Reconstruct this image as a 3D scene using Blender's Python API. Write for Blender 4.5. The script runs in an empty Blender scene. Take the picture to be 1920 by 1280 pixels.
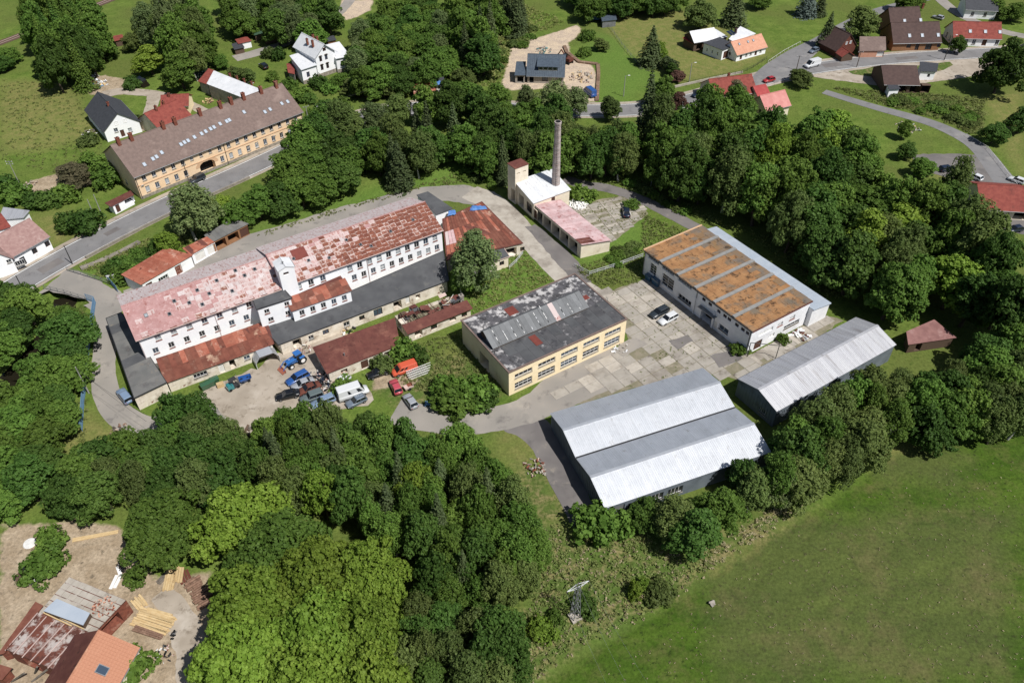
import bpy, math, random
import numpy as np
from mathutils import Vector, Matrix, Quaternion
random.seed(7)
rng = np.random.default_rng(11)
R_ = math.radians
scn = bpy.context.scene
COL = scn.collection
# ---------------------------------------------------------------- camera, sky, sun, exposure
CAM_H, CAM_F, CAM_P, CAM_R = 100.0, 1488.0, R_(42.39), R_(-0.28)
_F = np.array([0, math.cos(CAM_P), -math.sin(CAM_P)]); _R = np.array([1.0, 0, 0]); _U = np.cross(_R, _F)
_R, _U = math.cos(CAM_R)*_R+math.sin(CAM_R)*_U, -math.sin(CAM_R)*_R+math.cos(CAM_R)*_U
cam = bpy.data.cameras.new('camera'); cam_o = bpy.data.objects.new('camera', cam); COL.objects.link(cam_o)
cam.sensor_width = 36; cam.lens = 36*CAM_F/1920; cam.clip_end = 9000; cam.clip_start = 1
_m = Matrix(((_R[0], _U[0], -_F[0]), (_R[1], _U[1], -_F[1]), (_R[2], _U[2], -_F[2]))).to_4x4()
_m.translation = (0, 0, CAM_H); cam_o.matrix_world = _m
scn.camera = cam_o
SUN_AZ, SUN_EL = R_(-40), R_(56)
world = bpy.data.worlds.new('World'); scn.world = world; world.use_nodes = True
wn = world.node_tree.nodes; wl = world.node_tree.links; wn.clear()
sky = wn.new('ShaderNodeTexSky'); sky.sky_type = 'NISHITA'; sky.sun_disc = False
sky.sun_elevation = SUN_EL; sky.sun_rotation = math.atan2(math.cos(SUN_AZ), math.sin(SUN_AZ))
bg = wn.new('ShaderNodeBackground'); bg.inputs[1].default_value = 0.06
wo = wn.new('ShaderNodeOutputWorld'); wl.new(sky.outputs[0], bg.inputs[0]); wl.new(bg.outputs[0], wo.inputs[0])
sun = bpy.data.lights.new('sun', 'SUN'); sun.energy = 5.0; sun.angle = R_(0.5); sun.color = (1.0, 0.975, 0.935)
sun_o = bpy.data.objects.new('sun', sun); COL.objects.link(sun_o)
sv = Vector((math.cos(SUN_EL)*math.cos(SUN_AZ), math.cos(SUN_EL)*math.sin(SUN_AZ), math.sin(SUN_EL)))
sun_o.rotation_euler = sv.to_track_quat('Z', 'Y').to_euler(); sun_o.location = sv*300
scn.view_settings.view_transform = 'Standard'; scn.view_settings.look = 'None'
scn.view_settings.exposure = 0.1; scn.view_settings.gamma = 1
scn.render.engine = 'CYCLES'

# ---------------------------------------------------------------- survey helper: photo point -> place on a level of height z
def G(x, y, z=0.0):
    d = _F+_R*(x-960)/CAM_F-_U*(y-640)/CAM_F
    p = np.array([0, 0, CAM_H])+d*(z-CAM_H)/d[2]
    return p
def G2(p, z=0.0): return G(p[0], p[1], z)[:2]
def P2(q):
    d = np.asarray(q, float)-np.array([0, 0, CAM_H]); z = d@_F
    return 960+CAM_F*(d@_R)/z, 640-CAM_F*(d@_U)/z

# ---------------------------------------------------------------- materials
def lin(c):
    c = c/255.0
    return c/12.92 if c <= .04045 else ((c+.055)/1.055)**2.4
def S(r, g, b): return (lin(r), lin(g), lin(b), 1)
def alb(c, k, sat=.88):
    g = .3*c[0]+.59*c[1]+.11*c[2]; return tuple(min(.86, (g+(q-g)*sat)*k) for q in c[:3])+(1,)
FULL = ('plaster', 'frame', 'hall_white', 'door_white', 'trim', 'stone_base', 'paint_white', 'lamp', 'glass', 'skylight', 'white_junk')
MATS = {}
def mk(name, c1, c2=None, s=1.0, c3=None, s3=.3, t3=(.55, .7), rough=.8, bump=0, bs=8, metal=0, rnd=0, c4=None, s4=3.0, t4=(.6, .68), spec=.3, coord='Object', stretch=None, coat=0, huev=0, det=2, edge=None):
    k_ = 1.0 if any(f in name for f in FULL) else .74
    c1, c2, c3, c4 = [None if c is None else alb(c, k_) for c in (c1, c2, c3, c4)]
    m = bpy.data.materials.new(name); m.use_nodes = True; MATS[name] = m
    N = m.node_tree.nodes; L = m.node_tree.links; b = N['Principled BSDF']
    b.inputs['Roughness'].default_value = rough; b.inputs['Metallic'].default_value = metal
    b.inputs['Specular IOR Level'].default_value = spec
    if coat: b.inputs['Coat Weight'].default_value = coat
    col = None
    def rgb(c): n = N.new('ShaderNodeRGB'); n.outputs[0].default_value = c; return n.outputs[0]
    col = rgb(c1)
    tc = N.new('ShaderNodeTexCoord'); vec = N.new('ShaderNodeNewGeometry').outputs['Position'] if coord == 'World' else tc.outputs[coord]
    oi = N.new('ShaderNodeObjectInfo')
    add = N.new('ShaderNodeVectorMath'); add.operation = 'MULTIPLY_ADD'
    L.new(oi.outputs['Random'], add.inputs[0]); add.inputs[1].default_value = (37, 53, 71) if rnd and coord != 'World' else (0, 0, 0); L.new(vec, add.inputs[2]); vec = add.outputs[0]
    if stretch:
        mp = N.new('ShaderNodeVectorMath'); mp.operation = 'MULTIPLY'; mp.inputs[1].default_value = stretch; L.new(vec, mp.inputs[0]); svec = mp.outputs[0]
    else: svec = vec
    def noise(sc, v, d=det, r=.6):
        n = N.new('ShaderNodeTexNoise'); n.inputs['Scale'].default_value = sc; n.inputs['Detail'].default_value = d; n.inputs['Roughness'].default_value = r; L.new(v, n.inputs['Vector']); return n.outputs['Fac']
    def mix(f, a, c):
        n = N.new('ShaderNodeMix'); n.data_type = 'RGBA'; L.new(f, n.inputs[0]); L.new(a, n.inputs[6]); L.new(c, n.inputs[7]); return n.outputs[2]
    def ramp(f, a, c):
        n = N.new('ShaderNodeMapRange'); n.inputs[1].default_value = a; n.inputs[2].default_value = c; L.new(f, n.inputs[0]); return n.outputs[0]
    if c2 is not None: col = mix(ramp(noise(s, svec), .35, .65), col, rgb(c2))
    if c3 is not None: col = mix(ramp(noise(s3, svec, 4, .68), *t3), col, rgb(c3))
    if c4 is not None: col = mix(ramp(noise(s4, svec, 4, .7), *t4), col, rgb(c4))
    if edge:
        ew, eh, ec, amt = edge; sx = N.new('ShaderNodeSeparateXYZ'); L.new(tc.outputs['Object'], sx.inputs[0])
        def mth(op, a, c):
            n = N.new('ShaderNodeMath'); n.operation = op
            for k_, q_ in ((0, a), (1, c)):
                if isinstance(q_, (int, float)): n.inputs[k_].default_value = q_
                else: L.new(q_, n.inputs[k_])
            return n.outputs[0]
        ny_ = mth('ABSOLUTE', mth('SUBTRACT', mth('MULTIPLY', sx.outputs[1], 1/eh), .42), 0); nx_ = mth('ABSOLUTE', mth('SUBTRACT', mth('MULTIPLY', sx.outputs[0], 1/ew), .5), 0)
        mm = mth('ADD', mth('MAXIMUM', ny_, nx_), mth('MULTIPLY', mth('SUBTRACT', noise(2.2, vec, 3, .7), .5), 1.1))
        col = mix(ramp(mm, .48-amt*.2, .62-amt*.2), col, rgb(alb(ec, k_ if False else .74)))
    if rnd:
        h = N.new('ShaderNodeHueSaturation'); mr = N.new('ShaderNodeMapRange'); mr.inputs[3].default_value = 1-rnd; mr.inputs[4].default_value = 1+rnd
        L.new(oi.outputs['Random'], mr.inputs[0]); L.new(mr.outputs[0], h.inputs['Value']); L.new(col, h.inputs['Color']); col = h.outputs[0]
    L.new(col, b.inputs['Base Color'])
    if bump:
        bn = N.new('ShaderNodeBump'); bn.inputs['Strength'].default_value = bump; bn.inputs['Distance'].default_value = .1
        L.new(noise(bs, svec, 2), bn.inputs['Height']); L.new(bn.outputs[0], b.inputs['Normal'])
    return m
W = (1, 1, 1, 1)
mk('white_plaster', S(240, 242, 246), S(232, 233, 236), .5, S(206, 203, 200), .35, (.62, .8), rough=.9)
mk('hall_white', S(232, 232, 234), S(218, 219, 222), .4, S(180, 180, 182), .3, (.6, .8), rough=.8)
mk('grey_plaster', S(150, 142, 132), S(172, 164, 152), .6, S(112, 104, 96), .4, (.5, .75), rough=.9)
mk('dirty_plaster', S(205, 192, 172), S(224, 214, 198), .6, S(150, 132, 112), .5, (.5, .72), c4=S(128, 82, 62), s4=.7, t4=(.62, .68), rough=.95)
mk('cream_plaster', S(226, 214, 192), S(214, 200, 176), .5, S(180, 165, 142), .4, (.58, .8), rough=.9)
mk('yellow_plaster', S(238, 218, 176), S(231, 209, 164), .4, S(200, 172, 124), .4, (.6, .8), rough=.9)
mk('ochre_plaster', S(230, 200, 162), S(222, 188, 146), .35, S(200, 172, 140), .4, (.58, .78), rough=.9)
mk('ochre_trim', S(206, 166, 126), S(196, 158, 120), .6, rough=.9)
mk('stone_base', S(150, 140, 126), S(120, 112, 100), 1.6, S(172, 160, 146), 2.5, rough=.95, bump=.3)
mk('brick_red', S(150, 84, 62), S(122, 66, 50), 2.2, S(170, 130, 108), .8, rough=.95)
mk('chimney_brick', S(186, 170, 164), S(206, 194, 188), .9, S(176, 146, 136), 1.4, (.52, .68), c4=S(140, 118, 112), s4=.5, rough=.95, bump=.3, stretch=(1, 1, 2.5))
mk('brown_tile', S(138, 116, 107), S(124, 104, 96), 1.5, S(152, 130, 120), .25, rough=.85, bump=.4, bs=6, stretch=(1, 1, 1))
mk('dark_brown_tile', S(84, 64, 60), S(96, 74, 68), 1.2, rough=.85, bump=.3)
mk('slate', S(66, 68, 74), S(76, 78, 84), 1.5, rough=.75, bump=.3)
mk('slate_blue', S(72, 84, 98), S(84, 98, 112), 1.5, rough=.6, metal=0)
mk('red_tile', S(140, 62, 52), S(158, 76, 62), 1.2, S(112, 56, 48), .5, rough=.85, bump=.3)
mk('orange_tile', S(206, 142, 108), S(190, 126, 94), 2.0, S(220, 164, 130), .6, rough=.85, bump=.4, bs=4)
mk('peach_tile', S(226, 164, 132), S(214, 150, 118), 1.2, rough=.85, bump=.3)
mk('pink_tile', S(176, 140, 132), S(160, 122, 116), 1.5, S(190, 160, 152), .5, rough=.85, bump=.3)
mk('bright_red_sheet', S(172, 52, 52), S(186, 70, 66), .8, rough=.5)
mk('pink_sheet', S(206, 124, 116), S(220, 144, 134), .5, rough=.5)
RU = dict(rough=.75, spec=.3)
mk('rust_a', S(128, 68, 50), S(150, 88, 64), 1.2, S(100, 52, 40), .5, c4=S(112, 62, 48), s4=1.5, t4=(.55, .66), rnd=.12, edge=(1.18, .87, S(212, 184, 174), 0), **RU)
mk('rust_c', S(122, 68, 52), S(142, 86, 66), 1.0, S(98, 56, 46), .5, c4=S(176, 128, 106), s4=.5, t4=(.6, .7), rnd=.1, **RU, coord='World')
mk('rust_b', S(140, 84, 66), S(164, 106, 86), 1.4, S(206, 178, 168), 1.2, (.55, .66), rnd=.10, edge=(1.18, .87, S(216, 192, 184), .5), **RU, stretch=(2.2, .5, 1))
mk('worn_pink', S(204, 168, 162), S(214, 188, 184), .9, S(174, 116, 108), 1.2, (.52, .62), c4=S(136, 84, 66), s4=1.0, t4=(.62, .68), rnd=.06, edge=(1.18, .87, S(216, 196, 192), .5), **RU, stretch=(2.2, .5, 1))
mk('worn_white', S(218, 206, 204), S(208, 188, 185), 1.0, S(184, 132, 124), 1.4, (.54, .64), c4=S(140, 84, 62), s4=.9, t4=(.62, .68), rnd=.08, **RU, stretch=(2.2, .5, 1))
mk('red_sheet', S(184, 134, 130), S(196, 150, 147), .8, S(214, 176, 172), 1.8, (.54, .68), c4=S(160, 92, 82), s4=.7, rnd=.05, **RU, coord='World')
mk('rust_annex', S(124, 66, 50), S(144, 82, 62), .8, S(206, 170, 140), .25, (.6, .7), c4=S(98, 54, 44), s4=.9, rnd=.12, **RU, coord='World')
mk('rust_dark', S(108, 58, 50), S(122, 70, 58), .7, S(140, 88, 72), .4, c4=S(84, 46, 40), s4=1.1, rnd=.1, **RU, coord='World')
mk('rust_orange', S(166, 88, 64), S(184, 110, 84), .8, S(206, 156, 134), .5, (.55, .68), c4=S(128, 66, 50), s4=.8, rnd=.12, **RU, coord='World')
mk('pink_roof', S(212, 172, 172), S(224, 192, 192), .5, S(188, 130, 128), .6, (.52, .66), c4=S(150, 84, 72), s4=.8, rnd=.12, **RU, coord='World')
mk('galvanised', S(238, 241, 246), S(230, 234, 240), .5, S(224, 227, 232), .25, (.5, .75), c4=S(205, 204, 204), s4=.9, t4=(.6, .75), rough=.5, spec=.5, rnd=.02, metal=.65, coord='World')
mk('galvanised_old', S(228, 228, 231), S(214, 214, 219), .6, S(186, 182, 182), .8, (.55, .72), rough=.55, rnd=.05, metal=.55, stretch=(1, .12, 1))
mk('hall_dark', S(112, 122, 132), S(126, 136, 146), .5, S(96, 104, 110), .4, rough=.6)
mk('light_metal', S(240, 241, 243), S(228, 230, 233), .7, S(205, 203, 203), .8, (.58, .74), rough=.5, rnd=.04, coord='World')
mk('blue_metal', S(186, 196, 208), S(176, 188, 202), .4, rough=.45, rnd=.02)
mk('bitumen', S(84, 85, 88), S(98, 99, 101), .3, S(70, 70, 73), .25, c4=S(116, 114, 110), s4=.4, t4=(.6, .75), rough=.85, rnd=.07, coord='World')
mk('bitumen_grey', S(112, 112, 110), S(126, 124, 120), .35, S(92, 90, 90), .3, c4=S(140, 132, 120), s4=.6, t4=(.6, .7), rough=.9, rnd=.08, coord='World')
mk('bitumen_patch', S(82, 82, 85), S(98, 97, 99), .5, S(176, 172, 172), .35, (.57, .66), c4=S(64, 64, 68), s4=.8, t4=(.55, .66), rough=.85, rnd=.06, coord='World')
mk('bitumen_worn', S(104, 102, 106), S(84, 83, 86), .6, S(206, 202, 200), .5, (.5, .6), c4=S(66, 64, 66), s4=.9, t4=(.54, .62), rough=.85, rnd=.08, coord='World')
mk('lichen_roof', S(184, 134, 82), S(164, 116, 70), .5, S(126, 112, 94), .28, (.5, .66), c4=S(92, 66, 42), s4=.8, t4=(.54, .64), rough=.95, rnd=.06, bump=.3, bs=3, coord='World')
mk('lichen_grey', S(128, 116, 104), S(150, 116, 76), .5, S(108, 102, 98), .3, c4=S(84, 70, 56), s4=.7, t4=(.58, .66), rough=.95, rnd=.06, coord='World')
mk('strip_grey', S(160, 158, 154), S(146, 145, 142), 1.0, rough=.8)
mk('monitor_sheet', S(116, 118, 120), S(128, 130, 132), .6, S(104, 106, 108), .4, rough=.6, rnd=.16)
mk('red_panel', S(140, 68, 56), S(126, 60, 50), 1.0, rough=.7)
mk('concrete', S(182, 174, 162), S(168, 160, 148), .5, S(142, 132, 120), .13, (.5, .7), c4=S(118, 108, 96), s4=.5, t4=(.58, .72), rough=.95, rnd=.05, coord='World')
mk('concrete_light', S(198, 189, 175), S(184, 174, 160), .6, S(150, 139, 126), .16, (.5, .68), c4=S(128, 118, 104), s4=.7, t4=(.6, .72), rough=.95, rnd=.05, coord='World')
mk('joint_dirt', S(150, 140, 118), S(128, 124, 96), .8, S(168, 156, 136), .6, rough=1)
mk('asphalt_main', S(140, 138, 138), S(130, 128, 128), .25, S(156, 152, 148), .12, c4=S(116, 114, 114), s4=.5, t4=(.58, .7), rough=.9)
mk('asphalt_old', S(168, 160, 150), S(152, 146, 138), .12, S(186, 176, 162), .1, c4=S(132, 126, 120), s4=.35, t4=(.56, .7), rough=.95, bump=.15)
mk('asphalt_dark', S(120, 114, 112), S(134, 128, 124), .2, S(104, 100, 98), .15, c4=S(150, 140, 130), s4=.4, t4=(.6, .7), rough=.95)
mk('gravel', S(190, 176, 158), S(170, 156, 138), .22, S(206, 194, 178), .12, c4=S(142, 128, 110), s4=.5, t4=(.54, .68), rough=1, bump=.3, bs=5)
mk('paint_white', S(232, 232, 228), S(206, 206, 202), 2, rough=.7)
mk('kerb_stone', S(178, 170, 158), S(158, 150, 138), 1.5, rough=.95)
mk('retaining', S(162, 152, 138), S(138, 130, 118), .8, S(108, 104, 90), .6, (.55, .7), rough=.95, bump=.3)
mk('wood_dark', S(92, 72, 58), S(112, 90, 72), 2, rough=.9, stretch=(1, 8, 8))
mk('wood_grey', S(132, 122, 110), S(110, 100, 90), 2, rough=.9, rnd=.15)
mk('wood_fresh', S(226, 196, 142), S(212, 178, 120), 1.5, rough=.8, rnd=.12)
mk('wood_red', S(120, 66, 50), S(104, 56, 44), 2, rough=.85)
mk('log_bark', S(150, 116, 94), S(124, 92, 74), 3, S(176, 140, 116), 1, rough=.95, rnd=.15)
mk('timber_wall', S(166, 118, 76), S(148, 102, 66), 2, rough=.85, stretch=(1, 1, 5))
mk('door_brown', S(96, 62, 48), rough=.8)
mk('door_white', S(222, 220, 214), S(206, 202, 196), 1, rough=.7)
mk('frame_white', S(224, 222, 218), rough=.6)
mk('frame_brown', S(92, 62, 46), rough=.7)
mk('sill_red', S(176, 112, 96), S(156, 96, 82), 2, rough=.8)
mk('dark_void', S(28, 28, 30), rough=.9)
mk('blue_paint', S(104, 150, 190), S(120, 164, 200), 1, rough=.6)
mk('blue_tarp', S(70, 128, 206), S(110, 160, 224), 1.5, rough=.4, bump=.6, bs=3)
mk('steel_dark', S(74, 74, 76), rough=.5, metal=.3)
mk('steel_grey', S(150, 152, 154), S(134, 136, 138), 1, rough=.5, metal=.3)
mk('wire', S(60, 60, 60), rough=.5)
mk('pole_wood', S(104, 86, 70), S(88, 72, 60), 3, rough=.95)
mk('pole_concrete', S(166, 164, 158), rough=.9)
mk('tyre', S(34, 34, 35), rough=.9)
mk('rim', S(150, 152, 155), rough=.4, metal=.5)
mk('lamp_clear', S(220, 222, 224), rough=.2)
mk('lamp_red', S(150, 30, 26), rough=.3)
mk('skin', S(196, 150, 124), rough=.6)
mk('shed_roof', S(158, 112, 106), S(140, 96, 92), .8, S(172, 132, 126), .5, rough=.85)
mk('rusty_deck', S(196, 186, 180), S(176, 160, 150), .9, S(120, 66, 50), .35, (.44, .54), c4=S(96, 56, 46), s4=.9, t4=(.52, .6), rough=.9, coord='World')
mk('raw_earth', S(150, 120, 96), S(120, 94, 76), .8, S(176, 148, 122), .6, rough=1, bump=.5)
mk('rubble', S(196, 176, 158), S(170, 140, 120), 1.5, S(214, 204, 192), 2.5, rough=1, rnd=.25)
mk('white_junk', S(226, 224, 220), S(204, 202, 198), 1.5, rough=.7, rnd=.1)
mk('bark', S(94, 82, 70), S(72, 62, 52), 3, rough=.95)
mk('bark_birch', S(206, 202, 194), S(180, 174, 166), 2, S(66, 60, 56), 1.6, (.6, .66), rough=.9)
mk('water_pool', S(74, 150, 200), S(90, 166, 212), 1, rough=.1)
def glass_mat(name, c, rough=.08):
    m = mk(name, c, rough=rough, spec=.6); return m
glass_mat('glass_dark', S(34, 38, 44)); glass_mat('glass_blue', S(60, 74, 90)); glass_mat('glass_pale', S(150, 158, 164), .25); glass_mat('skylight', S(170, 180, 192), .15)
glass_mat('car_glass', S(26, 30, 34))
def paint(name, c):
    return mk(name, c, rough=.3, spec=.5, coat=.6)
for n, c in dict(car_blue=S(34, 92, 168), car_black=S(26, 28, 32), car_silver=S(170, 174, 180), car_white=S(232, 234, 236), car_red=S(186, 26, 34), car_navy=S(28, 40, 62), car_darkgrey=S(52, 60, 66), car_greygreen=S(104, 118, 118), car_lightblue=S(132, 156, 186), van_orange=S(232, 92, 48), car_pink=S(206, 76, 92), car_green=S(74, 104, 84), tractor_blue=S(40, 116, 196), fork_teal=S(44, 140, 144), bin_green=S(58, 104, 72), bin_blue=S(40, 92, 128), car_greyblue=S(110, 124, 140)).items(): paint(n, c)
def water_mat():
    m = mk('stream_water', S(40, 36, 26), rough=.08, spec=.6, bump=.2, bs=2); return m
water_mat()

# foliage: tint from the leaf attribute and from the tree's own random number
def leafmat(name, a, b, tr=.35, sp=.12):
    m = bpy.data.materials.new(name); m.use_nodes = True; MATS[name] = m
    N = m.node_tree.nodes; L = m.node_tree.links; N.clear()
    out = N.new('ShaderNodeOutputMaterial'); at = N.new('ShaderNodeAttribute'); at.attribute_name = 'tint'
    oi = N.new('ShaderNodeObjectInfo')
    mx = N.new('ShaderNodeMix'); mx.data_type = 'RGBA'; mx.inputs[6].default_value = a; mx.inputs[7].default_value = b; L.new(at.outputs['Fac'], mx.inputs[0])
    hs = N.new('ShaderNodeHueSaturation'); mr = N.new('ShaderNodeMapRange'); mr.inputs[3].default_value = .76; mr.inputs[4].default_value = 1.24
    L.new(oi.outputs['Random'], mr.inputs[0]); L.new(mr.outputs[0], hs.inputs['Value'])
    m2 = N.new('ShaderNodeMath'); m2.operation = 'MULTIPLY'; m2.inputs[1].default_value = 7.31; L.new(oi.outputs['Random'], m2.inputs[0])
    fr = N.new('ShaderNodeMath'); fr.operation = 'FRACT'; L.new(m2.outputs[0], fr.inputs[0])
    mh = N.new('ShaderNodeMapRange'); mh.inputs[3].default_value = .488; mh.inputs[4].default_value = .508; L.new(fr.outputs[0], mh.inputs[0]); L.new(mh.outputs[0], hs.inputs['Hue'])
    L.new(mx.outputs[2], hs.inputs['Color'])
    d = N.new('ShaderNodeBsdfPrincipled'); d.inputs['Roughness'].default_value = .55; d.inputs['Specular IOR Level'].default_value = sp; L.new(hs.outputs[0], d.inputs['Base Color'])
    t = N.new('ShaderNodeBsdfTranslucent'); L.new(hs.outputs[0], t.inputs['Color'])
    ms = N.new('ShaderNodeMixShader'); ms.inputs[0].default_value = tr; L.new(d.outputs[0], ms.inputs[1]); L.new(t.outputs[0], ms.inputs[2]); L.new(ms.outputs[0], out.inputs[0])
    return m
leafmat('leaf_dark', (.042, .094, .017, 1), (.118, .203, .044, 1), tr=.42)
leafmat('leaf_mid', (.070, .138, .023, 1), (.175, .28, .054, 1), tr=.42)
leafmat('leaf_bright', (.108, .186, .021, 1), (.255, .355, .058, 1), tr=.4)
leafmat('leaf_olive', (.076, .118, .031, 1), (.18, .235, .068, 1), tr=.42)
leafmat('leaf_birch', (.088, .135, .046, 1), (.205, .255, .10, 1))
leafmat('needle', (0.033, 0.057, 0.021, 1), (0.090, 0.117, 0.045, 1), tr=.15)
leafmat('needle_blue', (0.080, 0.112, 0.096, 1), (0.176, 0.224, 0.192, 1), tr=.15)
leafmat('leaf_brown', (0.096, 0.096, 0.048, 1), (0.192, 0.160, 0.096, 1))
leafmat('leaf_purple', (0.080, 0.048, 0.035, 1), (0.176, 0.096, 0.072, 1))
leafmat('blossom', (0.400, 0.420, 0.300, 1), (0.700, 0.700, 0.580, 1))
leafmat('weed', (.13, .165, .045, 1), (.30, .33, .12, 1), tr=.45)
leafmat('weed_dry', (.30, .26, .15, 1), (.62, .52, .34, 1), tr=.4)

# ---------------------------------------------------------------- mesh builder and object helpers
class MB:
    def __init__(s): s.v = []; s.f = []
    def quad(s, a, b, c, d):
        n = len(s.v); s.v += [tuple(a), tuple(b), tuple(c), tuple(d)]; s.f.append((n, n+1, n+2, n+3)); return s
    def tri(s, a, b, c):
        n = len(s.v); s.v += [tuple(a), tuple(b), tuple(c)]; s.f.append((n, n+1, n+2)); return s
    def poly(s, pts):
        n = len(s.v); s.v += [tuple(p) for p in pts]; s.f.append(tuple(range(n, n+len(pts)))); return s
    def box(s, x0, x1, y0, y1, z0, z1):
        n = len(s.v)
        s.v += [(x0, y0, z0), (x1, y0, z0), (x1, y1, z0), (x0, y1, z0), (x0, y0, z1), (x1, y0, z1), (x1, y1, z1), (x0, y1, z1)]
        for q in ((0, 3, 2, 1), (4, 5, 6, 7), (0, 1, 5, 4), (1, 2, 6, 5), (2, 3, 7, 6), (3, 0, 4, 7)): s.f.append(tuple(n+i for i in q))
        return s
    def slab(s, pts, t):
        "pts: top polygon (ccw from above), thickness t downwards"
        n = len(s.v); k = len(pts)
        s.v += [tuple(p) for p in pts]+[(p[0], p[1], p[2]-t) for p in pts]
        s.f.append(tuple(range(n, n+k))); s.f.append(tuple(range(n+2*k-1, n+k-1, -1)))
        for i in range(k):
            j = (i+1) % k; s.f.append((n+j, n+i, n+k+i, n+k+j))
        return s
    def tube(s, p0, p1, r0, r1=None, k=6, cap=True):
        r1 = r0 if r1 is None else r1
        p0 = Vector(p0); p1 = Vector(p1); d = (p1-p0)
        if d.length < 1e-6: return s
        d.normalize(); a = d.orthogonal().normalized(); b = d.cross(a); n = len(s.v)
        for p, r in ((p0, r0), (p1, r1)):
            for i in range(k):
                t = 2*math.pi*i/k; s.v.append(tuple(p+a*(r*math.cos(t))+b*(r*math.sin(t))))
        for i in range(k):
            j = (i+1) % k; s.f.append((n+i, n+j, n+k+j, n+k+i))
        if cap: s.f.append(tuple(n+k+i for i in range(k))); s.f.append(tuple(n+k-1-i for i in range(k)))
        return s
    def mesh(s, name, mat, smooth=False):
        me = bpy.data.meshes.new(name); me.from_pydata(s.v, [], s.f); me.update()
        me.materials.append(MATS[mat] if isinstance(mat, str) else mat)
        if smooth: me.polygons.foreach_set('use_smooth', [True]*len(me.polygons))
        return me
    def build(s, name, mat, parent=None, smooth=False):
        return ob(name, s.mesh(name, mat, smooth), parent)
def ob(name, data, parent=None, loc=None, rz=0, scale=None):
    o = bpy.data.objects.new(name, data); COL.objects.link(o)
    if parent is not None: o.parent = parent
    if loc is not None: o.location = loc
    if rz: o.rotation_euler = (0, 0, rz)
    if scale is not None: o.scale = scale
    return o
def tag(o, label=None, cat=None, group=None, kind=None):
    if label: o['label'] = label
    if cat: o['category'] = cat
    if group: o['group'] = group
    if kind: o['kind'] = kind
    return o
def empty(name, loc, rz=0, label=None, cat=None, group=None):
    o = ob(name, None, None, loc, rz); o.empty_display_size = .5
    return tag(o, label, cat, group)
def omat(o, m):
    o.material_slots[0].link = 'OBJECT'; o.material_slots[0].material = MATS[m]; return o
FOOT = []     # building footprints (world xy polygons), kept clear of trees
ROADS = []    # carriageways, as (points, half width)
# ---------------------------------------------------------------- terrain
def poly_px(pts, z=0.0): return np.array([G2(p, z) for p in pts])
def inside(pts, poly):
    x, y = pts[:, 0], pts[:, 1]; r = np.zeros(len(pts), bool); n = len(poly)
    for i in range(n):
        x0, y0 = poly[i]; x1, y1 = poly[(i+1) % n]
        c = ((y0 > y) != (y1 > y)); xi = x0+(y-y0)*(x1-x0)/((y1-y0) if y1 != y0 else 1e-9)
        r ^= c & (x < xi)
    return r
def segdist(pts, a, b):
    a = np.asarray(a); b = np.asarray(b); d = b-a; t = np.clip(((pts-a)@d)/max(d@d, 1e-9), 0, 1)
    return np.hypot(*(pts-(a+t[:, None]*d)).T)
def polydist(pts, poly, closed=True):
    n = len(poly); r = np.full(len(pts), 1e9)
    for i in range(n if closed else n-1): r = np.minimum(r, segdist(pts, poly[i], poly[(i+1) % n]))
    return r
def soft(pts, poly, w):
    "1 inside, fading to 0 over w metres outside"
    d = polydist(pts, poly); s = np.where(inside(pts, poly), -d, d)
    return np.clip(.5-s/(2*w), 0, 1)
gx = np.concatenate([np.array([-4000, -2000, -1000, -600, -420, -320]), np.arange(-262, 263, 1.75), np.array([320, 420, 600, 1000, 2000, 4000])])
gy = np.concatenate([np.array([-3000, -1000, -400, -150, -40, 0]), np.arange(24, 402, 1.75), np.array([440, 520, 700, 1100, 2000, 5000])])
XX, YY = np.meshgrid(gx, gy); GP = np.stack([XX.ravel(), YY.ravel()], 1); nx, ny = len(gx), len(gy)
fine = (np.abs(GP[:, 0]) < 262) & (GP[:, 1] > 23) & (GP[:, 1] < 402)
FP_ = GP[fine]
def lay(polys, w=2.0):
    r = np.zeros(len(GP)); q = np.zeros(len(FP_))
    for p in polys: q = np.maximum(q, soft(FP_, poly_px(p), w))
    r[fine] = q; return r
dirt = lay([[(0, 985), (130, 975), (215, 985), (265, 1040), (290, 1085), (390, 1075), (400, 1200), (395, 1290), (0, 1290)],
            [(948, 130), (960, 85), (1010, 70), (1060, 55), (1085, 45), (1090, 60), (1066, 82), (1070, 108), (1110, 122), (1118, 140), (1116, 192), (1090, 190), (1060, 165), (960, 170), (940, 160)],
            [(640, 0), (700, 0), (695, 20), (650, 40), (638, 25)], [(160, 150), (195, 140), (235, 150), (250, 165), (230, 178), (170, 178)],
            [(700, 690), (760, 690), (790, 720), (700, 730)],[(55,340),(130,320),(180,300),(200,330),(130,365),(60,360)]], 1.5)
sand = lay([[(948, 130), (960, 85), (1010, 70), (1060, 55), (1085, 45), (1090, 60), (1066, 82), (1070, 108), (1110, 122), (1118, 140), (1116, 192), (1090, 190), (1060, 165), (960, 170), (940, 160)],
            [(640, 0), (700, 0), (695, 20), (650, 40), (638, 25)]], 1.5)
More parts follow.
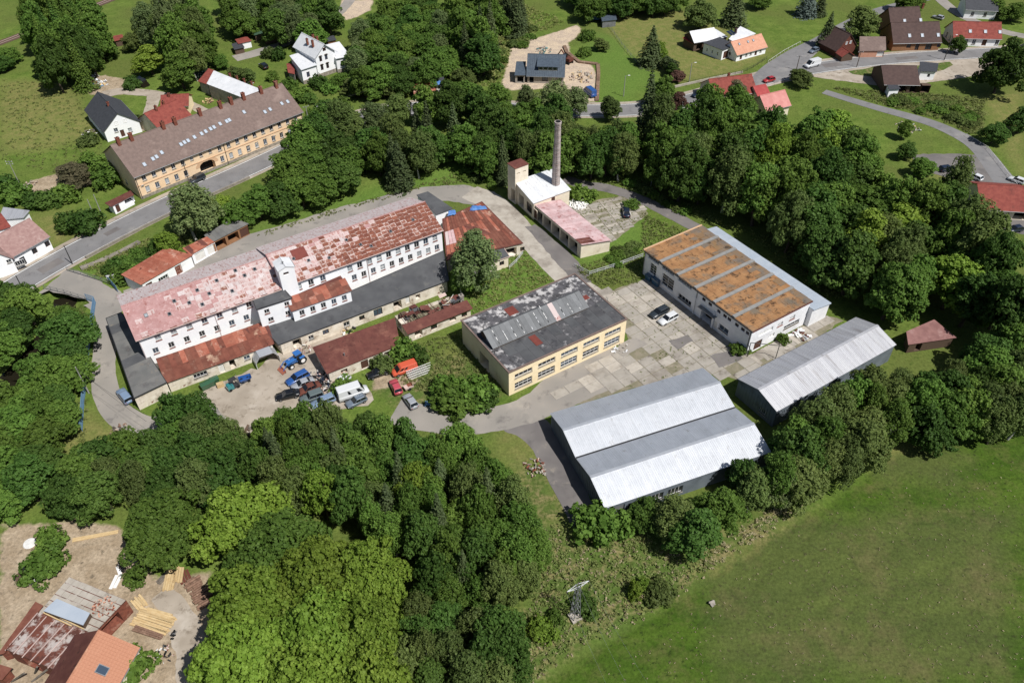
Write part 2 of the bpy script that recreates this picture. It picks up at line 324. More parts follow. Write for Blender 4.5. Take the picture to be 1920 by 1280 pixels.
dry = lay([[(1120, 40), (1260, 15), (1380, 60), (1450, 95), (1400, 130), (1290, 155), (1200, 120), (1160, 75)], [(0, 150), (120, 150), (190, 250), (100, 280), (0, 290)],
           [(1840, 180), (1920, 170), (1920, 330), (1890, 300)], [(1700, 290), (1790, 300), (1860, 335), (1830, 360), (1760, 340)], [(60, 400), (130, 395), (150, 440), (95, 470)],
           [(1300, 1000), (1620, 960), (1900, 950), (1900, 1280), (1350, 1280)], [(140, 760), (220, 790), (290, 815), (200, 860), (130, 900), (110, 850)],
           [(940, 800), (1000, 830), (1040, 900), (1060, 980), (1000, 960), (960, 880)], [(1600, 850), (1700, 815), (1820, 850), (1800, 920), (1650, 900)],
           [(740, 700), (860, 650), (900, 720), (900, 760), (760, 780)]], 3.5)
scrub = lay([[(960, 990), (1080, 975), (1200, 990), (1290, 1040), (1380, 980), (1520, 920), (1540, 935), (1330, 1075), (1200, 1160), (1060, 1230), (990, 1290), (930, 1200), (1000, 1130)],
             [(1640, 165), (1720, 170), (1800, 190), (1850, 210), (1840, 250), (1760, 220), (1660, 195)], [(960, 860), (1020, 880), (1070, 980), (1000, 980)], [(700, 690), (900, 660), (950, 740), (850, 780), (770, 780), (700, 730)],
             [(900, 30), (960, 0), (1000, 60), (950, 130), (880, 160)]], 2.5)
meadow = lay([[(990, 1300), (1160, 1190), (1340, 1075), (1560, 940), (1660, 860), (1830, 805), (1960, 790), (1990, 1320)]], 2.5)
lush = lay([[(1050, 150), (1110, 60), (1160, 70), (1240, 130), (1180, 195), (1120, 195)], [(480, 420), (640, 370), (780, 330), (860, 300), (930, 330), (850, 345), (640, 395), (480, 440)],
            [(1080, 440), (1200, 400), (1220, 470), (1080, 510)], [(840, 470), (980, 460), (1050, 520), (880, 580)], [(130, 520), (300, 440), (330, 470), (200, 530)]], 3)
rn = np.random.default_rng(3)
verts = np.zeros((len(GP), 3)); verts[:, :2] = GP
# stream bed in the left foreground is cut into the ground
STREAM = np.array([G2(p) for p in [(-60, 800), (10, 700), (55, 655), (85, 615), (112, 575), (118, 545), (95, 500), (60, 470)]])
sd = polydist(FP_, STREAM[:6], False); zz = np.zeros(len(GP)); zf = -2.2*np.clip(1-(sd-1.5)/4.0, 0, 1); zf = np.where(sd < 5.5, zf, 0)
zz[fine] = zf; verts[:, 2] = zz
# gentle unevenness of open grass, a few centimetres
open_ = np.clip(meadow+scrub, 0, 1); verts[:, 2] -= (.03+open_*.12)*rn.random(len(GP))*(fine)
fs = [(j*nx+i, j*nx+i+1, (j+1)*nx+i+1, (j+1)*nx+i) for j in range(ny-1) for i in range(nx-1)]
gme = bpy.data.meshes.new('ground'); gme.from_pydata(verts.tolist(), [], fs); gme.update()
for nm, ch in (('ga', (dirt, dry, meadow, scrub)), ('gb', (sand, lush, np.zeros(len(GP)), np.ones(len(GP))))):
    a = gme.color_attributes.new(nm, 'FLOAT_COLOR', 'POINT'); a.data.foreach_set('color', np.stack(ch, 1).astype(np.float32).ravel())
def ground_mat():
    m = bpy.data.materials.new('ground'); m.use_nodes = True; MATS['ground'] = m
    N = m.node_tree.nodes; L = m.node_tree.links; b = N['Principled BSDF']; b.inputs['Roughness'].default_value = 1; b.inputs['Specular IOR Level'].default_value = .1
    tc = N.new('ShaderNodeTexCoord'); V = tc.outputs['Object']
    A = N.new('ShaderNodeAttribute'); A.attribute_name = 'ga'; B = N.new('ShaderNodeAttribute'); B.attribute_name = 'gb'
    sa = N.new('ShaderNodeSeparateColor'); L.new(A.outputs['Color'], sa.inputs[0]); sb = N.new('ShaderNodeSeparateColor'); L.new(B.outputs['Color'], sb.inputs[0])
    def noise(sc, d=6, r=.6, st=None):
        n = N.new('ShaderNodeTexNoise'); n.inputs['Scale'].default_value = sc; n.inputs['Detail'].default_value = d; n.inputs['Roughness'].default_value = r
        if st:
            mp = N.new('ShaderNodeMapping'); mp.inputs['Rotation'].default_value = (0, 0, R_(st[2])); mp.inputs['Scale'].default_value = (st[0], st[1], 1); L.new(V, mp.inputs[0]); L.new(mp.outputs[0], n.inputs['Vector'])
        else: L.new(V, n.inputs['Vector'])
        return n.outputs['Fac']
    def ramp(f, a, c, lo=0, hi=1):
        n = N.new('ShaderNodeMapRange'); n.inputs[1].default_value = a; n.inputs[2].default_value = c; n.inputs[3].default_value = lo; n.inputs[4].default_value = hi; L.new(f, n.inputs[0]); return n.outputs[0]
    def mix(f, a, c):
        n = N.new('ShaderNodeMix'); n.data_type = 'RGBA'
        if isinstance(f, float): n.inputs[0].default_value = f
        else: L.new(f, n.inputs[0])
        for k, q in ((6, a), (7, c)):
            if isinstance(q, tuple): n.inputs[k].default_value = q
            else: L.new(q, n.inputs[k])
        return n.outputs[2]
    def math_(op, a, c):
        n = N.new('ShaderNodeMath'); n.operation = op
        for k, q in ((0, a), (1, c)):
            if isinstance(q, (int, float)): n.inputs[k].default_value = q
            else: L.new(q, n.inputs[k])
        n.use_clamp = False; return n.outputs[0]
    def edge(ch, nz, amp=.9, w=.16):
        "mask whose border is broken up by noise"
        return ramp(math_('ADD', ch, math_('MULTIPLY', math_('SUBTRACT', nz, .5), amp)), .5-w, .5+w)
    big = noise(.045, 3); mid = noise(.25, 5, .68); fin = noise(2.2, 4, .7); mow = noise(.2, 4, .68, (.3, 1, -31))
    g = mix(ramp(mid, .35, .65), (.075, .122, .02, 1), (.13, .178, .036, 1))
    g = mix(ramp(big, .4, .62), g, (.10, .125, .03, 1))
    g = mix(ramp(noise(.8, 3, .7), .56, .7), g, (.055, .088, .016, 1))
    g = mix(math_('MULTIPLY', sb.outputs[1], .6), g, (.10, .175, .032, 1))
    g = mix(math_('MULTIPLY', edge(sa.outputs[1], mid, 1.1, .3), .75), g, mix(ramp(noise(.5, 3), .4, .6), (.20, .18, .065, 1), (.135, .15, .042, 1)))
    md = mix(ramp(mow, .38, .62), (.036, .074, .008, 1), (.064, .106, .014, 1)); md = mix(ramp(noise(.11, 5, .7), .5, .68), md, (.098, .102, .032, 1)); md = mix(ramp(noise(1.2, 3, .7), .56, .68), md, (.028, .046, .009, 1))  # meadow's own mottled green, set darker with cloud shade painted in
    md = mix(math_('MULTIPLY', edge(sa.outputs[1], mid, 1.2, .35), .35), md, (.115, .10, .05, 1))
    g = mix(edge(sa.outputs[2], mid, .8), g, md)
    sc = mix(ramp(noise(1.1, 4, .72), .42, .56), (.06, .092, .020, 1), (.19, .16, .075, 1)); sc = mix(ramp(noise(.35, 2), .42, .56), sc, (.07, .11, .024, 1))
    g = mix(math_('MULTIPLY', edge(A.outputs['Alpha'], mid, 1.0, .25), .85), g, sc)
    dr = mix(ramp(noise(.35, 3, .66), .4, .62), (.28, .215, .145, 1), (.37, .295, .21, 1)); dr = mix(ramp(noise(.9, 3, .7), .58, .7), dr, (.17, .135, .095, 1))
    sn = mix(ramp(noise(.4, 3, .66), .4, .62), (.50, .40, .29, 1), (.40, .32, .25, 1)); dr = mix(edge(sb.outputs[0], mid, .5), dr, sn)
    g = mix(edge(sa.outputs[0], mid, .9, .1), g, dr)
    # fine blade-scale mottling
    hv = N.new('ShaderNodeHueSaturation'); L.new(ramp(fin, .3, .7, .72, 1.3), hv.inputs['Value']); L.new(g, hv.inputs['Color'])
    L.new(hv.outputs[0], b.inputs['Base Color'])
    bn = N.new('ShaderNodeBump'); bn.inputs['Strength'].default_value = .55; bn.inputs['Distance'].default_value = .25; L.new(noise(1.6, 4, .75), bn.inputs['Height']); L.new(bn.outputs[0], b.inputs['Normal'])
    return m
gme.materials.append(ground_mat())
ground = tag(ob('ground', gme), kind='structure')
# water in the stream bed
mb = MB(); st = STREAM[:6]
for i in range(len(st)-1):
    a, b = st[i], st[i+1]; d = (b-a)/np.hypot(*(b-a)); n = np.array([-d[1], d[0]])*3.6
    mb.quad((*(a+n), -1.75), (*(a-n), -1.75), (*(b-n), -1.75), (*(b+n), -1.75))
tag(mb.build('stream_water', 'stream_water'), 'shallow brown stream beside the left riverside trees', 'stream', kind='structure')

# ---------------------------------------------------------------- roads, lanes and yards
def chaikin(p, n=2):
    p = np.asarray(p, float)
    for _ in range(n):
        q = [p[0]]
        for i in range(len(p)-1): q += [p[i]*.75+p[i+1]*.25, p[i]*.25+p[i+1]*.75]
        p = np.array(q+[p[-1]])
    return p
def offs(p):
    d = np.gradient(p, axis=0); d /= np.maximum(np.hypot(d[:, 0], d[:, 1]), 1e-6)[:, None]; return np.stack([-d[:, 1], d[:, 0]], 1)
def road(name, px, w, mat, z=.012, jit=0.0, smooth=2, world=False, keep=True):
    p = np.array(px, float) if world else np.array([G2(q) for q in px])
    p = chaikin(p, smooth)
    if jit:   # resample for ragged edges
        q = [p[0]]
        for i in range(len(p)-1):
            k = max(1, int(np.hypot(*(p[i+1]-p[i]))/1.0)); q += [p[i]+(p[i+1]-p[i])*t/k for t in range(1, k+1)]
        p = np.array(q)
    n = offs(p); ww = np.interp(np.linspace(0, 1, len(p)), np.linspace(0, 1, len(w)), w) if isinstance(w, (list, tuple)) else np.full(len(p), w)
    l = p+n*(ww/2+jit*rn.normal(size=len(p)))[:, None]; r = p-n*(ww/2+jit*rn.normal(size=len(p)))[:, None]
    mb = MB(); mb.v = [(*q, z) for q in l]+[(*q, z) for q in r]; k = len(p); mb.f = [(k+i, k+i+1, i+1, i) for i in range(k-1)]
    o = tag(mb.build(name, mat), kind='structure')
    if keep: ROADS.append((p, float(np.max(ww))/2))
    return o, p, n
YARDS = []
def sheet(name, px, mat, z=.012, jit=.15, keep=True):
    p = np.array([G2(q) for q in px]); q = []
    for i in range(len(p)):
        a, b = p[i], p[(i+1) % len(p)]; k = max(1, int(np.hypot(*(b-a))/1.2)); q += [a+(b-a)*t/k for t in range(k)]
    q = np.array(q)+jit*rn.normal(size=(len(q), 2))
    if keep: YARDS.append(p)
    mb = MB().poly([(*c, z) for c in q])
    me = mb.mesh(name, mat); bm_tri(me)
    if me.polygons[0].normal.z < 0: me.flip_normals()
    return tag(ob(name, me), kind='structure')
import bmesh
def bm_tri(me):
    bm = bmesh.new(); bm.from_mesh(me); bmesh.ops.triangulate(bm, faces=bm.faces[:], ngon_method='EAR_CLIP'); bm.to_mesh(me); bm.free()
main_px = [(-60, 600), (33, 532), (150, 466), (306, 386), (440, 328), (530, 286), (620, 242), (700, 212), (790, 200), (900, 201), (1000, 206), (1140, 208), (1220, 204), (1300, 187), (1380, 163), (1440, 146), (1520, 128), (1640, 113), (1760, 104), (1920, 96), (2050, 90)]
mr_o, mrp, mrn = road('main_road', main_px, 7.2, 'asphalt_main', .02)
# shoulder strips in paler stone dust, kerbs and painted edge lines
def strip(name, p, n, o0, o1, z0, z1, mat, label=None, i0=0, i1=None):
    i1 = len(p) if i1 is None else i1; a = p[i0:i1]+n[i0:i1]*o0; b = p[i0:i1]+n[i0:i1]*o1; mb = MB(); k = len(a)
    if z1 <= z0:
        mb.v = [(*q, z0) for q in a]+[(*q, z0) for q in b]; mb.f = [(i, i+1, k+i+1, k+i) if o0 > o1 else (k+i, k+i+1, i+1, i) for i in range(k-1)]
    else:
        for i in range(k-1):
            mb.slab([(*a[i], z1), (*b[i], z1), (*b[i+1], z1), (*a[i+1], z1)], z1-z0)
    o = mb.build(name, mat); tag(o, kind='structure'); return o
kk = len(mrp)
strip('road_shoulder', mrp, mrn, 4.9, 3.55, .012, 0, 'gravel')
strip('road_shoulder', mrp, mrn, -3.55, -4.5, .012, 0, 'gravel')
strip('road_line', mrp, mrn, 3.3, 3.14, .026, 0, 'paint_white')
strip('road_line', mrp, mrn, -3.14, -3.3, .026, 0, 'paint_white')
for q_, w_, l_ in (((95, 498), 2.4, 5.0), ((210, 434), 1.6, 3.4), ((330, 372), 2.8, 4.0), ((1330, 178), 2.2, 5.0), ((1560, 122), 2.6, 6.0), ((1700, 109), 2.0, 7.0)):
    c_ = G2(q_); k_ = int(np.argmin(np.hypot(*(mrp-c_).T))); n_ = mrn[k_]; t_ = np.array([n_[1], -n_[0]])
    tag(MB().quad(*[(*(c_+t_*a_*l_/2+n_*b_*w_/2), .024) for a_, b_ in ((-1, -1), (1, -1), (1, 1), (-1, 1))]).build('road_patch', 'asphalt_dark'), kind='structure')
def near_i(px): q = G2(px); return int(np.argmin(np.hypot(*(mrp-q).T)))
i0, i1 = near_i((150, 475)), near_i((490, 312))
o = strip('road_wall', mrp, mrn, -4.0, -4.4, 0, .55, 'retaining', None, i0, i1); o['label'] = 'low stone parapet wall along the main road above the rusty garages'; o['category'] = 'wall'; del o['kind']
i0, i1 = near_i((640, 230)), near_i((790, 200))
o = strip('road_wall', mrp, mrn, -4.0, -4.4, 0, .5, 'retaining', None, i0, i1); o['label'] = 'low stone parapet along the road among the trees, near the garages'; o['category'] = 'wall'; del o['kind']
road('side_lane', [(1432, 150), (1470, 122), (1505, 98), (1540, 76), (1590, 45), (1650, 18), (1720, 2), (1760, -10)], [7, 9, 8, 5, 4.5, 4, 4, 4], 'asphalt_main', .028)
road('upper_lane', [(1745, -20), (1772, 8), (1800, 28), (1830, 42), (1880, 60), (1930, 70)], 4.2, 'asphalt_old', .016)
sheet('layby', [(1500, 140), (1600, 125), (1660, 120), (1760, 112), (1850, 104), (1920, 102), (1920, 118), (1860, 138), (1780, 150), (1720, 158), (1640, 160), (1560, 150)], 'gravel', .014)
sheet('verge_island', [(1590, 134), (1640, 126), (1720, 124), (1780, 116), (1786, 122), (1770, 132), (1700, 142), (1640, 144), (1600, 140)], 'ground', .03, keep=False)
road('park_lane', [(1545, 172), (1590, 186), (1650, 204), (1700, 217), (1755, 233), (1812, 260), (1842, 283), (1868, 318), (1892, 350), (1915, 385)], [3, 3.2, 3.4, 3.8, 4, 4.6, 5, 5.5, 6, 6], 'asphalt_main', .022)
sheet('parking_area', [(1702, 290), (1760, 288), (1850, 290), (1885, 325), (1910, 360), (1840, 352), (1790, 338), (1740, 322)], 'asphalt_dark', .016)
sheet('forecourt', [(1850, 404), (1930, 402), (1930, 440), (1890, 436), (1870, 420)], 'asphalt_dark', .016)
# factory: bridge approach, left lane, back yard, lanes
sheet('bridge_deck', [(60, 560), (125, 505), (150, 508), (226, 548), (232, 560), (228, 590), (205, 600), (185, 585), (160, 560), (90, 545)], 'asphalt_old', .030)
road('mill_lane', [(190, 560), (205, 585), (198, 620), (196, 660), (192, 700), (200, 745), (222, 778), (262, 800), (300, 800), (345, 790), (400, 775), (450, 755)], [7, 5, 4.2, 4, 4.2, 4.4, 4.6, 4.6, 5, 5, 5, 5], 'asphalt_old', .018, .05)
sheet('back_yard', [(230, 545), (300, 520), (400, 470), (462, 440), (520, 425), (640, 388), (740, 362), (800, 350), (870, 346), (925, 360), (945, 375), (960, 400), (900, 385), (800, 372), (700, 405), (500, 470), (360, 515), (240, 560)], 'asphalt_old', .014)
road('works_lane', [(880, 360), (925, 378), (955, 408), (985, 440), (1020, 480), (1060, 520), (1095, 545), (1130, 570)], [6, 6.5, 6, 5.5, 5, 5, 6, 6], 'concrete_light', .022, .06)
sheet('lane_patch', [(985, 425), (1005, 420), (1085, 490), (1110, 530), (1080, 530), (1040, 490)], 'asphalt_dark', .026, keep=False)
road('loop_lane', [(1058, 335), (1090, 346), (1140, 352), (1200, 372), (1250, 398), (1300, 424), (1350, 452), (1420, 500)], 3.4, 'asphalt_dark', .016, .06)
sheet('scrap_yard', [(366, 744), (400, 720), (480, 690), (520, 664), (560, 652), (610, 632), (645, 618), (662, 632), (612, 660), (612, 700), (640, 715), (690, 725), (700, 750), (690, 762), (600, 775), (520, 770), (470, 808), (440, 818), (415, 775), (395, 750)], 'gravel', .02, .3)
road('yard_lane', [(740, 770), (800, 785), (870, 795), (960, 780), (1020, 755), (1100, 700), (1160, 660)], [6, 5.5, 5.5, 6, 9, 12, 12], 'asphalt_old', .010, .1)
road('hall_lane', [(960, 785), (1000, 800), (1030, 840), (1055, 890), (1085, 950), (1100, 985)], [6, 6, 5.2, 5, 4.6, 4.4], 'asphalt_dark', .007, .06)
sheet('concrete_yard', [(1000, 745), (1050, 728), (1130, 668), (1180, 640), (1170, 600), (1085, 530), (1140, 548), (1195, 527), (1215, 520), (1300, 590), (1400, 668), (1480, 630), (1530, 585), (1580, 600), (1500, 660), (1390, 715), (1330, 700), (1180, 730), (1040, 770)], 'joint_dirt', .008)
sheet('slab_court', [(1060, 395), (1120, 375), (1170, 366), (1205, 382), (1215, 400), (1180, 430), (1145, 455), (1120, 450)], 'joint_dirt', .008)
for i_, pp in enumerate(([(1148, 655), (1190, 632), (1215, 645), (1170, 670)], [(1255, 640), (1290, 628), (1300, 640), (1270, 655)], [(1110, 575), (1128, 566), (1150, 585), (1130, 596)], [(1330, 668), (1372, 655), (1392, 672), (1350, 690)])):
    sheet('yard_patch', pp, ('asphalt_old', 'asphalt_dark')[i_ % 2], .105, .12, keep=False)
# individual paving slabs
def slabs(par, A, B, C, mats, sw, sl, drop=.12, region=None, gap=.07):
    a, b, c = G2(A), G2(B), G2(C); u = (b-a); L = np.hypot(*u); u = u/L; v = np.array([-u[1], u[0]]); Wd = (c-a)@v; sg = 1 if Wd > 0 else -1; Wd = abs(Wd)
    me = {}
    for m in mats:
        w, l, t = sw-gap, sl-gap, .06; e = .05
        q = MB(); q.v = [(-w/2, -l/2, 0), (w/2, -l/2, 0), (w/2, l/2, 0), (-w/2, l/2, 0), (-w/2+e, -l/2+e, t), (w/2-e, -l/2+e, t), (w/2-e, l/2-e, t), (-w/2+e, l/2-e, t)]
        q.f = [(4, 5, 6, 7), (0, 1, 5, 4), (1, 2, 6, 5), (2, 3, 7, 6), (3, 0, 4, 7)]; me[m] = q.mesh('paving_slab', m)
    rz = math.atan2(u[1], u[0]); n = 0
    for i in range(int(L/sw)+1):
        for j in range(int(Wd/sl)+1):
            if random.random() < drop: continue
            p = a+u*(i+.5)*sw+v*sg*(j+.5)*sl
            if region is not None and not inside(p[None], region)[0]: continue
            if any(inside(p[None], f)[0] for f in FOOT): continue
            o = ob('paving_slab', me[random.choice(mats)], par, (p[0], p[1], random.uniform(.004, .03)), rz+random.gauss(0, .006)); o.rotation_euler[0] = random.gauss(0, .006); o.rotation_euler[1] = random.gauss(0, .006); n += 1
    return n
# ---------------------------------------------------------------- tree prototypes (one crown mesh and one trunk mesh each, shared by the copies)
def unit(n):
    v = rng.normal(size=(n, 3)); return v/np.linalg.norm(v, axis=1)[:, None]
def leafmesh(name, pos, nor, size, tint, mat, aspect=1.0, fold=.25):
    n = len(pos); t = rng.normal(size=(n, 3)); a = np.cross(nor, t); a /= np.linalg.norm(a, axis=1)[:, None]+1e-9; b = np.cross(nor, a)
    a = a*size[:, None]*.5; b = b*size[:, None]*.5*aspect; f = nor*size[:, None]*fold
    j = lambda: (.75+.5*rng.random((n, 1)))
    v = np.stack([pos-a*j()-f*.3, pos-b*j()+f*.2, pos+a*j()-f*.3, pos+b*j()+f*.2], 1).reshape(-1, 3)
    me = bpy.data.meshes.new(name); me.vertices.add(4*n); me.vertices.foreach_set('co', v.astype(np.float32).ravel())
    me.loops.add(4*n); me.loops.foreach_set('vertex_index', np.arange(4*n, dtype=np.int32))
    me.polygons.add(n); me.polygons.foreach_set('loop_start', np.arange(0, 4*n, 4, dtype=np.int32)); 
    me.update(calc_edges=True); me.validate()
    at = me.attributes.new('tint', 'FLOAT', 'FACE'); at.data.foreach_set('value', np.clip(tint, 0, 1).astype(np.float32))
    me.materials.append(MATS[mat]); return me
def broad_crown(name, R, H, z0, nl, nleaf, leaf, seed, mat='leaf_mid', droop=0, lr=(.2, .34), aspect=1.0, flat=.0, sub=3, cone=.4):
    global rng
    rng = np.random.default_rng(seed)
    # lobes over an uneven ellipsoid; leaves sit on the outer shell of every lobe
    # the crown is a union of a few uneven sub-crowns, so its outline is never one ball
    ns = sub; so = [np.array([0.0, 0, 0])]+[np.array([math.cos(t_), math.sin(t_), 0])*R*(.34+.16*rng.random()) for t_ in (rng.random()*6.28+np.arange(ns-1)*6.28/max(1, ns-1)+rng.normal(size=max(0, ns-1))*.4)]
    C_ = []; 
    for si in range(ns):
        n_ = nl//ns+2; i = np.arange(n_)+.5; ph = np.arccos(1-2*i/n_*.84); th = math.pi*(1+5**.5)*i+rng.random(n_)*1.2
        d = np.stack([np.sin(ph)*np.cos(th), np.sin(ph)*np.sin(th), np.cos(ph)], 1)
        rs = R*(.80 if ns == 1 else .54+.12*rng.random())*(.66+.52*rng.random(n_)); hs = (H-z0)*.5*(1 if si == 0 else .66+.3*rng.random()); tap = 1-.38*cone*np.clip(np.cos(ph), 0, 1)
        c1 = d*np.stack([rs*tap, rs*tap, hs*(.70+.2*rng.random(n_))], 1)+so[si]; c1[:, 2] += z0+hs*.98; C_.append(c1)
    c = np.concatenate(C_); nl = len(c)
    r = R*(lr[0]+(lr[1]-lr[0])*rng.random(nl)); hl = np.argsort(rng.random(nl))/nl
    # a few inner lobes fill the core
    ci = unit(nl//4)*np.array([R*.32, R*.32, (H-z0)*.22]); ci[:, 2] += (H+z0)/2; c = np.concatenate([c, ci]); r = np.concatenate([r, np.full(nl//4, R*.34)]); hl = np.concatenate([hl, np.zeros(nl//4)])
    # every lobe carries tufts; every tuft is a little dome of leaves turned outwards, with gaps to the shaded inside
    per = 13; nt = int(nleaf*.86/per); w = r**2; w /= w.sum(); over = int(nt*2.6); li = rng.choice(len(r), over, p=w)
    cc = np.array([0, 0, (H+z0)/2-.1*H]); out = c[li]-cc; out /= np.linalg.norm(out, axis=1)[:, None]+1e-6
    dd = unit(over)+out*.75+np.array([0, 0, .25]); dd /= np.linalg.norm(dd, axis=1)[:, None]
    oh = out*np.array([1, 1, 0]); oh /= np.linalg.norm(oh, axis=1)[:, None]+1e-6; off = dd*(r[li]*(.84+.28*rng.random(over)))[:, None]*np.array([1, 1, .74]); off += oh*(np.sum(off*oh, 1)*.35)[:, None]; off[:, 2] -= .12*np.clip(np.sum(off*oh, 1), 0, 9)
    tc = c[li]+off
    q = np.full(over, 9.0)
    for m_ in range(len(r)):
        dm = np.linalg.norm(tc-c[m_], axis=1)/r[m_]; dm[li == m_] = 9; q = np.minimum(q, dm)
    keep = np.where((q > .8) & (tc[:, 2] > z0*.6))[0]; rt = leaf*1.4
    sel = []; cell = {}
    for k_ in keep:      # spread the tufts so that dark gaps stay between them
        key = tuple((tc[k_]/(rt*1.25)).astype(int)); 
        if cell.get(key, 0) >= 1: continue
        cell[key] = 1; sel.append(k_)
        if len(sel) >= nt: break
    sel = np.array(sel); T = tc[sel]; D = dd[sel]; tt = rng.random(len(sel)); hh = hl[li[sel]]; rr = rt*(.7+.6*rng.random(len(sel)))
    ti = np.repeat(np.arange(len(sel)), per); e = unit(len(ti))+D[ti]*.9; e /= np.linalg.norm(e, axis=1)[:, None]
    p = T[ti]+e*(rr[ti]*(.5+.55*rng.random(len(ti))))[:, None]
    if droop: p[:, 2] -= droop*rng.random(len(ti))**1.5*rt*2.4
    nor = e*.8+np.array([0, 0, .3])+rng.normal(size=e.shape)*.33
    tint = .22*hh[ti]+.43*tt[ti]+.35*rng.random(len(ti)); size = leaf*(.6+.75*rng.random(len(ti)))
    # inner leaves close the crown behind the gaps, tinted darker as painted shade
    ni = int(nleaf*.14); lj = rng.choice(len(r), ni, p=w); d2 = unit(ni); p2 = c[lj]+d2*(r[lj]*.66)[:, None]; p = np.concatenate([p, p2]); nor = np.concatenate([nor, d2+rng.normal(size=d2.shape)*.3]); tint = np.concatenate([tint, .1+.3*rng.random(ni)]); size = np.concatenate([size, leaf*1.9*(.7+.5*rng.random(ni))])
    nor /= np.linalg.norm(nor, axis=1)[:, None]
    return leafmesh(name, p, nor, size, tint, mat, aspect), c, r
def trunk_mesh(name, H, r, c, mat='bark', nl=7, bend=.05):
    mb = MB(); pts = [Vector((bend*H*math.sin(z*2.1), bend*H*.6*math.sin(z*1.7+1), z*H*.8)) for z in np.linspace(0, 1, 6)]
    for i in range(5): mb.tube(pts[i], pts[i+1], r*(1-.17*i)*(1.25 if i == 0 else 1), r*(1-.17*(i+1)), 7, cap=False)
    idx = random.sample(range(len(c)), min(nl, len(c)))
    for k in idx:
        t = random.choice((1, 2, 3)); a = pts[t]; e = Vector(c[k]); m = a.lerp(e, .5)+Vector((0, 0, .06*H))
        mb.tube(a, m, r*.45, r*.28, 5, cap=False); mb.tube(m, e, r*.28, r*.1, 5, cap=False)
    return mb.mesh(name, mat, True)
PROTO = {}
def proto(kind, crown, c, trunk, H, R): PROTO.setdefault(kind, []).append((crown, trunk, H, R))
def mk_broad(kind, R, H, z0, nl, n, leaf, seed, mat, tr=.28, bark='bark', **kw):
    cr, c, r = broad_crown('crown', R, H, z0, nl, n, leaf, seed, mat, **kw); proto(kind, cr, c, trunk_mesh('trunk', H, tr, c, bark), H, R)
for sd_, nl_, R0, H0, sb_, cn_ in ((101, 30, 4.4, 12, 3, .5), (102, 36, 4.6, 13, 4, .8), (103, 24, 3.9, 12.5, 2, 1.2), (104, 38, 5.0, 12.5, 4, .3), (105, 28, 4.2, 12.5, 3, 1.4), (106, 30, 4.5, 12.5, 2, .7), (107, 34, 4.4, 13, 3, 1.0)):
    mk_broad('broad', R0, H0, 1.2, nl_, 20000, .36, sd_, 'leaf_mid', sub=sb_, cone=cn_, lr=(.19, .32))
mk_broad('big', 7.0, 15, 2.0, 66, 56000, .36, 111, 'leaf_bright', .45, lr=(.13, .21), sub=5)
mk_broad('big', 6.6, 14.5, 2.0, 58, 52000, .36, 112, 'leaf_bright', .45, lr=(.13, .21), sub=4)
for sd_, nl_ in ((121, 44), (122, 52), (123, 36)):
    mk_broad('birch', 2.9, 13.5, 1.4, nl_, 13000, .30, sd_, 'leaf_birch', .17, 'bark_birch', droop=.9, lr=(.2, .36), aspect=.7, sub=2, cone=.9)
for sd_, nl_ in ((131, 12), (132, 16), (133, 10)):
    mk_broad('shrub', 1.9, 2.8, .1, nl_, 3200, .34, sd_, 'leaf_mid', .06, lr=(.26, .44), sub=3)
mk_broad('column', 1.3, 6, .2, 22, 4200, .3, 141, 'needle', .12, lr=(.35, .55), sub=1)
def conifer(seed, H, R, mat='needle'):
    global rng
    rng = np.random.default_rng(seed); P = []; Nn = []; Sz = []; Ti = []
    nw = 26
    for k in range(nw):
        f = k/(nw-1); z = H*(.06+.92*f); rr = R*(1-f)**.85*(.85+.3*rng.random()); nb = int(9+9*(1-f))
        for b in range(nb):
            a = 2*math.pi*(b+rng.random()*.8)/nb; L = rr*(.75+.4*rng.random())+.12; ns = max(3, int(L/.16)); br = rng.random()
            s = rng.random(ns)**.7; d = np.array([math.cos(a), math.sin(a), 0])
            p = d[None]*(s*L)[:, None]; p[:, 2] = z+.25*s*L-.55*(s**2)*L*.75; side = np.array([-d[1], d[0], 0]); p += side[None]*(rng.normal(size=ns)*.22*L*(1-s*.5))[:, None]; p[:, 2] -= rng.random(ns)*.22
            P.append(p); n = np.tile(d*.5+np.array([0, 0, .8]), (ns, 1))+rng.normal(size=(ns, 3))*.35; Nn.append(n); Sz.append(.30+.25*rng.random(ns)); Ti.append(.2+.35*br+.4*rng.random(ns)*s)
    P = np.concatenate(P); Nn = np.concatenate(Nn); Nn /= np.linalg.norm(Nn, axis=1)[:, None]
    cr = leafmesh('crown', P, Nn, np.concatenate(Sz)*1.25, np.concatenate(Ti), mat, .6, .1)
    t = MB().tube((0, 0, 0), (0, 0, H*.5), .26, .16, 7, False).tube((0, 0, H*.5), (0, 0, H*.97), .16, .03, 6, False).mesh('trunk', 'bark', True)
    PROTO.setdefault('spruce', []).append((cr, t, H, R))
for s_, H_, R__ in ((151, 15, 3.3), (152, 14, 2.9), (153, 13, 3.4)): conifer(s_, H_, R__)
TREES = []
CW = dict(leaf_dark='dark-green ', leaf_mid='mid-green ', leaf_bright='yellow-green ', leaf_olive='olive-green ', leaf_birch='grey-green ')
KW = dict(broad='broadleaf tree', birch='birch', spruce='spruce', shrub='leafy shrub', big='large tree', column='columnar conifer')
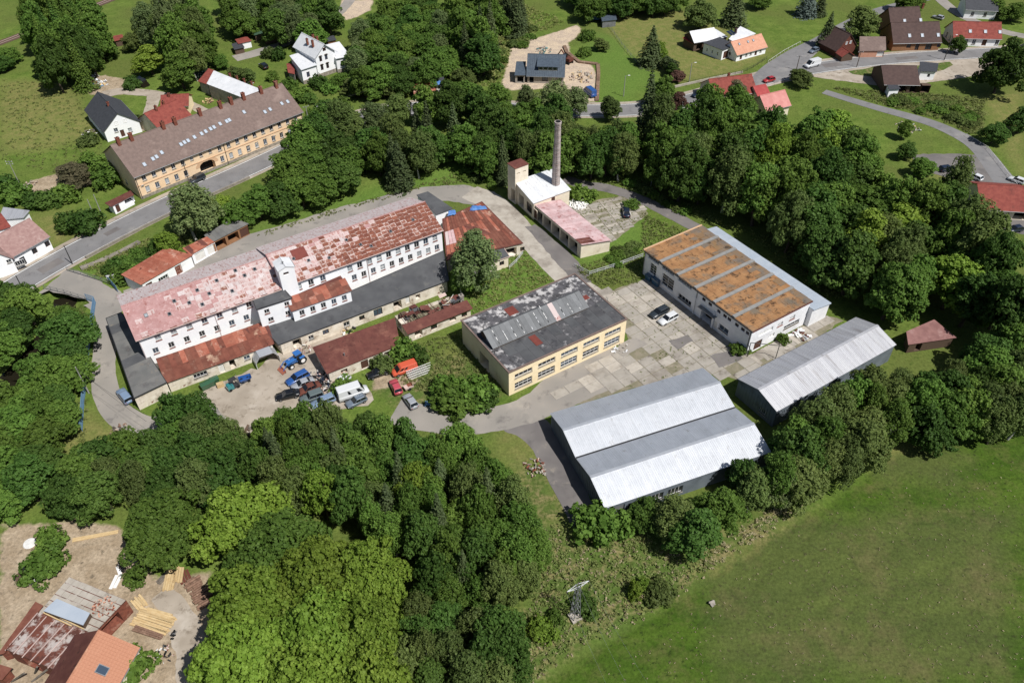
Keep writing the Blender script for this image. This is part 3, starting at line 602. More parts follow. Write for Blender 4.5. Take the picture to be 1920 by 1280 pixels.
def tree(kind, px, H, R=None, mat=None, label=None, group=None, cat='tree', base=None, name=None, v=None):
    b = G2(px) if base is None else base
    cr, tk, H0, R0 = PROTO[kind][v if v is not None else random.randrange(len(PROTO[kind]))]
    R = R or R0*H/H0
    nm = name or {'broad': 'broadleaf_tree', 'big': 'maple_tree', 'birch': 'birch_tree', 'shrub': 'shrub', 'spruce': 'spruce_tree', 'column': 'columnar_conifer'}[kind]
    e = empty(nm, (b[0], b[1], 0), random.random()*6.28, label, cat, group)
    sc = (R/R0*random.uniform(.9, 1.12), R/R0*random.uniform(.9, 1.12), H/H0)
    c = ob('crown', cr, e, scale=sc)
    if mat: omat(c, mat)
    ob('trunk', tk, e, scale=sc)
    TREES.append((b, R, H)); return e
def clear_mask(p, m=1.2):
    ok = np.ones(len(p), bool)
    for f in FOOT:
        mn, mx = f.min(0)-m-.1, f.max(0)+m+.1; c = np.where(ok & (p > mn).all(1) & (p < mx).all(1))[0]
        if len(c): ok[c] &= ~(inside(p[c], f) | (polydist(p[c], f) < m))
    for rp, hw in ROADS: 
        c = np.where(ok)[0]; ok[c] &= polydist(p[c], rp, False) > hw+.8
    for y in YARDS:
        c = np.where(ok)[0]; ok[c] &= ~inside(p[c], y)
    return ok
def grove(kinds, poly, sp, Hr, Rr, label, group, zc=5.0, mats=None, n=400, lo=.62, cat='tree', keepout=1.2, erode=.6):
    "trees whose crowns fill the outline; each one an object of its own"
    pg = poly_px(poly, zc*1.3); mn, mx = pg.min(0), pg.max(0); got = []; r2 = random.Random(len(group)*31+len(label)); r3 = np.random.default_rng(len(group)*17+len(label))
    C = mn+(mx-mn)*r3.random((3500, 2)); C = C[inside(C, pg)]; C = C[clear_mask(C, keepout)]; De = polydist(C, pg)
    T0 = np.array([[*q[0], q[1]] for q in TREES]) if TREES else np.zeros((0, 3)); A = []
    for p, de in zip(C, De):
        if len(A) >= n: break
        H = r2.uniform(*Hr); R = r2.uniform(*Rr); k = r2.choice(kinds); m = r2.choice(mats) if mats else None
        if de < erode*R: continue
        if A:
            a = np.array(A)
            if (np.hypot(a[:, 0]-p[0], a[:, 1]-p[1]) < (R+a[:, 2])*lo*sp).any(): continue
        if len(T0) and (np.hypot(T0[:, 0]-p[0], T0[:, 1]-p[1]) < (R+T0[:, 2])*.45).any(): continue
        qx, qy = P2((p[0], p[1], H*.7))
        if qx < -R*7-10 or qx > 1930+R*7 or qy < -R*6 or qy > 1290+R*11: continue
        A.append((*p, R))
        if isinstance(k, tuple): k, m = k
        if k == 'spruce': R *= .72; H *= 1.1
        if k == 'birch': R *= .78; H *= 1.05
        tree(k, None, H, R, m, (('tall ' if H > sum(Hr)/2*(1.1 if k == 'spruce' else 1.05 if k == 'birch' else 1) else 'lower ') if k != 'shrub' else '')+CW.get(m, '')+label.replace('{k}', KW[k]), group, base=p, cat=cat if k != 'shrub' else 'shrub')
    return len(A)
# ---------------------------------------------------------------- building kit
CACHE = {}; WR = random.Random(5)
def win_mesh(w, h, fm, cols, rows, t=.07):
    k = ('w', w, h, fm, cols, rows)
    if k not in CACHE:
        mb = MB(); y0, y1 = -.03, .04
        for x in ([0, w-t]+[w*i/cols-t*.4 for i in range(1, cols)]):
            mb.box(x, x+(t if x in (0, w-t) else t*.8), y0, y1, 0, h)
        for z in ([0, h-t]+[h*i/rows-t*.4 for i in range(1, rows)]):
            mb.box(t, w-t, y0+.008, y1-.008, z, z+(t if z in (0, h-t) else t*.8))
        CACHE[k] = mb.mesh('window', fm)
    return CACHE[k]
def box_mesh(key, mat, *b):
    k = ('b', key, mat)+b
    if k not in CACHE: CACHE[k] = MB().box(*b).mesh(key, mat)
    return CACHE[k]
class Bld:
    """rectangular or skewed four-sided building; local x runs along the near side, y goes back"""
    def __init__(s, name, label, cat, P, Z, wall, group=None, plinth=None, openings=None, gable=None, ridge=None, depth=.22, z0=0, thick_base=None):
        P = [np.asarray(p, float) for p in P]; s.P = P; s.Z = Z; s.wall = wall
        d = P[1]-P[0]; s.rz = math.atan2(d[1], d[0]); s.o = P[0]; c, sn = math.cos(s.rz), math.sin(s.rz)
        s.M = np.array([[c, sn], [-sn, c]])
        s.root = empty(name, (P[0][0], P[0][1], 0), s.rz, label, cat, group)
        FOOT.append(np.array(P)); s.loc = [s.M@(p-s.o) for p in P]
        mb = MB(); op = openings or {}
        for i, side in enumerate('frbl'):
            j = (i+1) % 4; a, b = s.loc[i], s.loc[j]; L = np.hypot(*(b-a)); U = (b-a)/L; Nn = np.array([U[1], -U[0]])
            za, zb = Z[i], Z[j]; zt = min(za, zb)
            s.panel(mb, a, U, Nn, L, zt, op.get(side, []), depth, z0)
            if abs(za-zb) > .01:
                if za > zb: mb.tri((*a, zb), (*b, zb), (*a, za))
                else: mb.tri((*a, za), (*b, za), (*b, zb))
            if gable and side in gable:
                m = (a+b)/2; mb.tri((*a, zt), (*b, zt), (*m, ridge))
        s.L = np.hypot(*(s.loc[1]-s.loc[0])); s.W = np.hypot(*(s.loc[3]-s.loc[0]))
        s.walls = mb.build('wall', wall, s.root)
    def panel(s, mb, a, U, Nn, L, H, ops, depth, z0=0):
        xs = sorted({0.0, L}|{max(0, min(L, o[0])) for o in ops}|{max(0, min(L, o[0]+o[2])) for o in ops}); zs = sorted({z0, H}|{max(z0, min(H, o[1])) for o in ops}|{max(z0, min(H, o[1]+o[3])) for o in ops})
        Q = lambda x, z, d=0: (a[0]+U[0]*x-Nn[0]*d, a[1]+U[1]*x-Nn[1]*d, z)
        for i in range(len(xs)-1):
            for j in range(len(zs)-1):
                xc, zc = (xs[i]+xs[i+1])/2, (zs[j]+zs[j+1])/2
                if any(o[0] < xc < o[0]+o[2] and o[1] < zc < o[1]+o[3] for o in ops): continue
                mb.quad(Q(xs[i], zs[j]), Q(xs[i+1], zs[j]), Q(xs[i+1], zs[j+1]), Q(xs[i], zs[j+1]))
        rz = math.atan2(U[1], U[0])
        for o in ops:
            x, z, w, h = o[:4]; kind = o[4] if len(o) > 4 else 'win'; D = depth
            if kind == 'void': D = 1.6
            mb.quad(Q(x, z), Q(x, z, D), Q(x, z+h, D), Q(x, z+h)); mb.quad(Q(x+w, z, D), Q(x+w, z), Q(x+w, z+h), Q(x+w, z+h, D))
            mb.quad(Q(x, z+h, D), Q(x+w, z+h, D), Q(x+w, z+h), Q(x, z+h)); mb.quad(Q(x, z), Q(x+w, z), Q(x+w, z, D), Q(x, z, D))
            p = Q(x, z, D-.03)
            if kind == 'void':
                ob('opening_back', box_mesh('opening_back', 'dark_void', 0, w, 0, .05, 0, h), s.root, Q(x, z, D), rz); continue
            if kind.startswith('door'):
                ob('door', box_mesh('door', {'door': 'door_brown', 'doorw': 'door_white', 'doord': 'steel_dark', 'doorr': 'rust_a', 'doorg': 'steel_grey'}[kind], 0, w, -.03, .05, 0, h), s.root, p, rz); continue
            fm, cols, rows, sill, gl = {'win': ('frame_white', 2, 1, 'kerb_stone', 'glass_dark'), 'winr': ('frame_white', 2, 1, 'sill_red', 'glass_dark'), 'win4': ('frame_white', 4, 1, 'kerb_stone', 'glass_dark'), 'win42': ('frame_white', 4, 2, 'kerb_stone', 'glass_dark'), 'win5': ('frame_white', 5, 1, None, 'glass_blue'), 'wing': ('frame_white', 2, 4, None, 'glass_pale'), 'winp': ('frame_white', 2, 2, 'sill_red', 'glass_pale'), 'winb': ('frame_brown', 2, 1, None, 'glass_dark'), 'win1': ('frame_white', 1, 2, None, 'glass_dark'), 'win24': ('frame_white', 2, 4, None, 'glass_dark')}[kind]
            if gl == 'glass_dark': gl = WR.choice(['glass_dark', 'glass_dark', 'glass_blue', 'glass_blue', 'glass_pale'] if kind in ('win', 'winr') else ['glass_dark', 'glass_dark', 'glass_blue'])
            f = ob('window', win_mesh(round(w, 2), round(h, 2), fm, cols, rows), s.root, p, rz)
            ob('pane', box_mesh('pane', gl, .05, round(w, 2)-.05, .045, .06, .05, round(h, 2)-.05), f)
            if sill: ob('sill', box_mesh('sill', sill, -.06, round(w, 2)+.06, -D-.1, -.032, -.07, .0), f)
    def slab(s, name, pts, t, mat, parent=None): return MB().slab(pts, t).build(name, mat, parent or s.root)
    def gable_roof(s, h, hr, mat, ov=.4, og=.35, t=.14, axis='x', mat2=None, cap=None, name='roof_slope'):
        L, Wd = s.L, s.W; k = []
        if axis == 'x':
            g = (hr-h)/(Wd/2)
            k.append(s.slab(name, [(-og, -ov, h-ov*g+t), (L+og, -ov, h-ov*g+t), (L+og, Wd/2, hr+t), (-og, Wd/2, hr+t)], t, mat))
            k.append(s.slab(name, [(L+og, Wd+ov, h-ov*g+t), (-og, Wd+ov, h-ov*g+t), (-og, Wd/2, hr+t), (L+og, Wd/2, hr+t)], t, mat2 or mat))
            rc = MB().tube((-og, Wd/2, hr+t), (L+og, Wd/2, hr+t), .12, k=6)
            gt = MB().tube((-og, -ov-.05, h-ov*g+t*.3), (L+og, -ov-.05, h-ov*g+t*.3), .07, k=6)
        else:
            g = (hr-h)/(L/2)
            k.append(s.slab(name, [(-ov, Wd+og, h-ov*g+t), (-ov, -og, h-ov*g+t), (L/2, -og, hr+t), (L/2, Wd+og, hr+t)], t, mat))
            k.append(s.slab(name, [(L+ov, -og, h-ov*g+t), (L+ov, Wd+og, h-ov*g+t), (L/2, Wd+og, hr+t), (L/2, -og, hr+t)], t, mat2 or mat))
            rc = MB().tube((L/2, -og, hr+t), (L/2, Wd+og, hr+t), .12, k=6)
            gt = MB().tube((L+ov+.05, -og, h-ov*g+t*.3), (L+ov+.05, Wd+og, h-ov*g+t*.3), .07, k=6)
        rc.build('ridge_cap', cap or mat, s.root); gt.build('gutter', 'steel_grey', s.root); return k
    def flat_roof(s, mat, ov=.15, t=.18, rim=None, name='roof', up=.0):
        c = sum(s.loc)/4; pts = []
        for q, z in zip(s.loc, s.Z):
            d = q-c; d = d/np.hypot(*d); e = q+d*ov*1.4; pts.append((e[0], e[1], z+t+up))
        r = s.slab(name, pts, t, mat)
        if rim:
            m = MB()
            for i in range(4): m.tube(pts[i], pts[(i+1) % 4], .09, k=4)
            m.build('roof_edge', rim, s.root)
        return r
    def chimney(s, x, y, z0, z1, w=.6, mat='brick_red', par=None):
        c = MB().box(x-w/2, x+w/2, y-w/2, y+w/2, z0, z1).box(x-w/2-.06, x+w/2+.06, y-w/2-.06, y+w/2+.06, z1, z1+.12).build('chimney', mat, par or s.root)
        MB().tube((x, y, z1+.12), (x, y, z1+.35), .13, k=8).build('flue', 'dark_void', c if par is None else s.root); return c
    def sheets(s, p0, ux, uy, nrm, nx_, ny_, w, h, pick, t=.02, gap=.012, name='roof_sheet', tilt=.012, rib=False, par=None, stag=0):
        "individual roofing sheets laid on a slope: p0 corner, ux along the eave, uy up the slope (unit vectors, local)"
        ux, uy, nrm = Vector(ux), Vector(uy), Vector(nrm); base = Matrix((ux, uy, nrm)).transposed()
        n = 0
        for j in range(ny_):
            for i in range(nx_):
                m = pick(i, j)
                if m is None: continue
                k = ('sh', round(w, 3), round(h, 3), m, t, rib)
                if k not in CACHE:
                    q = MB(); q.box(0, w-gap, 0, h+.05, 0, t)
                    if rib:
                        nr = max(1, int(round(w/rib)))
                        for a in range(nr): q.box((a+.5)*w/nr-.025, (a+.5)*w/nr+.025, 0, h+.05, t, t+.03)
                    else: q.box(-.015, .035, 0, h+.05, t, t+.03)
                    CACHE[k] = q.mesh(name, m)
                o = ob(name, CACHE[k], par or s.root)
                e = Matrix.Rotation(random.gauss(0, tilt), 3, 'X')@Matrix.Rotation(random.gauss(0, tilt), 3, 'Y')
                o.rotation_euler = (base@e).to_euler()
                o.location = Vector(p0)+ux*(i*w)+uy*(j*h+(stag*h if i % 2 else 0))+nrm*(random.uniform(0, .012)+(.004 if (i+j) % 2 else 0)); n += 1
        return n
    def skylight(s, p, ux, uy, nrm, w=.8, h=1.2, gl='skylight'):
        ux, uy, nrm = Vector(ux), Vector(uy), Vector(nrm); b = Matrix((ux, uy, nrm)).transposed()
        k = ('sky', w, h)
        if k not in CACHE:
            q = MB(); t = .09
            q.box(0, w, 0, t, 0, .14).box(0, w, h-t, h, 0, .14).box(0, t, t, h-t, 0, .14).box(w-t, w, t, h-t, 0, .14); CACHE[k] = q.mesh('skylight', 'steel_grey')
        o = ob('skylight', CACHE[k], s.root, Vector(p)); o.rotation_euler = b.to_euler()
        ob('pane', box_mesh('skypane', gl, .09, w-.09, .09, h-.09, .05, .09), o)
def rect(A, B, C, h):
    "near-left and near-right eave corners in the photo plus a far corner, all at height h -> four ground corners"
    a, b, c = G2(A, h), G2(B, h), G2(C, h); u = (b-a)/np.hypot(*(b-a)); v = np.array([-u[1], u[0]]); w = (c-a)@v
    return [a, b, b+v*w, a+v*w]
def rectw(A, B, w, h):
    a, b = G2(A, h), G2(B, h); u = (b-a)/np.hypot(*(b-a)); v = np.array([-u[1], u[0]]); return [a, b, b+v*w, a+v*w]
def quadpx(ps, hs): return [G2(p, h) for p, h in zip(ps, hs)]
def row(x0, n, step, z, w, h, kind='win'): return [(x0+i*step, z, w, h, kind) for i in range(n)]
def slope_axes(h, hr, half):
    g = math.atan2(hr-h, half); return (1, 0, 0), (0, math.cos(g), math.sin(g)), (0, -math.sin(g), math.cos(g)), half/math.cos(g)

# ---------------------------------------------------------------- the mill
h = 8.0
P = rect((257, 634), (828, 432), (226, 551), h); u = (P[1]-P[0])/np.hypot(*(P[1]-P[0])); v = np.array([-u[1], u[0]]); MW = 14.0; LM = np.hypot(*(P[1]-P[0])); SPLIT = 26.6
def seg(a, b, y0=0.0, y1=MW): return [P[0]+u*a+v*y0, P[0]+u*b+v*y0, P[0]+u*b+v*y1, P[0]+u*a+v*y1]
lw = row(2.6, 7, 2.75, 6.0, 1.05, 1.45, 'winr')+row(1.5, 7, 2.75, 3.4, 1.0, 1.3, 'winr')
lw = [(x, z, w, hh, 'winp' if i in (0, 2) else k) for i, (x, z, w, hh, k) in enumerate(lw)]
m1 = Bld('mill_building', 'long white mill wing with patchy pink and red sheet roof, nearest the bridge', 'building', seg(0, SPLIT), [h]*4, 'white_plaster', openings={'f': lw}, gable='rl', ridge=10.35)
rw = row(2.2, 3, 2.4, 6.0, 1.05, 1.4, 'winr')+row(12.6, 10, 2.08, 6.0, 1.05, 1.4, 'winr')[:10]+row(13.2, 10, 2.05, 3.6, 1.0, 1.35, 'winr')
rw = [(x, z, w, hh, 'winp' if i in (0, 6, 8, 12, 16) else k) for i, (x, z, w, hh, k) in enumerate(rw)]
m2 = Bld('mill_building', 'long white mill wing with heavily rusted sheet roof, beside the lift tower', 'building', seg(SPLIT+.01, LM), [h+.35]*4, 'white_plaster', openings={'f': rw}, gable='rl', ridge=11.0)
def mill_roof(b, h, hr, nx_, ny_, pick, ov=.45):
    ux, uy, nr, sl = slope_axes(h, hr, MW/2); g = (hr-h)/(MW/2)
    p0 = (-.4, -ov, h-ov*g+.02); Lx = b.L+.6; Ly = sl+ov/uy[1]
    b.slab('roof_deck', [(-.35, -ov+.03, h-ov*g), (b.L+.15, -ov+.03, h-ov*g), (b.L+.15, MW/2, hr), (-.35, MW/2, hr)], .14, 'rust_dark')
    b.slab('roof_slope', [(b.L+.15, MW+ov, h-ov*g), (-.35, MW+ov, h-ov*g), (-.35, MW/2, hr), (b.L+.15, MW/2, hr)], .14, 'worn_white')
    b.sheets(p0, ux, uy, nr, nx_, ny_, Lx/nx_, Ly/ny_, pick, stag=.18, tilt=.008)
    MB().tube((-.4, MW/2, hr+.06), (b.L+.2, MW/2, hr+.06), .14, k=6).build('ridge_cap', 'red_sheet', b.root)
    MB().tube((-.4, -ov-.06, h-ov*g-.02), (b.L+.2, -ov-.06, h-ov*g-.02), .08, k=6).build('gutter', 'rust_a', b.root)
    for x in (.1, b.L*.5): MB().tube((x, -.12, .3), (x, -.12, h-.3), .06, k=6).build('downpipe', 'worn_pink', b.root)
    return p0, ux, uy, nr, Lx, Ly
def pick1(i, j):
    f = i/22; r = random.random()
    if f < .22: return 'red_sheet' if r < .93 else 'worn_pink'
    e = f+random.gauss(0, .12)
    return 'red_sheet' if e < .36 else 'rust_b' if random.random() < .07*f else random.choice(['worn_pink', 'worn_pink', 'worn_pink', 'worn_white']) if e > .5 else random.choice(['red_sheet', 'worn_pink'])
q = mill_roof(m1, h, 10.35, 23, 8, pick1)
for fx, fy in ((.30, .62), (.24, .33), (.38, .44), (.46, .70), (.52, .50), (.60, .78), (.66, .36), (.45, .28), (.78, .66), (.86, .74), (.74, .88)):
    p = Vector(q[0])+Vector(q[1])*(fx*q[4])+Vector(q[2])*(fy*q[5])+Vector(q[3])*.05
    m1.skylight(p, q[1], q[2], q[3], .6, .7, 'glass_dark')
m1.skylight(Vector(q[0])+Vector(q[1])*(2.9)+Vector(q[2])*(3.9)+Vector(q[3])*.05, q[1], q[2], q[3], .62, .8, 'glass_pale')
def pick2(i, j):
    f = i/27; top = j/8
    e = f+.35*(1-top)+random.gauss(0, .13)
    if e > .72: return 'rust_a' if random.random() < .9 else 'rust_b'
    if e > .5: return random.choice(['rust_a', 'rust_b', 'rust_b', 'worn_pink'])
    w = [.04, .36, .5, .1]
    if random.random() < .012: return 'red_sheet'
    return random.choices(['rust_a', 'rust_b', 'worn_pink', 'worn_white'], w)[0]
q = mill_roof(m2, h+.35, 11.0, 29, 9, pick2)
for fx, fy in ((.12, .6), (.19, .42), (.3, .3), (.5, .36), (.55, .22), (.44, .62), (.86, .55), (.7, .44)):
    p = Vector(q[0])+Vector(q[1])*(fx*q[4])+Vector(q[2])*(fy*q[5])+Vector(q[3])*.05; m2.skylight(p, q[1], q[2], q[3], .55, .6, 'glass_dark')
m2.slab('roof_patch', [tuple(Vector(q[0])+Vector(q[1])*a+Vector(q[2])*b_+Vector(q[3])*.10) for a, b_ in ((4.4, 4.6), (7.2, 4.6), (7.2, 7.1), (4.4, 7.1))], .04, 'red_panel')
# verge board between the two roofs
MB().tube((-.3, -.45, h+.3), (-.3, MW/2, 11.07), .13, k=6).build('verge', 'red_sheet', m2.root)
# lift tower with a light hipped cap
hT = 12.2
a = seg(24.6, 27.5, -.1, 2.6); T = Bld('lift_tower', 'tall narrow white lift tower with pale metal cap rising from the mill front', 'tower', quadpx([(522, 509), (551, 500), (539, 484), (512, 492)], [hT]*4), [hT]*4, 'white_plaster', openings={'f': [(.75, 11.0, 1.0, .55, 'winb')]}, gable='fb', ridge=12.7)
T.gable_roof(hT, 12.75, 'light_metal', ov=.15, og=.12, t=.1, axis='y')
MB().box(1.2, 1.3, 1.0, 1.1, 12.8, 13.4).box(.95, 1.55, 1.03, 1.07, 13.2, 13.26).build('lightning_rod', 'steel_dark', T.root)
# projecting blocks on the front
b4 = Bld('mill_block', 'white two-storey block with dark felt roof left of the lift tower', 'building', quadpx([(483, 580), (545, 560), (527, 540), (474, 556)], [7.6]*4), [7.6]*4, 'white_plaster', openings={'f': [(1.0, 6.0, .95, 1.0, 'winr'), (4.8, 6.2, .9, 1.0, 'winr'), (1.3, 3.9, 1.0, 1.0, 'winr'), (4.6, 4.1, .9, 1.0, 'winr')]})
b4.flat_roof('bitumen', .2, .16, 'steel_dark')
b5 = Bld('mill_block', 'white block with rusty sheet roof right of the lift tower, five windows', 'building', quadpx([(548, 583), (657, 545), (636, 519), (550, 556)], [5.6, 5.6, 6.5, 6.5]), [5.6, 5.6, 6.5, 6.5], 'white_plaster', openings={'f': row(1.2, 5, 2.1, 3.75, .95, 1.3, 'winr')})
b5.flat_roof('rust_dark', .25, .1)
l = b5.loc; ux = Vector((l[1][0]-l[0][0], l[1][1]-l[0][1], 0)); Lx = ux.length; ux.normalize(); up = Vector((l[3][0]-l[0][0], l[3][1]-l[0][1], .9)); up = (up-ux*up.dot(ux)); Ls = up.length; up.normalize()
b5.sheets((-.25, -.3, 5.72), ux, up, ux.cross(up), 9, 2, (Lx+.5)/9, (Ls+.3)/2, lambda i, j: random.choice(['rust_c', 'rust_annex', 'rust_c', 'rust_orange']) if j == 0 else random.choice(['rust_c', 'rust_orange', 'rust_annex']))
# low annexes in front
b6 = Bld('mill_annex', 'long low annex with flat dark felt roof along the mill front', 'building', quadpx([(526, 646), (838, 528), (829, 473), (500, 616)], [2.5, 2.5, 3.4, 2.9]), [2.5, 2.5, 3.4, 2.9], 'dirty_plaster', openings={'f': [(2.2, .3, 1.6, 2.0, 'void'), (5.2, 1.0, 1.0, 1.0, 'win'), (8.0, .9, 1.2, 1.1, 'winb'), (12.2, .9, 1.2, 1.1, 'win'), (15.4, 1.0, 1.1, 1.1, 'winb'), (18.4, .6, 1.8, 1.7, 'winb'), (22.6, .3, 1.7, 2.0, 'void'), (25.2, .8, .9, 1.6, 'doorw'), (27.4, .9, 1.0, 1.2, 'void')]})
b6.flat_roof('bitumen', .3, .16, 'steel_dark')
b6b = Bld('mill_annex', 'narrow low annex with grey felt roof below the white two-storey block', 'building', quadpx([(508, 640), (555, 640), (505, 614), (500, 616)], [2.6, 2.7, 3.3, 3.3]), [2.6, 2.7, 3.2, 3.2], 'dirty_plaster') if False else None
b1 = Bld('mill_annex', 'low annex with long rusty sheet roof at the left end of the mill front', 'building', quadpx([(314, 716), (510, 645), (498, 606), (297, 672)], [2.5, 2.5, 3.4, 3.4]), [2.5, 2.5, 3.4, 3.4], 'dirty_plaster', openings={'f': [(4.2, 1.0, 2.4, 1.0, 'win4'), (8.6, .2, 1.0, 1.9, 'doorw'), (10.6, .2, 1.0, 2.0, 'void'), (13.2, 1.0, 1.1, 1.0, 'win')]})
b1.flat_roof('rust_dark', .3, .1)
l = b1.loc; ux = Vector((l[1][0]-l[0][0], l[1][1]-l[0][1], 0)); Lx = ux.length; ux.normalize(); up = Vector((l[3][0]-l[0][0], l[3][1]-l[0][1], .9)); up = (up-ux*up.dot(ux)); Ls = up.length; up.normalize()
b1.sheets((-.35, -.35, 2.62), ux, up, ux.cross(up), 20, 2, (Lx+.6)/20, (Ls+.2)/2, lambda i, j: random.choice(['rust_annex', 'rust_annex', 'rust_c']) if j == 0 or random.random() < .6 else 'rust_orange')
b2 = Bld('mill_annex', 'low flat grey felt-roofed annex around the left gable of the mill', 'building', quadpx([(252, 746), (312, 717), (228, 588), (200, 599)], [3.0]*4), [3.0]*4, 'dirty_plaster')
b2.flat_roof('bitumen_grey', .15, .16, 'steel_dark')
for k_ in range(9): b2.slab('felt_sheet', [(p[0], p[1], 3.20) for p in [b2.loc[0]*(1-t)+b2.loc[3]*t if s_ == 0 else b2.loc[1]*(1-t)+b2.loc[2]*t for s_, t in ((0, k_/9+.004), (1, k_/9+.004), (1, (k_+1)/9-.004), (0, (k_+1)/9-.004))]], .015, random.choice(['bitumen_grey', 'bitumen_grey', 'bitumen', 'bitumen_grey']))
# felt courses on the long annex roof
for k_ in range(14):
    t0, t1 = k_/14+.002, (k_+1)/14-.002; l = b6.loc; Z = b6.Z
    f_ = lambda i, j, t: (*(l[i]*(1-t)+l[j]*t), Z[i]*(1-t)+Z[j]*t+.175)
    b6.slab('felt_sheet', [f_(0, 1, t0), f_(0, 1, t1), f_(3, 2, t1), f_(3, 2, t0)], .012, 'bitumen')
# right end of the mill: grey-roofed stub, rusty hall with blue tarpaulins, small grey-roofed store
y1 = Bld('mill_annex', 'small block with plain grey roof behind the right end of the mill', 'building', quadpx([(817, 402), (847, 391), (803, 361), (783, 367)], [4.6, 4.6, 5.2, 5.2]), [4.6, 4.6, 5.2, 5.2], 'white_plaster'); y1.flat_roof('bitumen', .2, .14)
y2 = Bld('storage_shed', 'broad shed with rusty striped sheet roof and two blue tarpaulins, right of the mill', 'shed', quadpx([(839, 487), (978, 456), (903, 380), (832, 412)], [3.2, 3.0, 4.0, 4.4]), [3.2, 3.0, 4.0, 4.4], 'dirty_plaster', openings={'f': [(12.6, .4, 2.6, 2.0, 'void'), (16.0, .9, 1.0, 1.1, 'winb')], 'r': [(2, .9, 1.2, 1.2, 'winb'), (6, .2, 2.2, 2.3, 'void')]})
y2.flat_roof('rust_dark', .3, .1)
l = y2.loc; Z = y2.Z
for j in range(3):
    for i in range(18):
        f_ = lambda a, b_: (*((l[0]*(1-a)+l[1]*a)*(1-b_)+(l[3]*(1-a)+l[2]*a)*b_), (Z[0]*(1-a)+Z[1]*a)*(1-b_)+(Z[3]*(1-a)+Z[2]*a)*b_+.14+random.uniform(0, .02))
        a0, a1, c0, c1 = i/18+.002, (i+1)/18-.002, j/3+.002, (j+1)/3-.002
        y2.slab('roof_sheet', [f_(a0, c0), f_(a1, c0), f_(a1, c1), f_(a0, c1)], .02, random.choice(['rust_c', 'rust_annex', 'rust_c', 'rust_orange']) if i > 3 or j > 1 else random.choice(['worn_pink', 'rust_orange', 'pink_roof']))
def tarp(name, label, px, h, n=9, amp=.12, mat='blue_tarp'):
    p = [G2(q, h) for q in px]; mb = MB()
    for j in range(n+1):
        for i in range(n+1):
            a, b_ = i/n, j/n; q_ = (p[0]*(1-a)+p[1]*a)*(1-b_)+(p[3]*(1-a)+p[2]*a)*b_; mb.v.append((*(q_+np.array([random.gauss(0, .08), random.gauss(0, .08)])), h+amp*random.random()))
    for j in range(n):
        for i in range(n): k_ = j*(n+1)+i; mb.f.append((k_, k_+1, k_+n+2, k_+n+1))
    o = tag(mb.build(name, mat, None, True), label, 'tarpaulin'); md = o.modifiers.new('t', 'SOLIDIFY'); md.thickness = .02; return o
tarp('tarpaulin', 'crumpled blue tarpaulin at the near left corner of the rusty shed roof', [(838, 405), (856, 402), (853, 393), (842, 396)], 4.75)
tarp('tarpaulin', 'blue tarpaulin strip lying near the far edge of the rusty shed roof', [(880, 396), (914, 392), (910, 386), (884, 386)], 4.2)
y3 = Bld('store_building', 'small cream store with grey felt roof behind the tall birch', 'building', quadpx([(893, 503), (953, 482), (940, 462), (893, 480)], [2.5, 2.5, 2.9, 2.9]), [2.5, 2.5, 2.9, 2.9], 'cream_plaster', openings={'f': [(1.0, .9, 1.2, 1.1, 'win'), (3.4, .2, 1.0, 1.9, 'doorw'), (5.4, .9, 1.1, 1.1, 'winb')]}); y3.flat_roof('bitumen', .2, .14, 'rust_a')

# ---------------------------------------------------------------- derelict sheds in the yard
z1 = Bld('derelict_shed', 'long low shed with dark red rusted sheet roof beside the parked cars', 'shed', quadpx([(616, 699), (746, 647), (738, 598), (590, 651)], [2.5, 2.5, 3.3, 3.3]), [2.5, 2.5, 3.3, 3.3], 'dirty_plaster', openings={'f': [(2.2, .9, 1.2, 1.0, 'void'), (6, .2, 1.4, 1.9, 'door'), (10.6, .8, 1.6, 1.2, 'void')], 'l': [(1.4, .3, 1.4, 2.0, 'void')]})
z1.flat_roof('rust_dark', .3, .08); l = z1.loc; Z = z1.Z
for j in range(3):
    for i in range(11):
        f_ = lambda a, b_: (*((l[0]*(1-a)+l[1]*a)*(1-b_)+(l[3]*(1-a)+l[2]*a)*b_), (Z[0])*(1-b_)+Z[3]*b_+.12+random.uniform(0, .025))
        a0, a1, c0, c1 = i/11-.005, (i+1)/11-.004, j/3-.01, (j+1)/3-.008
        z1.slab('roof_sheet', [f_(a0, c0), f_(a1, c0), f_(a1, c1), f_(a0, c1)], .02, 'rust_dark')
MB().tube((4, 2.2, 2.8), (4, 2.2, 3.5), .12, k=7).build('vent_pipe', 'steel_grey', z1.root)
z2 = Bld('ruined_shed', 'half-collapsed brick shed with torn rusty roof under the birch', 'shed', quadpx([(766, 624), (882, 578), (842, 556), (740, 592)], [2.3]*4), [2.3]*4, 'dirty_plaster', openings={'f': [(1.2, .4, 1.6, 1.6, 'void'), (4.6, .7, 1.3, 1.2, 'winb'), (8.6, .8, 1.4, 1.1, 'void'), (11.2, .8, 1.2, 1.1, 'winb')], 'l': [(1, .3, 1.6, 1.7, 'void')]})
z2.slab('roof_slope', [(-.4, -.5, 2.5), (z2.L+.3, -.5, 2.5), (z2.L+.3, z2.W*.32, 3.0), (-.4, z2.W*.32, 3.0)], .1, 'rust_dark')
MB().box(.4, z2.L-.4, z2.W*.34, z2.W-.2, 1.4, 1.45).build('rubble_floor', 'joint_dirt', z2.root)
for k_ in range(20):   # exposed rafters and torn sheets
    x = .4+k_*(z2.L-.8)/19
    MB().tube((x, z2.W*.3, 2.95), (x+random.gauss(0, .35), z2.W*random.uniform(.55, 1.0), random.uniform(1.7, 3.3)), .07, k=4).build('rafter', 'wood_dark', z2.root)
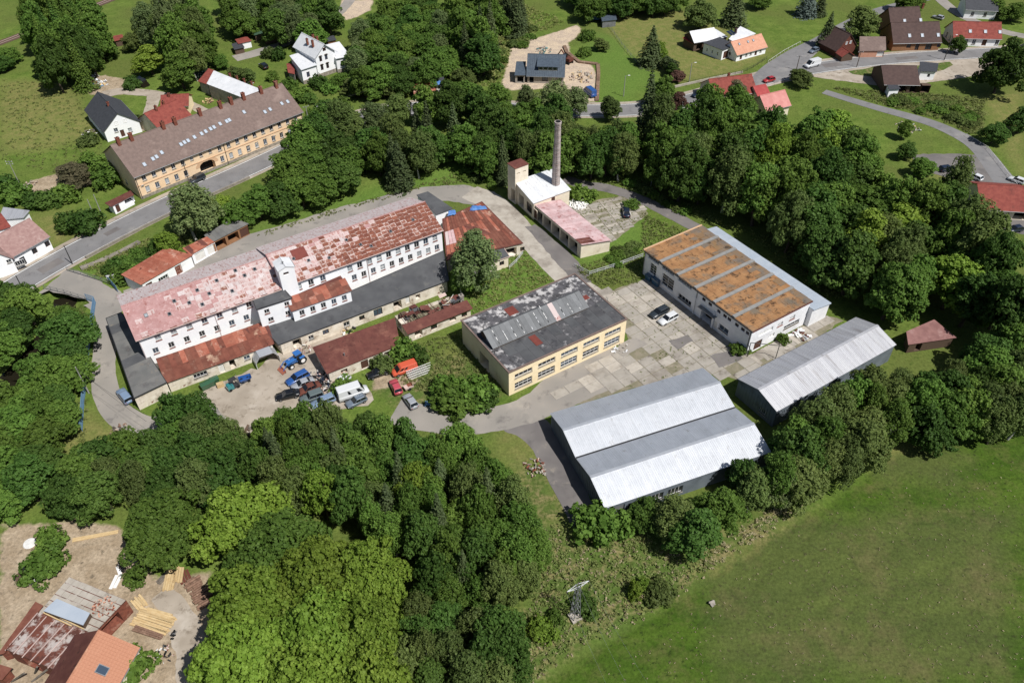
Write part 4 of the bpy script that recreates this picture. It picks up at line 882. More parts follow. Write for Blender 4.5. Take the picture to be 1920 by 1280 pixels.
for k_ in range(26):
    x, y = random.uniform(.3, z2.L-1.2), random.uniform(z2.W*.3, z2.W-.4); z = random.uniform(2.0, 3.2); w_, d_ = random.uniform(.8, 1.8), random.uniform(.6, 1.4); a, b_ = random.gauss(0, .3), random.gauss(0, .3)
    z2.slab('torn_sheet', [(x, y, z), (x+w_, y+random.gauss(0, .2), z+a*w_), (x+w_, y+d_, z+a*w_+b_*d_), (x, y+d_, z+b_*d_)], .03, random.choice(['rust_dark', 'rust_dark', 'rust_a', 'bitumen', 'wood_dark']))
for k_ in range(5): MB().tube((z2.L*.66+k_*.3, z2.W*.5, 3.1), (z2.L*.66+k_*.5+1.2, z2.W*(.35+.1*k_), 3.3), .04, k=4).build('broken_lath', 'wood_fresh' if k_ % 2 else 'frame_white', z2.root)
z2.chimney(z2.L-.5, z2.W*.45, 2.0, 3.9, .75, 'grey_plaster')
# ---------------------------------------------------------------- yellow workshop with roof monitor
h = 5.6
yb = Bld('workshop_building', 'yellow workshop with dark felt roof, roof monitor and two rows of white windows', 'building', rectw((954, 699), (1175, 599), 16.0, h), [h]*4, 'yellow_plaster', openings={'f': sum([[(1.2+i*4.85, .9, 3.6, 1.5, 'win42'), (1.2+i*4.85, 3.55, 3.6, .95, 'win4')] for i in range(5)], []), 'l': [(6.2, .05, 3.2, 3.1, 'void')]})
mb = MB(); mb.box(-.15, yb.L+.15, -.15, .15, h, h+.22).box(-.15, yb.L+.15, yb.W-.15, yb.W+.15, h, h+.22).box(-.15, .15, .15, yb.W-.15, h, h+.22).box(yb.L-.15, yb.L+.15, .15, yb.W-.15, h, h+.22); mb.build('parapet', 'brown_tile', yb.root)
rd = yb.slab('roof', [(.15, .15, h+.1), (yb.L-.15, .15, h+.1), (yb.L-.15, yb.W-.15, h+.1), (.15, yb.W-.15, h+.1)], .2, 'bitumen')
mx0, mx1, my0, my1, mh, mh2 = .9, yb.L-4.2, 6.2, 10.6, h+.55, h+2.1
def yfelt(i, j):
    return 'bitumen_patch' if j < 3 else 'bitumen_worn'
for j in range(5):
    for i in range(13):
        yy0, yy1 = .2+j*(yb.W-.4)/5, .2+(j+1)*(yb.W-.4)/5-.03; xx0, xx1 = .2+i*(yb.L-.4)/13, .2+(i+1)*(yb.L-.4)/13-.03
        yb.slab('felt_sheet', [(xx0, yy0, h+.13), (xx1, yy0, h+.13), (xx1, yy1, h+.13), (xx0, yy1, h+.13)], .025, ('bitumen_worn' if (j > 2 or (i > 10 and j > 1)) else 'bitumen_patch' if random.random() < .35 else 'bitumen') if not (i in (0,) and j < 2) else 'bitumen_worn')
yb.slab('roof_patch', [(7.6, 2.9, h+.19), (9.0, 2.9, h+.19), (9.0, 5.6, h+.19), (7.6, 5.6, h+.19)], .04, 'red_panel')
yb.slab('roof_patch', [(8.0, 12.2, h+.19), (10.0, 12.2, h+.19), (10.0, 14.4, h+.19), (8.0, 14.4, h+.19)], .04, 'red_panel')
yb.slab('roof_patch', [(22.2, 8.4, h+.19), (23.4, 8.4, h+.19), (23.4, 9.6, h+.19), (22.2, 9.6, h+.19)], .04, 'red_panel')
mon = MB(); mon.poly([(mx0, my0, h+.1), (mx0, my1, h+.1), (mx0, my1, mh+.6), (mx0, (my0+my1)/2+.9, mh2), (mx0, my0, mh)]).poly([(mx1, my1, h+.1), (mx1, my0, h+.1), (mx1, my0, mh), (mx1, (my0+my1)/2+.9, mh2), (mx1, my1, mh+.6)]); mon.quad((mx0, my0, h+.1), (mx1, my0, h+.1), (mx1, my0, mh), (mx0, my0, mh)); mon.build('monitor_wall', 'wood_dark', yb.root)
ry = (my0+my1)/2+.9
g = math.atan2(mh2-mh, ry-my0); sl = math.hypot(mh2-mh, ry-my0)
yb.sheets((mx0-.3, my0-.2*math.cos(g), mh-.2*math.sin(g)+.03), (1, 0, 0), (0, math.cos(g), math.sin(g)), (0, -math.sin(g), math.cos(g)), 20, 1, (mx1-mx0+.5)/20, sl+.2, lambda i, j: 'monitor_sheet' if i != 13 else 'worn_pink', name='monitor_sheet', tilt=.004)
yb.slab('monitor_slope', [(mx1+.2, my1+.2, mh+.5), (mx0-.3, my1+.2, mh+.5), (mx0-.3, ry, mh2+.05), (mx1+.2, ry, mh2+.05)], .06, 'monitor_sheet')
for k_ in range(11):
    x = mx0+1.2+k_*(mx1-mx0-2)/10.5
    for q_ in range(random.choice((1, 3, 4, 5))):
        t0 = q_*.22+.05; t1 = t0+random.uniform(.08, .19); P3 = lambda xx, t: (xx, my0+(ry-my0)*t, mh+(mh2-mh)*t+.13)
        yb.slab('seam_strip', [P3(x, t0), P3(x+.09, t0), P3(x+.09, t1), P3(x, t1)], .03, random.choice(['frame_white', 'frame_white', 'dark_void', 'light_metal']))
MB().box(mx0-.04, mx0+.02, my0+1.2, my0+2.6, h+.4, h+1.1).build('monitor_window', 'glass_pale', yb.root)
for i in range(6):
    for dz in (0, .55): MB().box(yb.L-8+i*.9, yb.L-7.2+i*.9, -2.6+.1*i, -1.3+.1*i, .02, .06).build('pallet_frame', 'frame_white', yb.root) if False else None
MB().tube((yb.L+.1, .3, .1), (yb.L+.1, .3, h), .06, k=6).build('downpipe', 'rust_a', yb.root)
for x in (yb.L+.25,): 
    lad = MB()
    for dy in (6.0, 6.5): lad.tube((x, dy, 3.2), (x, dy, h+1.0), .03, k=4)
    for k_ in range(9): lad.tube((x, 6.0, 3.3+k_*.36), (x, 6.5, 3.3+k_*.36), .025, k=4)
    lad.build('ladder', 'steel_grey', yb.root)
# ---------------------------------------------------------------- white hall with lichen-covered roof
h = 5.78
fo = [(1.9, 1.6, 1.9, 2.5, 'win24'), (5.6, 1.2, 3.4, 2.7, 'win24'), (10.6, 1.0, 3.6, 1.1, 'win4'), (17.0, .05, 3.5, 3.0, 'void'), (21.8, 1.1, 2.4, 1.2, 'win'), (20.4, .1, .9, 2.0, 'doorw'), (1.0, 4.75, 3.2, .55, 'win5'), (5.2, 4.75, 3.4, .55, 'win5'), (9.8, 4.75, 3.8, .55, 'win5'), (16.6, 4.4, .9, .75, 'winb'), (18.3, 4.4, .9, .75, 'winb'), (20.6, 4.3, .9, .75, 'winb'), (22.2, 4.3, .9, .75, 'winb'), (23.3, 4.3, .9, .75, 'winb'), (25.2, 4.3, .9, .75, 'winb'), (26.7, 4.3, .9, .75, 'winb'), (27.9, 4.3, .8, .75, 'winb')]
ro = [(9.2, 1.5, 4.2, .9, 'win4'), (2.2, 3.3, 3.6, .9, 'wing'), (7.0, 3.3, 1.4, .9, 'winp'), (10.2, 3.4, 1.4, .9, 'winp'), (1.6, .05, 2.0, 2.2, 'door'), (5.4, 1.3, 1.4, .9, 'wing')]
wh = Bld('factory_hall', 'white hall with orange lichen roof divided by grey strips', 'building', rect((1210, 470), (1411, 621), (1523, 566), h), [h]*4, 'hall_white', openings={'f': fo, 'r': ro})
wh.slab('roof_deck', [(-.2, -.25, h+.12), (wh.L+.2, -.25, h+.12), (wh.L+.2, wh.W+.2, h+.12), (-.2, wh.W+.2, h+.12)], .2, 'lichen_grey')
bays = [0.0, 4.6, 9.6, 14.5, 19.6, 24.6, wh.L]
for k_ in range(6):
    x0, x1 = bays[k_]+(.45 if k_ else -.1), bays[k_+1]-(.35 if k_ < 5 else -.1); nxx = 4; ny_ = 9
    for i in range(nxx):
        for j in range(ny_):
            a0, a1 = x0+(x1-x0)*i/nxx, x0+(x1-x0)*(i+1)/nxx-.03; c0, c1 = -.15+(wh.W+.3)*j/ny_, -.15+(wh.W+.3)*(j+1)/ny_-.03
            zc = h+.15+.07*math.sin(math.pi*(i+.5)/nxx)+random.uniform(0, .02)
            wh.slab('felt_sheet', [(a0, c0, zc), (a1, c0, zc), (a1, c1, zc), (a0, c1, zc)], .05, 'lichen_roof' if j < 6+(k_ > 1)+(k_ > 3)+random.choice((0, 0, 1)) else 'lichen_grey')
    if k_: wh.slab('roof_strip', [(bays[k_]-.3, -.2, h+.36), (bays[k_]+.4, -.2, h+.36), (bays[k_]+.4, wh.W+.15, h+.36), (bays[k_]-.3, wh.W+.15, h+.36)], .2, 'strip_grey')
MB().box(-.3, -.05, -.3, wh.W+.2, h-.05, h+.38).build('parapet', 'ochre_trim', wh.root)
MB().box(-.05, wh.L+.25, -.36, -.22, h-.12, h+.12).build('gutter', 'steel_dark', wh.root)
MB().box(wh.L+.2, wh.L+.32, -.2, wh.W+.2, h-.1, h+.16).build('roof_edge', 'rust_dark', wh.root)
for x in (.2, 15.3, wh.L-.2): MB().tube((x, -.12, .1), (x, -.12, h-.1), .07, k=6).build('downpipe', 'steel_grey' if x < 20 else 'steel_dark', wh.root)
for x in (15.2, 20.2): MB().box(x-.2, x+.2, -.16, -.003, 0, 4.0).build('pilaster', 'hall_white', wh.root)
MB().box(16.6, 20.9, -.9, -.003, 3.1, 3.2).build('canopy', 'steel_grey', wh.root)
ln = Bld('lean_to', 'low lean-to with smooth pale blue-grey metal roof behind the white hall', 'building', [wh.o+(wh.M.T@np.array(q_)) for q_ in ((-.2, wh.W+.05), (wh.L+.9, wh.W+.05), (wh.L+.9, wh.W+5.0), (-.2, wh.W+5.0))], [4.3, 4.3, 3.6, 3.6], 'hall_white')
ln.flat_roof('blue_metal', .2, .08)
ux, up = Vector((1, 0, 0)), Vector((0, 4.95, -.7)).normalized()
ln.sheets((-.2, -.1, 4.42), ux, up, ux.cross(up), 24, 1, (ln.L+.4)/24, 5.25, lambda i, j: 'blue_metal', rib=.5, tilt=.001)
# ---------------------------------------------------------------- corrugated halls
def corr_hall(name, label, P, h, hr, split, roofm, wallm, nsh, ops=None):
    b = Bld(name, label, 'building', P, [h]*4, wallm, openings=ops); Wd = b.W; n = split; w = Wd/n
    for k_ in range(n):
        y0 = k_*w; ux, uy, nr, sl = slope_axes(h, hr, w/2); pw = (b.L+.5)/nsh
        e = .12 if k_ == 0 else 0
        b.sheets((-.25, y0-e*uy[1], h-e*uy[2]+.03), ux, uy, nr, nsh, 1, pw, sl+e, lambda i, j: roofm, rib=.33, tilt=.0015)
        e2 = .12 if k_ == n-1 else 0
        b.sheets((b.L+.25, y0+w+e2*uy[1], h-e2*uy[2]+.03), (-1, 0, 0), (0, -uy[1], uy[2]), (0, -nr[1], nr[2]), nsh, 1, pw, sl+e2, lambda i, j: roofm, rib=.33, tilt=.0015)
        MB().slab([(-.28, y0+w/2-.25, hr+.10), (b.L+.28, y0+w/2-.25, hr+.10), (b.L+.28, y0+w/2+.25, hr+.10), (-.28, y0+w/2+.25, hr+.10)], .05).build('ridge_cap', roofm, b.root)
        for x in (0, b.L):
            g_ = MB()
            if x == 0: g_.tri((0, y0+w, h), (0, y0, h), (0, y0+w/2, hr))
            else: g_.tri((x, y0, h), (x, y0+w, h), (x, y0+w/2, hr))
            g_.build('gable', wallm, b.root)
        if k_: MB().box(-.2, b.L+.2, y0-.14, y0+.14, h-.1, h+.14).build('valley_gutter', 'steel_dark', b.root)
    # wall cladding ribs on the left gable and the near side
    rb = MB()
    for k_ in range(int(Wd/.6)): rb.box(-.05, -.002, k_*.6, k_*.6+.12, .1, h-.05)
    rb.build('cladding_rib', wallm, b.root); return b
Pd = rect((1034, 775), (1316, 691), (1139, 950), 3.5); Pd = [Pd[3], Pd[2], Pd[1], Pd[0]]
dh = corr_hall('storage_hall', 'twin-gabled corrugated metal hall in the foreground with bright roof', Pd, 3.5, 4.75, 2, 'galvanised', 'hall_dark', 28, {'f': [(.6, .2, 2.6, 2.6, 'doorg'), (3.8, .9, 2.6, 1.6, 'win4'), (7.2, .9, 2.6, 1.6, 'win4'), (10.6, .9, 2.6, 1.6, 'win4')]})
Pv = rect((1386, 710), (1604, 596), (1459, 769), 4.0); Pv = [Pv[3], Pv[2], Pv[1], Pv[0]]
vh = corr_hall('storage_hall', 'single-gabled corrugated metal hall beside the tree belt', Pv, 4.0, 5.25, 1, 'galvanised_old', 'hall_dark', 28, {'l': [(5.4, .9, 1.6, 1.2, 'win4')]})
# ---------------------------------------------------------------- boiler house, chimney, open shed
hT = 9.17
bt = Bld('boiler_tower', 'square plaster tower with flat rusty cap beside the brick chimney', 'tower', rect((966, 317), (990.5, 308), (946, 309), hT), [hT]*4, 'cream_plaster', openings={'f': [(.4, 7.6, .9, .3, 'void'), (2.1, 7.6, .9, .3, 'void')], 'l': [(1.2, .2, 1.6, 3.4, 'void')]})
bt.flat_roof('rust_dark', .12, .12)
bh = Bld('boiler_house', 'boiler house with pale metal roof at the foot of the brick chimney', 'building', quadpx([(1001, 381), (1068, 356), (1034, 318), (967, 341)], [4.3, 4.3, 5.4, 5.4]), [4.3, 4.3, 5.4, 5.4], 'cream_plaster', openings={'l': [(1.5, .3, 2.2, 3.0, 'void'), (5.0, .8, 2.4, 2.4, 'winb'), (8.2, .6, 1.4, 2.4, 'door')], 'f': [(4.8, 2.4, 1.0, 1.6, 'door')]})
bh.flat_roof('light_metal', .25, .1); l = bh.loc; Z = bh.Z
for i in range(12):
    f_ = lambda a, b_: (*((l[0]*(1-a)+l[1]*a)*(1-b_)+(l[3]*(1-a)+l[2]*a)*b_), Z[0]*(1-b_)+Z[3]*b_+.125)
    bh.slab('roof_sheet', [f_(i/12+.003, -.03), f_((i+1)/12-.003, -.03), f_((i+1)/12-.003, 1.02), f_(i/12+.003, 1.02)], .02, 'light_metal')
cb = G(1042, 343, 5.0); ch = empty('factory_chimney', (cb[0], cb[1], 0), 0, 'tall round weathered brick chimney behind the boiler house', 'chimney')
Hc = 20.0
while P2((cb[0], cb[1], Hc))[1] > 231: Hc += .1
mb = MB(); n_ = 20
for k_ in range(n_):
    z0, z1 = Hc*k_/n_, Hc*(k_+1)/n_; r0 = 1.06-.40*z0/Hc; r1 = 1.06-.40*z1/Hc; mb.tube((0, 0, z0), (0, 0, z1), r0, r1, 20, cap=(k_ == n_-1))
mb.build('shaft', 'chimney_brick', ch)
for k_ in range(10): MB().tube((0, 0, 5.5+k_*1.6), (0, 0, 5.58+k_*1.6), 1.08-.40*(5.5+k_*1.6)/Hc, k=20).build('iron_band', 'strip_grey', ch)
MB().tube((0, 0, Hc-.5), (0, 0, Hc+.05), .76, .78, 20).build('crown_ring', 'chimney_brick', ch)
MB().tube((0, 0, Hc+.0), (0, 0, Hc+.09), .6, .6, 16).build('flue', 'dark_void', ch)
lad = MB()
for dx in (-.2, .2): lad.tube((dx, -1.2, 5), (dx, -.84, Hc), .03, k=4)
for k_ in range(30): t = k_/30; lad.tube((-.2, -1.2+.36*t, 5+(Hc-5)*t), (.2, -1.2+.36*t, 5+(Hc-5)*t), .025, k=4)
lad.build('ladder', 'steel_dark', ch)
os_ = quadpx([(1090, 458), (1144, 450), (1052, 376), (1001, 383)], [3.6, 2.9, 2.9, 3.6])
sh = Bld('open_shed', 'open-sided shed with faded pink sheet roof and one rust-brown sheet', 'shed', os_, [3.6, 2.9, 2.9, 3.6], 'cream_plaster', openings={'l': [(.6+i*3.3, .05, 2.9, 2.9, 'void') for i in range(5)]})
l = sh.loc; Z = sh.Z; sh.flat_roof('pink_roof', .25, .08)
for i in range(17):
    for j in range(2):
        f_ = lambda a, b_: (*((l[0]*(1-a)+l[3]*a)*(1-b_)+(l[1]*(1-a)+l[2]*a)*b_), Z[0]*(1-b_)+Z[1]*b_+.10)
        sh.slab('roof_sheet', [f_(i/17+.002, j/2+.49), f_(i/17+.002, j/2-.02), f_((i+1)/17-.002, j/2-.02), f_((i+1)/17-.002, j/2+.49)][::-1], .02, 'rust_dark' if i < 2 and j == 0 else 'pink_roof')
rs = Bld('garden_shed', 'small shed with weathered red-brown roof right of the single hall', 'shed', quadpx([(1706, 645), (1788, 633), (1750, 602), (1704, 622)], [2.2, 2.2, 3.0, 3.0]), [2.2, 2.2, 3.0, 3.0], 'wood_dark', openings={'f': [(1.5, .2, 1.2, 1.7, 'void')]}); rs.flat_roof('shed_roof', .35, .1)
# ---------------------------------------------------------------- rusty garage row by the road
def mono(name, label, px, hs, wall, roof, cat='building', ops=None, ov=.3, nsh=0, sm=None, rim=None):
    b = Bld(name, label, cat, quadpx(px, hs), hs, wall, openings=ops); b.flat_roof(roof, ov, .1, rim)
    l, Z = b.loc, b.Z
    for i in range(nsh):
        f_ = lambda a, b_: (*((l[0]*(1-a)+l[1]*a)*(1-b_)+(l[3]*(1-a)+l[2]*a)*b_), (Z[0]*(1-a)+Z[1]*a)*(1-b_)+(Z[3]*(1-a)+Z[2]*a)*b_+.12+random.uniform(0, .015))
        b.slab('roof_sheet', [f_(i/nsh+.002, -.04), f_((i+1)/nsh-.002, -.04), f_((i+1)/nsh-.002, 1.03), f_(i/nsh+.002, 1.03)], .02, (random.choice(sm) if sm else roof))
    return b
mono('garage_row', 'white garage with bright rust-orange sheet roof, nearest the blue gate', [(266, 532), (358, 480), (310, 467), (231, 514)], [2.7, 2.7, 3.2, 3.2], 'white_plaster', 'rust_orange', 'garage', {'f': [(.6, .2, 1.4, 1.9, 'door'), (3.4, .9, 2.2, .9, 'win4'), (7.4, .1, 1.5, 2.2, 'doorr')]}, nsh=11)
mono('garage_row', 'narrow white garage with rust-brown roof in the middle of the garage row', [(359, 477), (398, 455), (386, 446), (346, 465)], [2.6]*2+[3.0]*2, 'white_plaster', 'rust_orange', 'garage', {'f': [(.6, .1, 2.3, 2.1, 'doorw'), (3.6, .1, 2.2, 2.1, 'doorw')]}, nsh=5, sm=['rust_orange', 'rust_dark'])
mono('open_store', 'open timber-fronted store with grey sheet roof at the far end of the garage row', [(398, 454), (463, 421), (437, 411), (386, 440)], [2.6]*2+[3.0]*2, 'timber_wall', 'bitumen_grey', 'shed', {'f': [(.4, .1, 2.6, 2.1, 'void'), (3.6, .1, 2.6, 2.1, 'void'), (6.6, .1, 2.2, 2.1, 'door')]}, nsh=7, sm=['galvanised_old', 'bitumen_grey', 'galvanised_old'])
# ---------------------------------------------------------------- tenement with passage
h = 6.2
Pt = rect((250, 330), (565, 208), (212, 280), h); Lt = np.hypot(*(Pt[1]-Pt[0]))
tw = []
for i in range(18):
    x = 1.6+i*2.42
    if x < 13 or x > 20.4: tw += [(x, 4.15, 1.0, 1.45, 'win'), (x, 1.2, 1.0, 1.5, 'win')]
    else: tw += [(x, 4.5, .8, .9, 'win')]
tw.append((15.4, .05, 4.0, 2.9, 'void'))
tn = Bld('tenement_house', 'long ochre two-storey tenement with brown roof and arched passage by the road', 'building', Pt, [h]*4, 'ochre_plaster', openings={'f': tw, 'l': [(4, 1.3, 1.0, 1.4, 'win'), (8, 1.3, 1.0, 1.4, 'win')]}, gable='rl', ridge=10.9)
k = tn.gable_roof(h, 10.95, 'brown_tile', ov=.55, og=.25, t=.18)
MB().box(-.06, tn.L+.06, -.10, -.004, 3.3, 3.5).build('string_course', 'ochre_trim', tn.root)
MB().box(-.05, tn.L+.05, -.08, -.003, 0, .75).build('plinth', 'stone_base', tn.root)
arch = MB()
for i in range(9):
    a0, a1 = math.pi*i/9, math.pi*(i+1)/9; c = lambda a, r: (17.4-r*math.cos(a), 2.0+r*.55*math.sin(a)*1.0)
    arch.slab([(c(a0, 2.0)[0], -.12, c(a0, 2.0)[1]), (c(a1, 2.0)[0], -.12, c(a1, 2.0)[1]), (c(a1, 2.0)[0], -.005, c(a1, 2.0)[1]), (c(a0, 2.0)[0], -.005, c(a0, 2.0)[1])], .0) if False else None
    arch.poly([(c(a0, 2.0)[0], -.05, c(a0, 2.0)[1]), (c(a1, 2.0)[0], -.05, c(a1, 2.0)[1]), (c(a1, 3.0)[0], -.05, min(3.25, c(a1, 3.2)[1])), (c(a0, 3.0)[0], -.05, min(3.25, c(a0, 3.2)[1]))])
arch.build('passage_arch', 'ochre_trim', tn.root)
ax = slope_axes(h, 10.95, tn.W/2)
def tsky(bld, x, t, hh, hrr, w=.8, hgt_=1.1, gl='skylight', ov=0):
    a_ = slope_axes(hh, hrr, bld.W/2); p = Vector((x, 0, hh+.2))+Vector(a_[1])*(t*a_[3])
    bld.skylight(p, a_[0], a_[1], a_[2], w, hgt_, gl)
for x, t in ((3.2, .10), (5.6, .16), (6.6, .18), (8.2, .24), (13.2, .26), (14.2, .28), (15.2, .29), (17.0, .32), (19.0, .34), (20.2, .36), (21.6, .38), (22.6, .39), (24.4, .42), (26.2, .42), (27.0, .43), (31.5, .50), (36.2, .28), (37.8, .30), (41.5, .34), (43.2, .33)): tsky(tn, x, t, h, 10.95)
for x in (1.6, 4.6, 12.5, 15.5, 22.0, 27.5, 30.5, 34.0, 39.0, 43.5): tn.chimney(x, tn.W/2-.5, 10.2, 12.4, .8)
for x in (.2, 11.8, 22.6, tn.L-.2): MB().tube((x, -.12, .1), (x, -.12, h-.2), .07, k=6).build('downpipe', 'steel_dark', tn.root)
for i, (x, z) in enumerate(((1.1, 3.3), (28.6, 2.2), (31.0, 2.4), (36.2, 2.6))): MB().tube((x, -.35, z), (x, -.28, z+.05), .38, .34, 12).build('satellite_dish', 'frame_white', tn.root)
# ---------------------------------------------------------------- houses
def house(name, label, A, B, depth, h, hr, wall, roof, ops=None, axis='x', ov=.4, og=.3, chim=(), cat='house', C=None, mat2=None, chm='brick_red'):
    P = rect(A, B, C, h) if C else rectw(A, B, depth, h)
    b = Bld(name, label, cat, P, [h]*4, wall, openings=ops, gable='rl' if axis == 'x' else 'fb', ridge=hr); b.gable_roof(h, hr, roof, ov, og, .14, axis, mat2)
    for x, y, z0, z1 in chim: b.chimney(x, y, z0, z1, .55, chm)
    return b
sl_ = house('slate_house', 'white gabled house with dark slate roof behind the tenement', (195, 246), (260, 227), 15.5, 3.1, 6.6, 'white_plaster', 'slate', {'f': [(2.3, 1.9, 1.0, 1.1, 'win'), (5.6, .9, 1.0, 1.1, 'win'), (3.6, .2, 1.0, 1.9, 'door')]}, axis='y', chim=((4.2, 6, 6.0, 7.4),))
for x, z in ((3.0, 3.7), (5.2, 3.7)): 
    f = ob('window', win_mesh(.9, 1.0, 'frame_white', 2, 1), sl_.root, (x, -.04, z)); ob('pane', box_mesh('pane', 'glass_dark', .05, .85, .045, .06, .05, .95), f)
rh = house('red_roof_house', 'house with dull red hipped roof just behind the tenement', (298, 241), (356, 215), 9, 2.8, 5.6, 'cream_plaster', 'red_tile', {'f': [(2, 1, 1, 1.2, 'win')]}, chim=((3, 4, 4.9, 6.6), (6, 5, 5, 6.4)))
house('red_roof_house', 'small house with weathered red roof and yellow wall, farther back beside the lane', (303, 200), (352, 197), 6, 2.6, 4.3, 'yellow_plaster', 'red_tile', {'f': [(2, .9, 1, 1.1, 'win'), (5, .9, 1, 1.1, 'win')]}, chim=((2, 2.5, 3.8, 5.0),))
wl_ = Bld('outbuilding', 'long outbuilding with pale sheet roof behind the tenement', 'building', quadpx([(390, 158), (478, 192), (492, 170), (402, 134)], [4.0, 4.0, 5.0, 5.0]), [4.0, 4.0, 5.0, 5.0], 'grey_plaster'); wl_.flat_roof('light_metal', .3, .1)
for x in (3, 6, 9, 12): wl_.chimney(x, wl_.W-.6, 4.6, 5.8, .45)
for i in range(14):
    l, Z = wl_.loc, wl_.Z; f_ = lambda a, b_: (*((l[0]*(1-a)+l[1]*a)*(1-b_)+(l[3]*(1-a)+l[2]*a)*b_), Z[0]*(1-b_)+Z[3]*b_+.12)
    wl_.slab('roof_sheet', [f_(i/14+.003, -.04), f_((i+1)/14-.003, -.04), f_((i+1)/14-.003, 1.02), f_(i/14+.003, 1.02)], .02, 'light_metal')
mono('outbuilding', 'brown lean-to at the left end of the pale-roofed outbuilding', [(373, 152), (389, 158), (402, 134), (391, 130)], [3.2]*4, 'grey_plaster', 'red_tile')
# white villa
vl = house('villa', 'white villa with steep pale metal roof and arched window hoods', (591, 107), (627, 95), 11.0, 6.4, 9.2, 'white_plaster', 'light_metal', {'f': [(1.2, 1.9, .9, 1.6, 'winb'), (3.1, 1.9, .9, 1.6, 'winb'), (1.2, 4.5, .9, 1.5, 'winb'), (3.1, 4.5, .9, 1.5, 'winb')]}, axis='y', ov=.5, og=.5, chim=((1.6, 3.0, 8, 9.8), (1.4, 5.6, 8, 9.6), (4.4, 5, 7.5, 9.6), (4.6, 7.5, 7.5, 9.4)))
MB().box(-.06, vl.L+.06, -.08, -.003, 0, 1.2).build('plinth', 'stone_base', vl.root)
for z in (3.55, 6.05):
    for x in (1.65, 3.55):
        hd = MB()
        for i in range(5):
            a0, a1 = math.pi*i/5, math.pi*(i+1)/5
            hd.slab([(x-.62*math.cos(a0), -.14, z+.28*math.sin(a0)), (x-.62*math.cos(a1), -.14, z+.28*math.sin(a1)), (x-.62*math.cos(a1), -.004, z+.28*math.sin(a1)), (x-.62*math.cos(a0), -.004, z+.28*math.sin(a0))], .12)
        hd.build('window_hood', 'wood_dark', vl.root)
f = ob('window', win_mesh(1.0, .9, 'frame_brown', 3, 1), vl.root, (vl.L/2-.5, -.05, 7.3)); ob('pane', box_mesh('pane', 'glass_dark', .05, .95, .045, .06, .05, .85), f)
vr = Bld('villa_wing', 'right side wing of the white villa with low pale roof', 'house', quadpx([(630, 110), (655, 105), (636, 80), (612, 86)], [4.4]*2+[5.0]*2), [4.4]*2+[5.0]*2, 'white_plaster', openings={'f': [(1.2, 1.8, 1.0, 1.6, 'winb')]}); vr.flat_roof('light_metal', .35, .12)
vw = Bld('villa_wing', 'left side wing of the white villa with low pale roof and porch', 'house', quadpx([(565, 131), (592, 122), (570, 98), (545, 106)], [4.4]*2+[5.0]*2), [4.4]*2+[5.0]*2, 'white_plaster', openings={'f': [(1.4, 1.6, 1.0, 1.6, 'winb')], 'l': [(2, .3, 1.0, 2.0, 'door')]}); vw.flat_roof('light_metal', .35, .12)
for b in (vr, vw): MB().box(-.05, b.L+.05, -.07, -.003, 0, 1.1).build('plinth', 'stone_base', b.root)
mono('porch', 'small red-roofed porch at the left wall of the villa', [(541, 136), (552, 139), (551, 121), (538, 121)], [2.6, 2.6, 2.9, 2.9], 'grey_plaster', 'red_tile', 'porch')
# house under construction
cs = house('new_house', 'unfinished house with blue-grey standing seam roof and long dormer on the building site', (989, 140), (1057, 142), 10, 2.5, 6.4, 'kerb_stone', 'slate_blue', {'f': [(.6, .1, 1.2, 2.0, 'void'), (4.2, .7, 1.7, 1.4, 'winb'), (8.8, .8, 1.0, 1.2, 'winb')], 'r': [(3, .8, 1.2, 1.2, 'winb')]}, ov=.5)
a_ = slope_axes(2.5, 6.4, 5.0)
sm_ = MB()
for i in range(22):
    x = -.3+i*(cs.L+.6)/21; p0 = Vector((x, -.5, 2.5-.5*.78+.16)); p1 = Vector((x, 5.0, 6.56)); sm_.tube(p0, p1, .035, k=4)
sm_.build('roof_seam', 'slate_blue', cs.root)
dm = MB().box(3.0, 8.6, 1.0, 1.1, 3.2, 4.6); dm.build('dormer_wall', 'dark_void', cs.root)
cs.slab('dormer_roof', [(2.6, .5, 4.75), (9.0, .5, 4.75), (9.0, 3.9, 5.9), (2.6, 3.9, 5.9)], .15, 'slate_blue')
for i in range(4): 
    f = ob('window', win_mesh(1.2, 1.0, 'frame_white', 1, 1), cs.root, (3.2+i*1.35, .93, 3.5)); ob('pane', box_mesh('pane', 'glass_dark', .05, 1.15, .045, .06, .05, .95), f)
mono('new_annex', 'low annex of the unfinished house with blue-grey roof', [(966, 141), (984, 141), (985, 117), (969, 117)], [2.4, 2.4, 3.8, 3.8], 'kerb_stone', 'slate_blue', 'house', {'f': [(.6, .1, 1.8, 1.9, 'void')]})
# cottage, garage and barn, top right
ct = house('cottage', 'low white cottage with peach tiled roof by the road bend', (1382, 102), (1437, 87), 6.5, 2.3, 4.9, 'white_plaster', 'peach_tile', {'f': [(1.4, .2, .9, 1.8, 'door'), (3.6, .9, .8, .9, 'win'), (5.4, .9, .8, .9, 'win'), (7.4, .2, .9, 1.8, 'door'), (9.4, .9, .8, .9, 'win')], 'l': [(3, .9, .9, .9, 'winb')]}, chim=())
for x in (2.0, 5.5, 7.6): tsky(ct, x, .55, 2.3, 4.9, .6, .8, 'skylight')
gr = mono('garage', 'white flat garage with dark roof beside the peach-roofed cottage', [(1355, 94), (1377, 85), (1350, 71), (1320, 81)], [3.2]*4, 'white_plaster', 'slate', 'garage', {'f': [(.8, .1, 2.6, 2.3, 'door')], 'l': [(1.2, 1.0, .5, 1.0, 'win1'), (3.2, 1.0, .5, 1.0, 'win1'), (5.2, 1.0, .5, 1.0, 'win1')]})
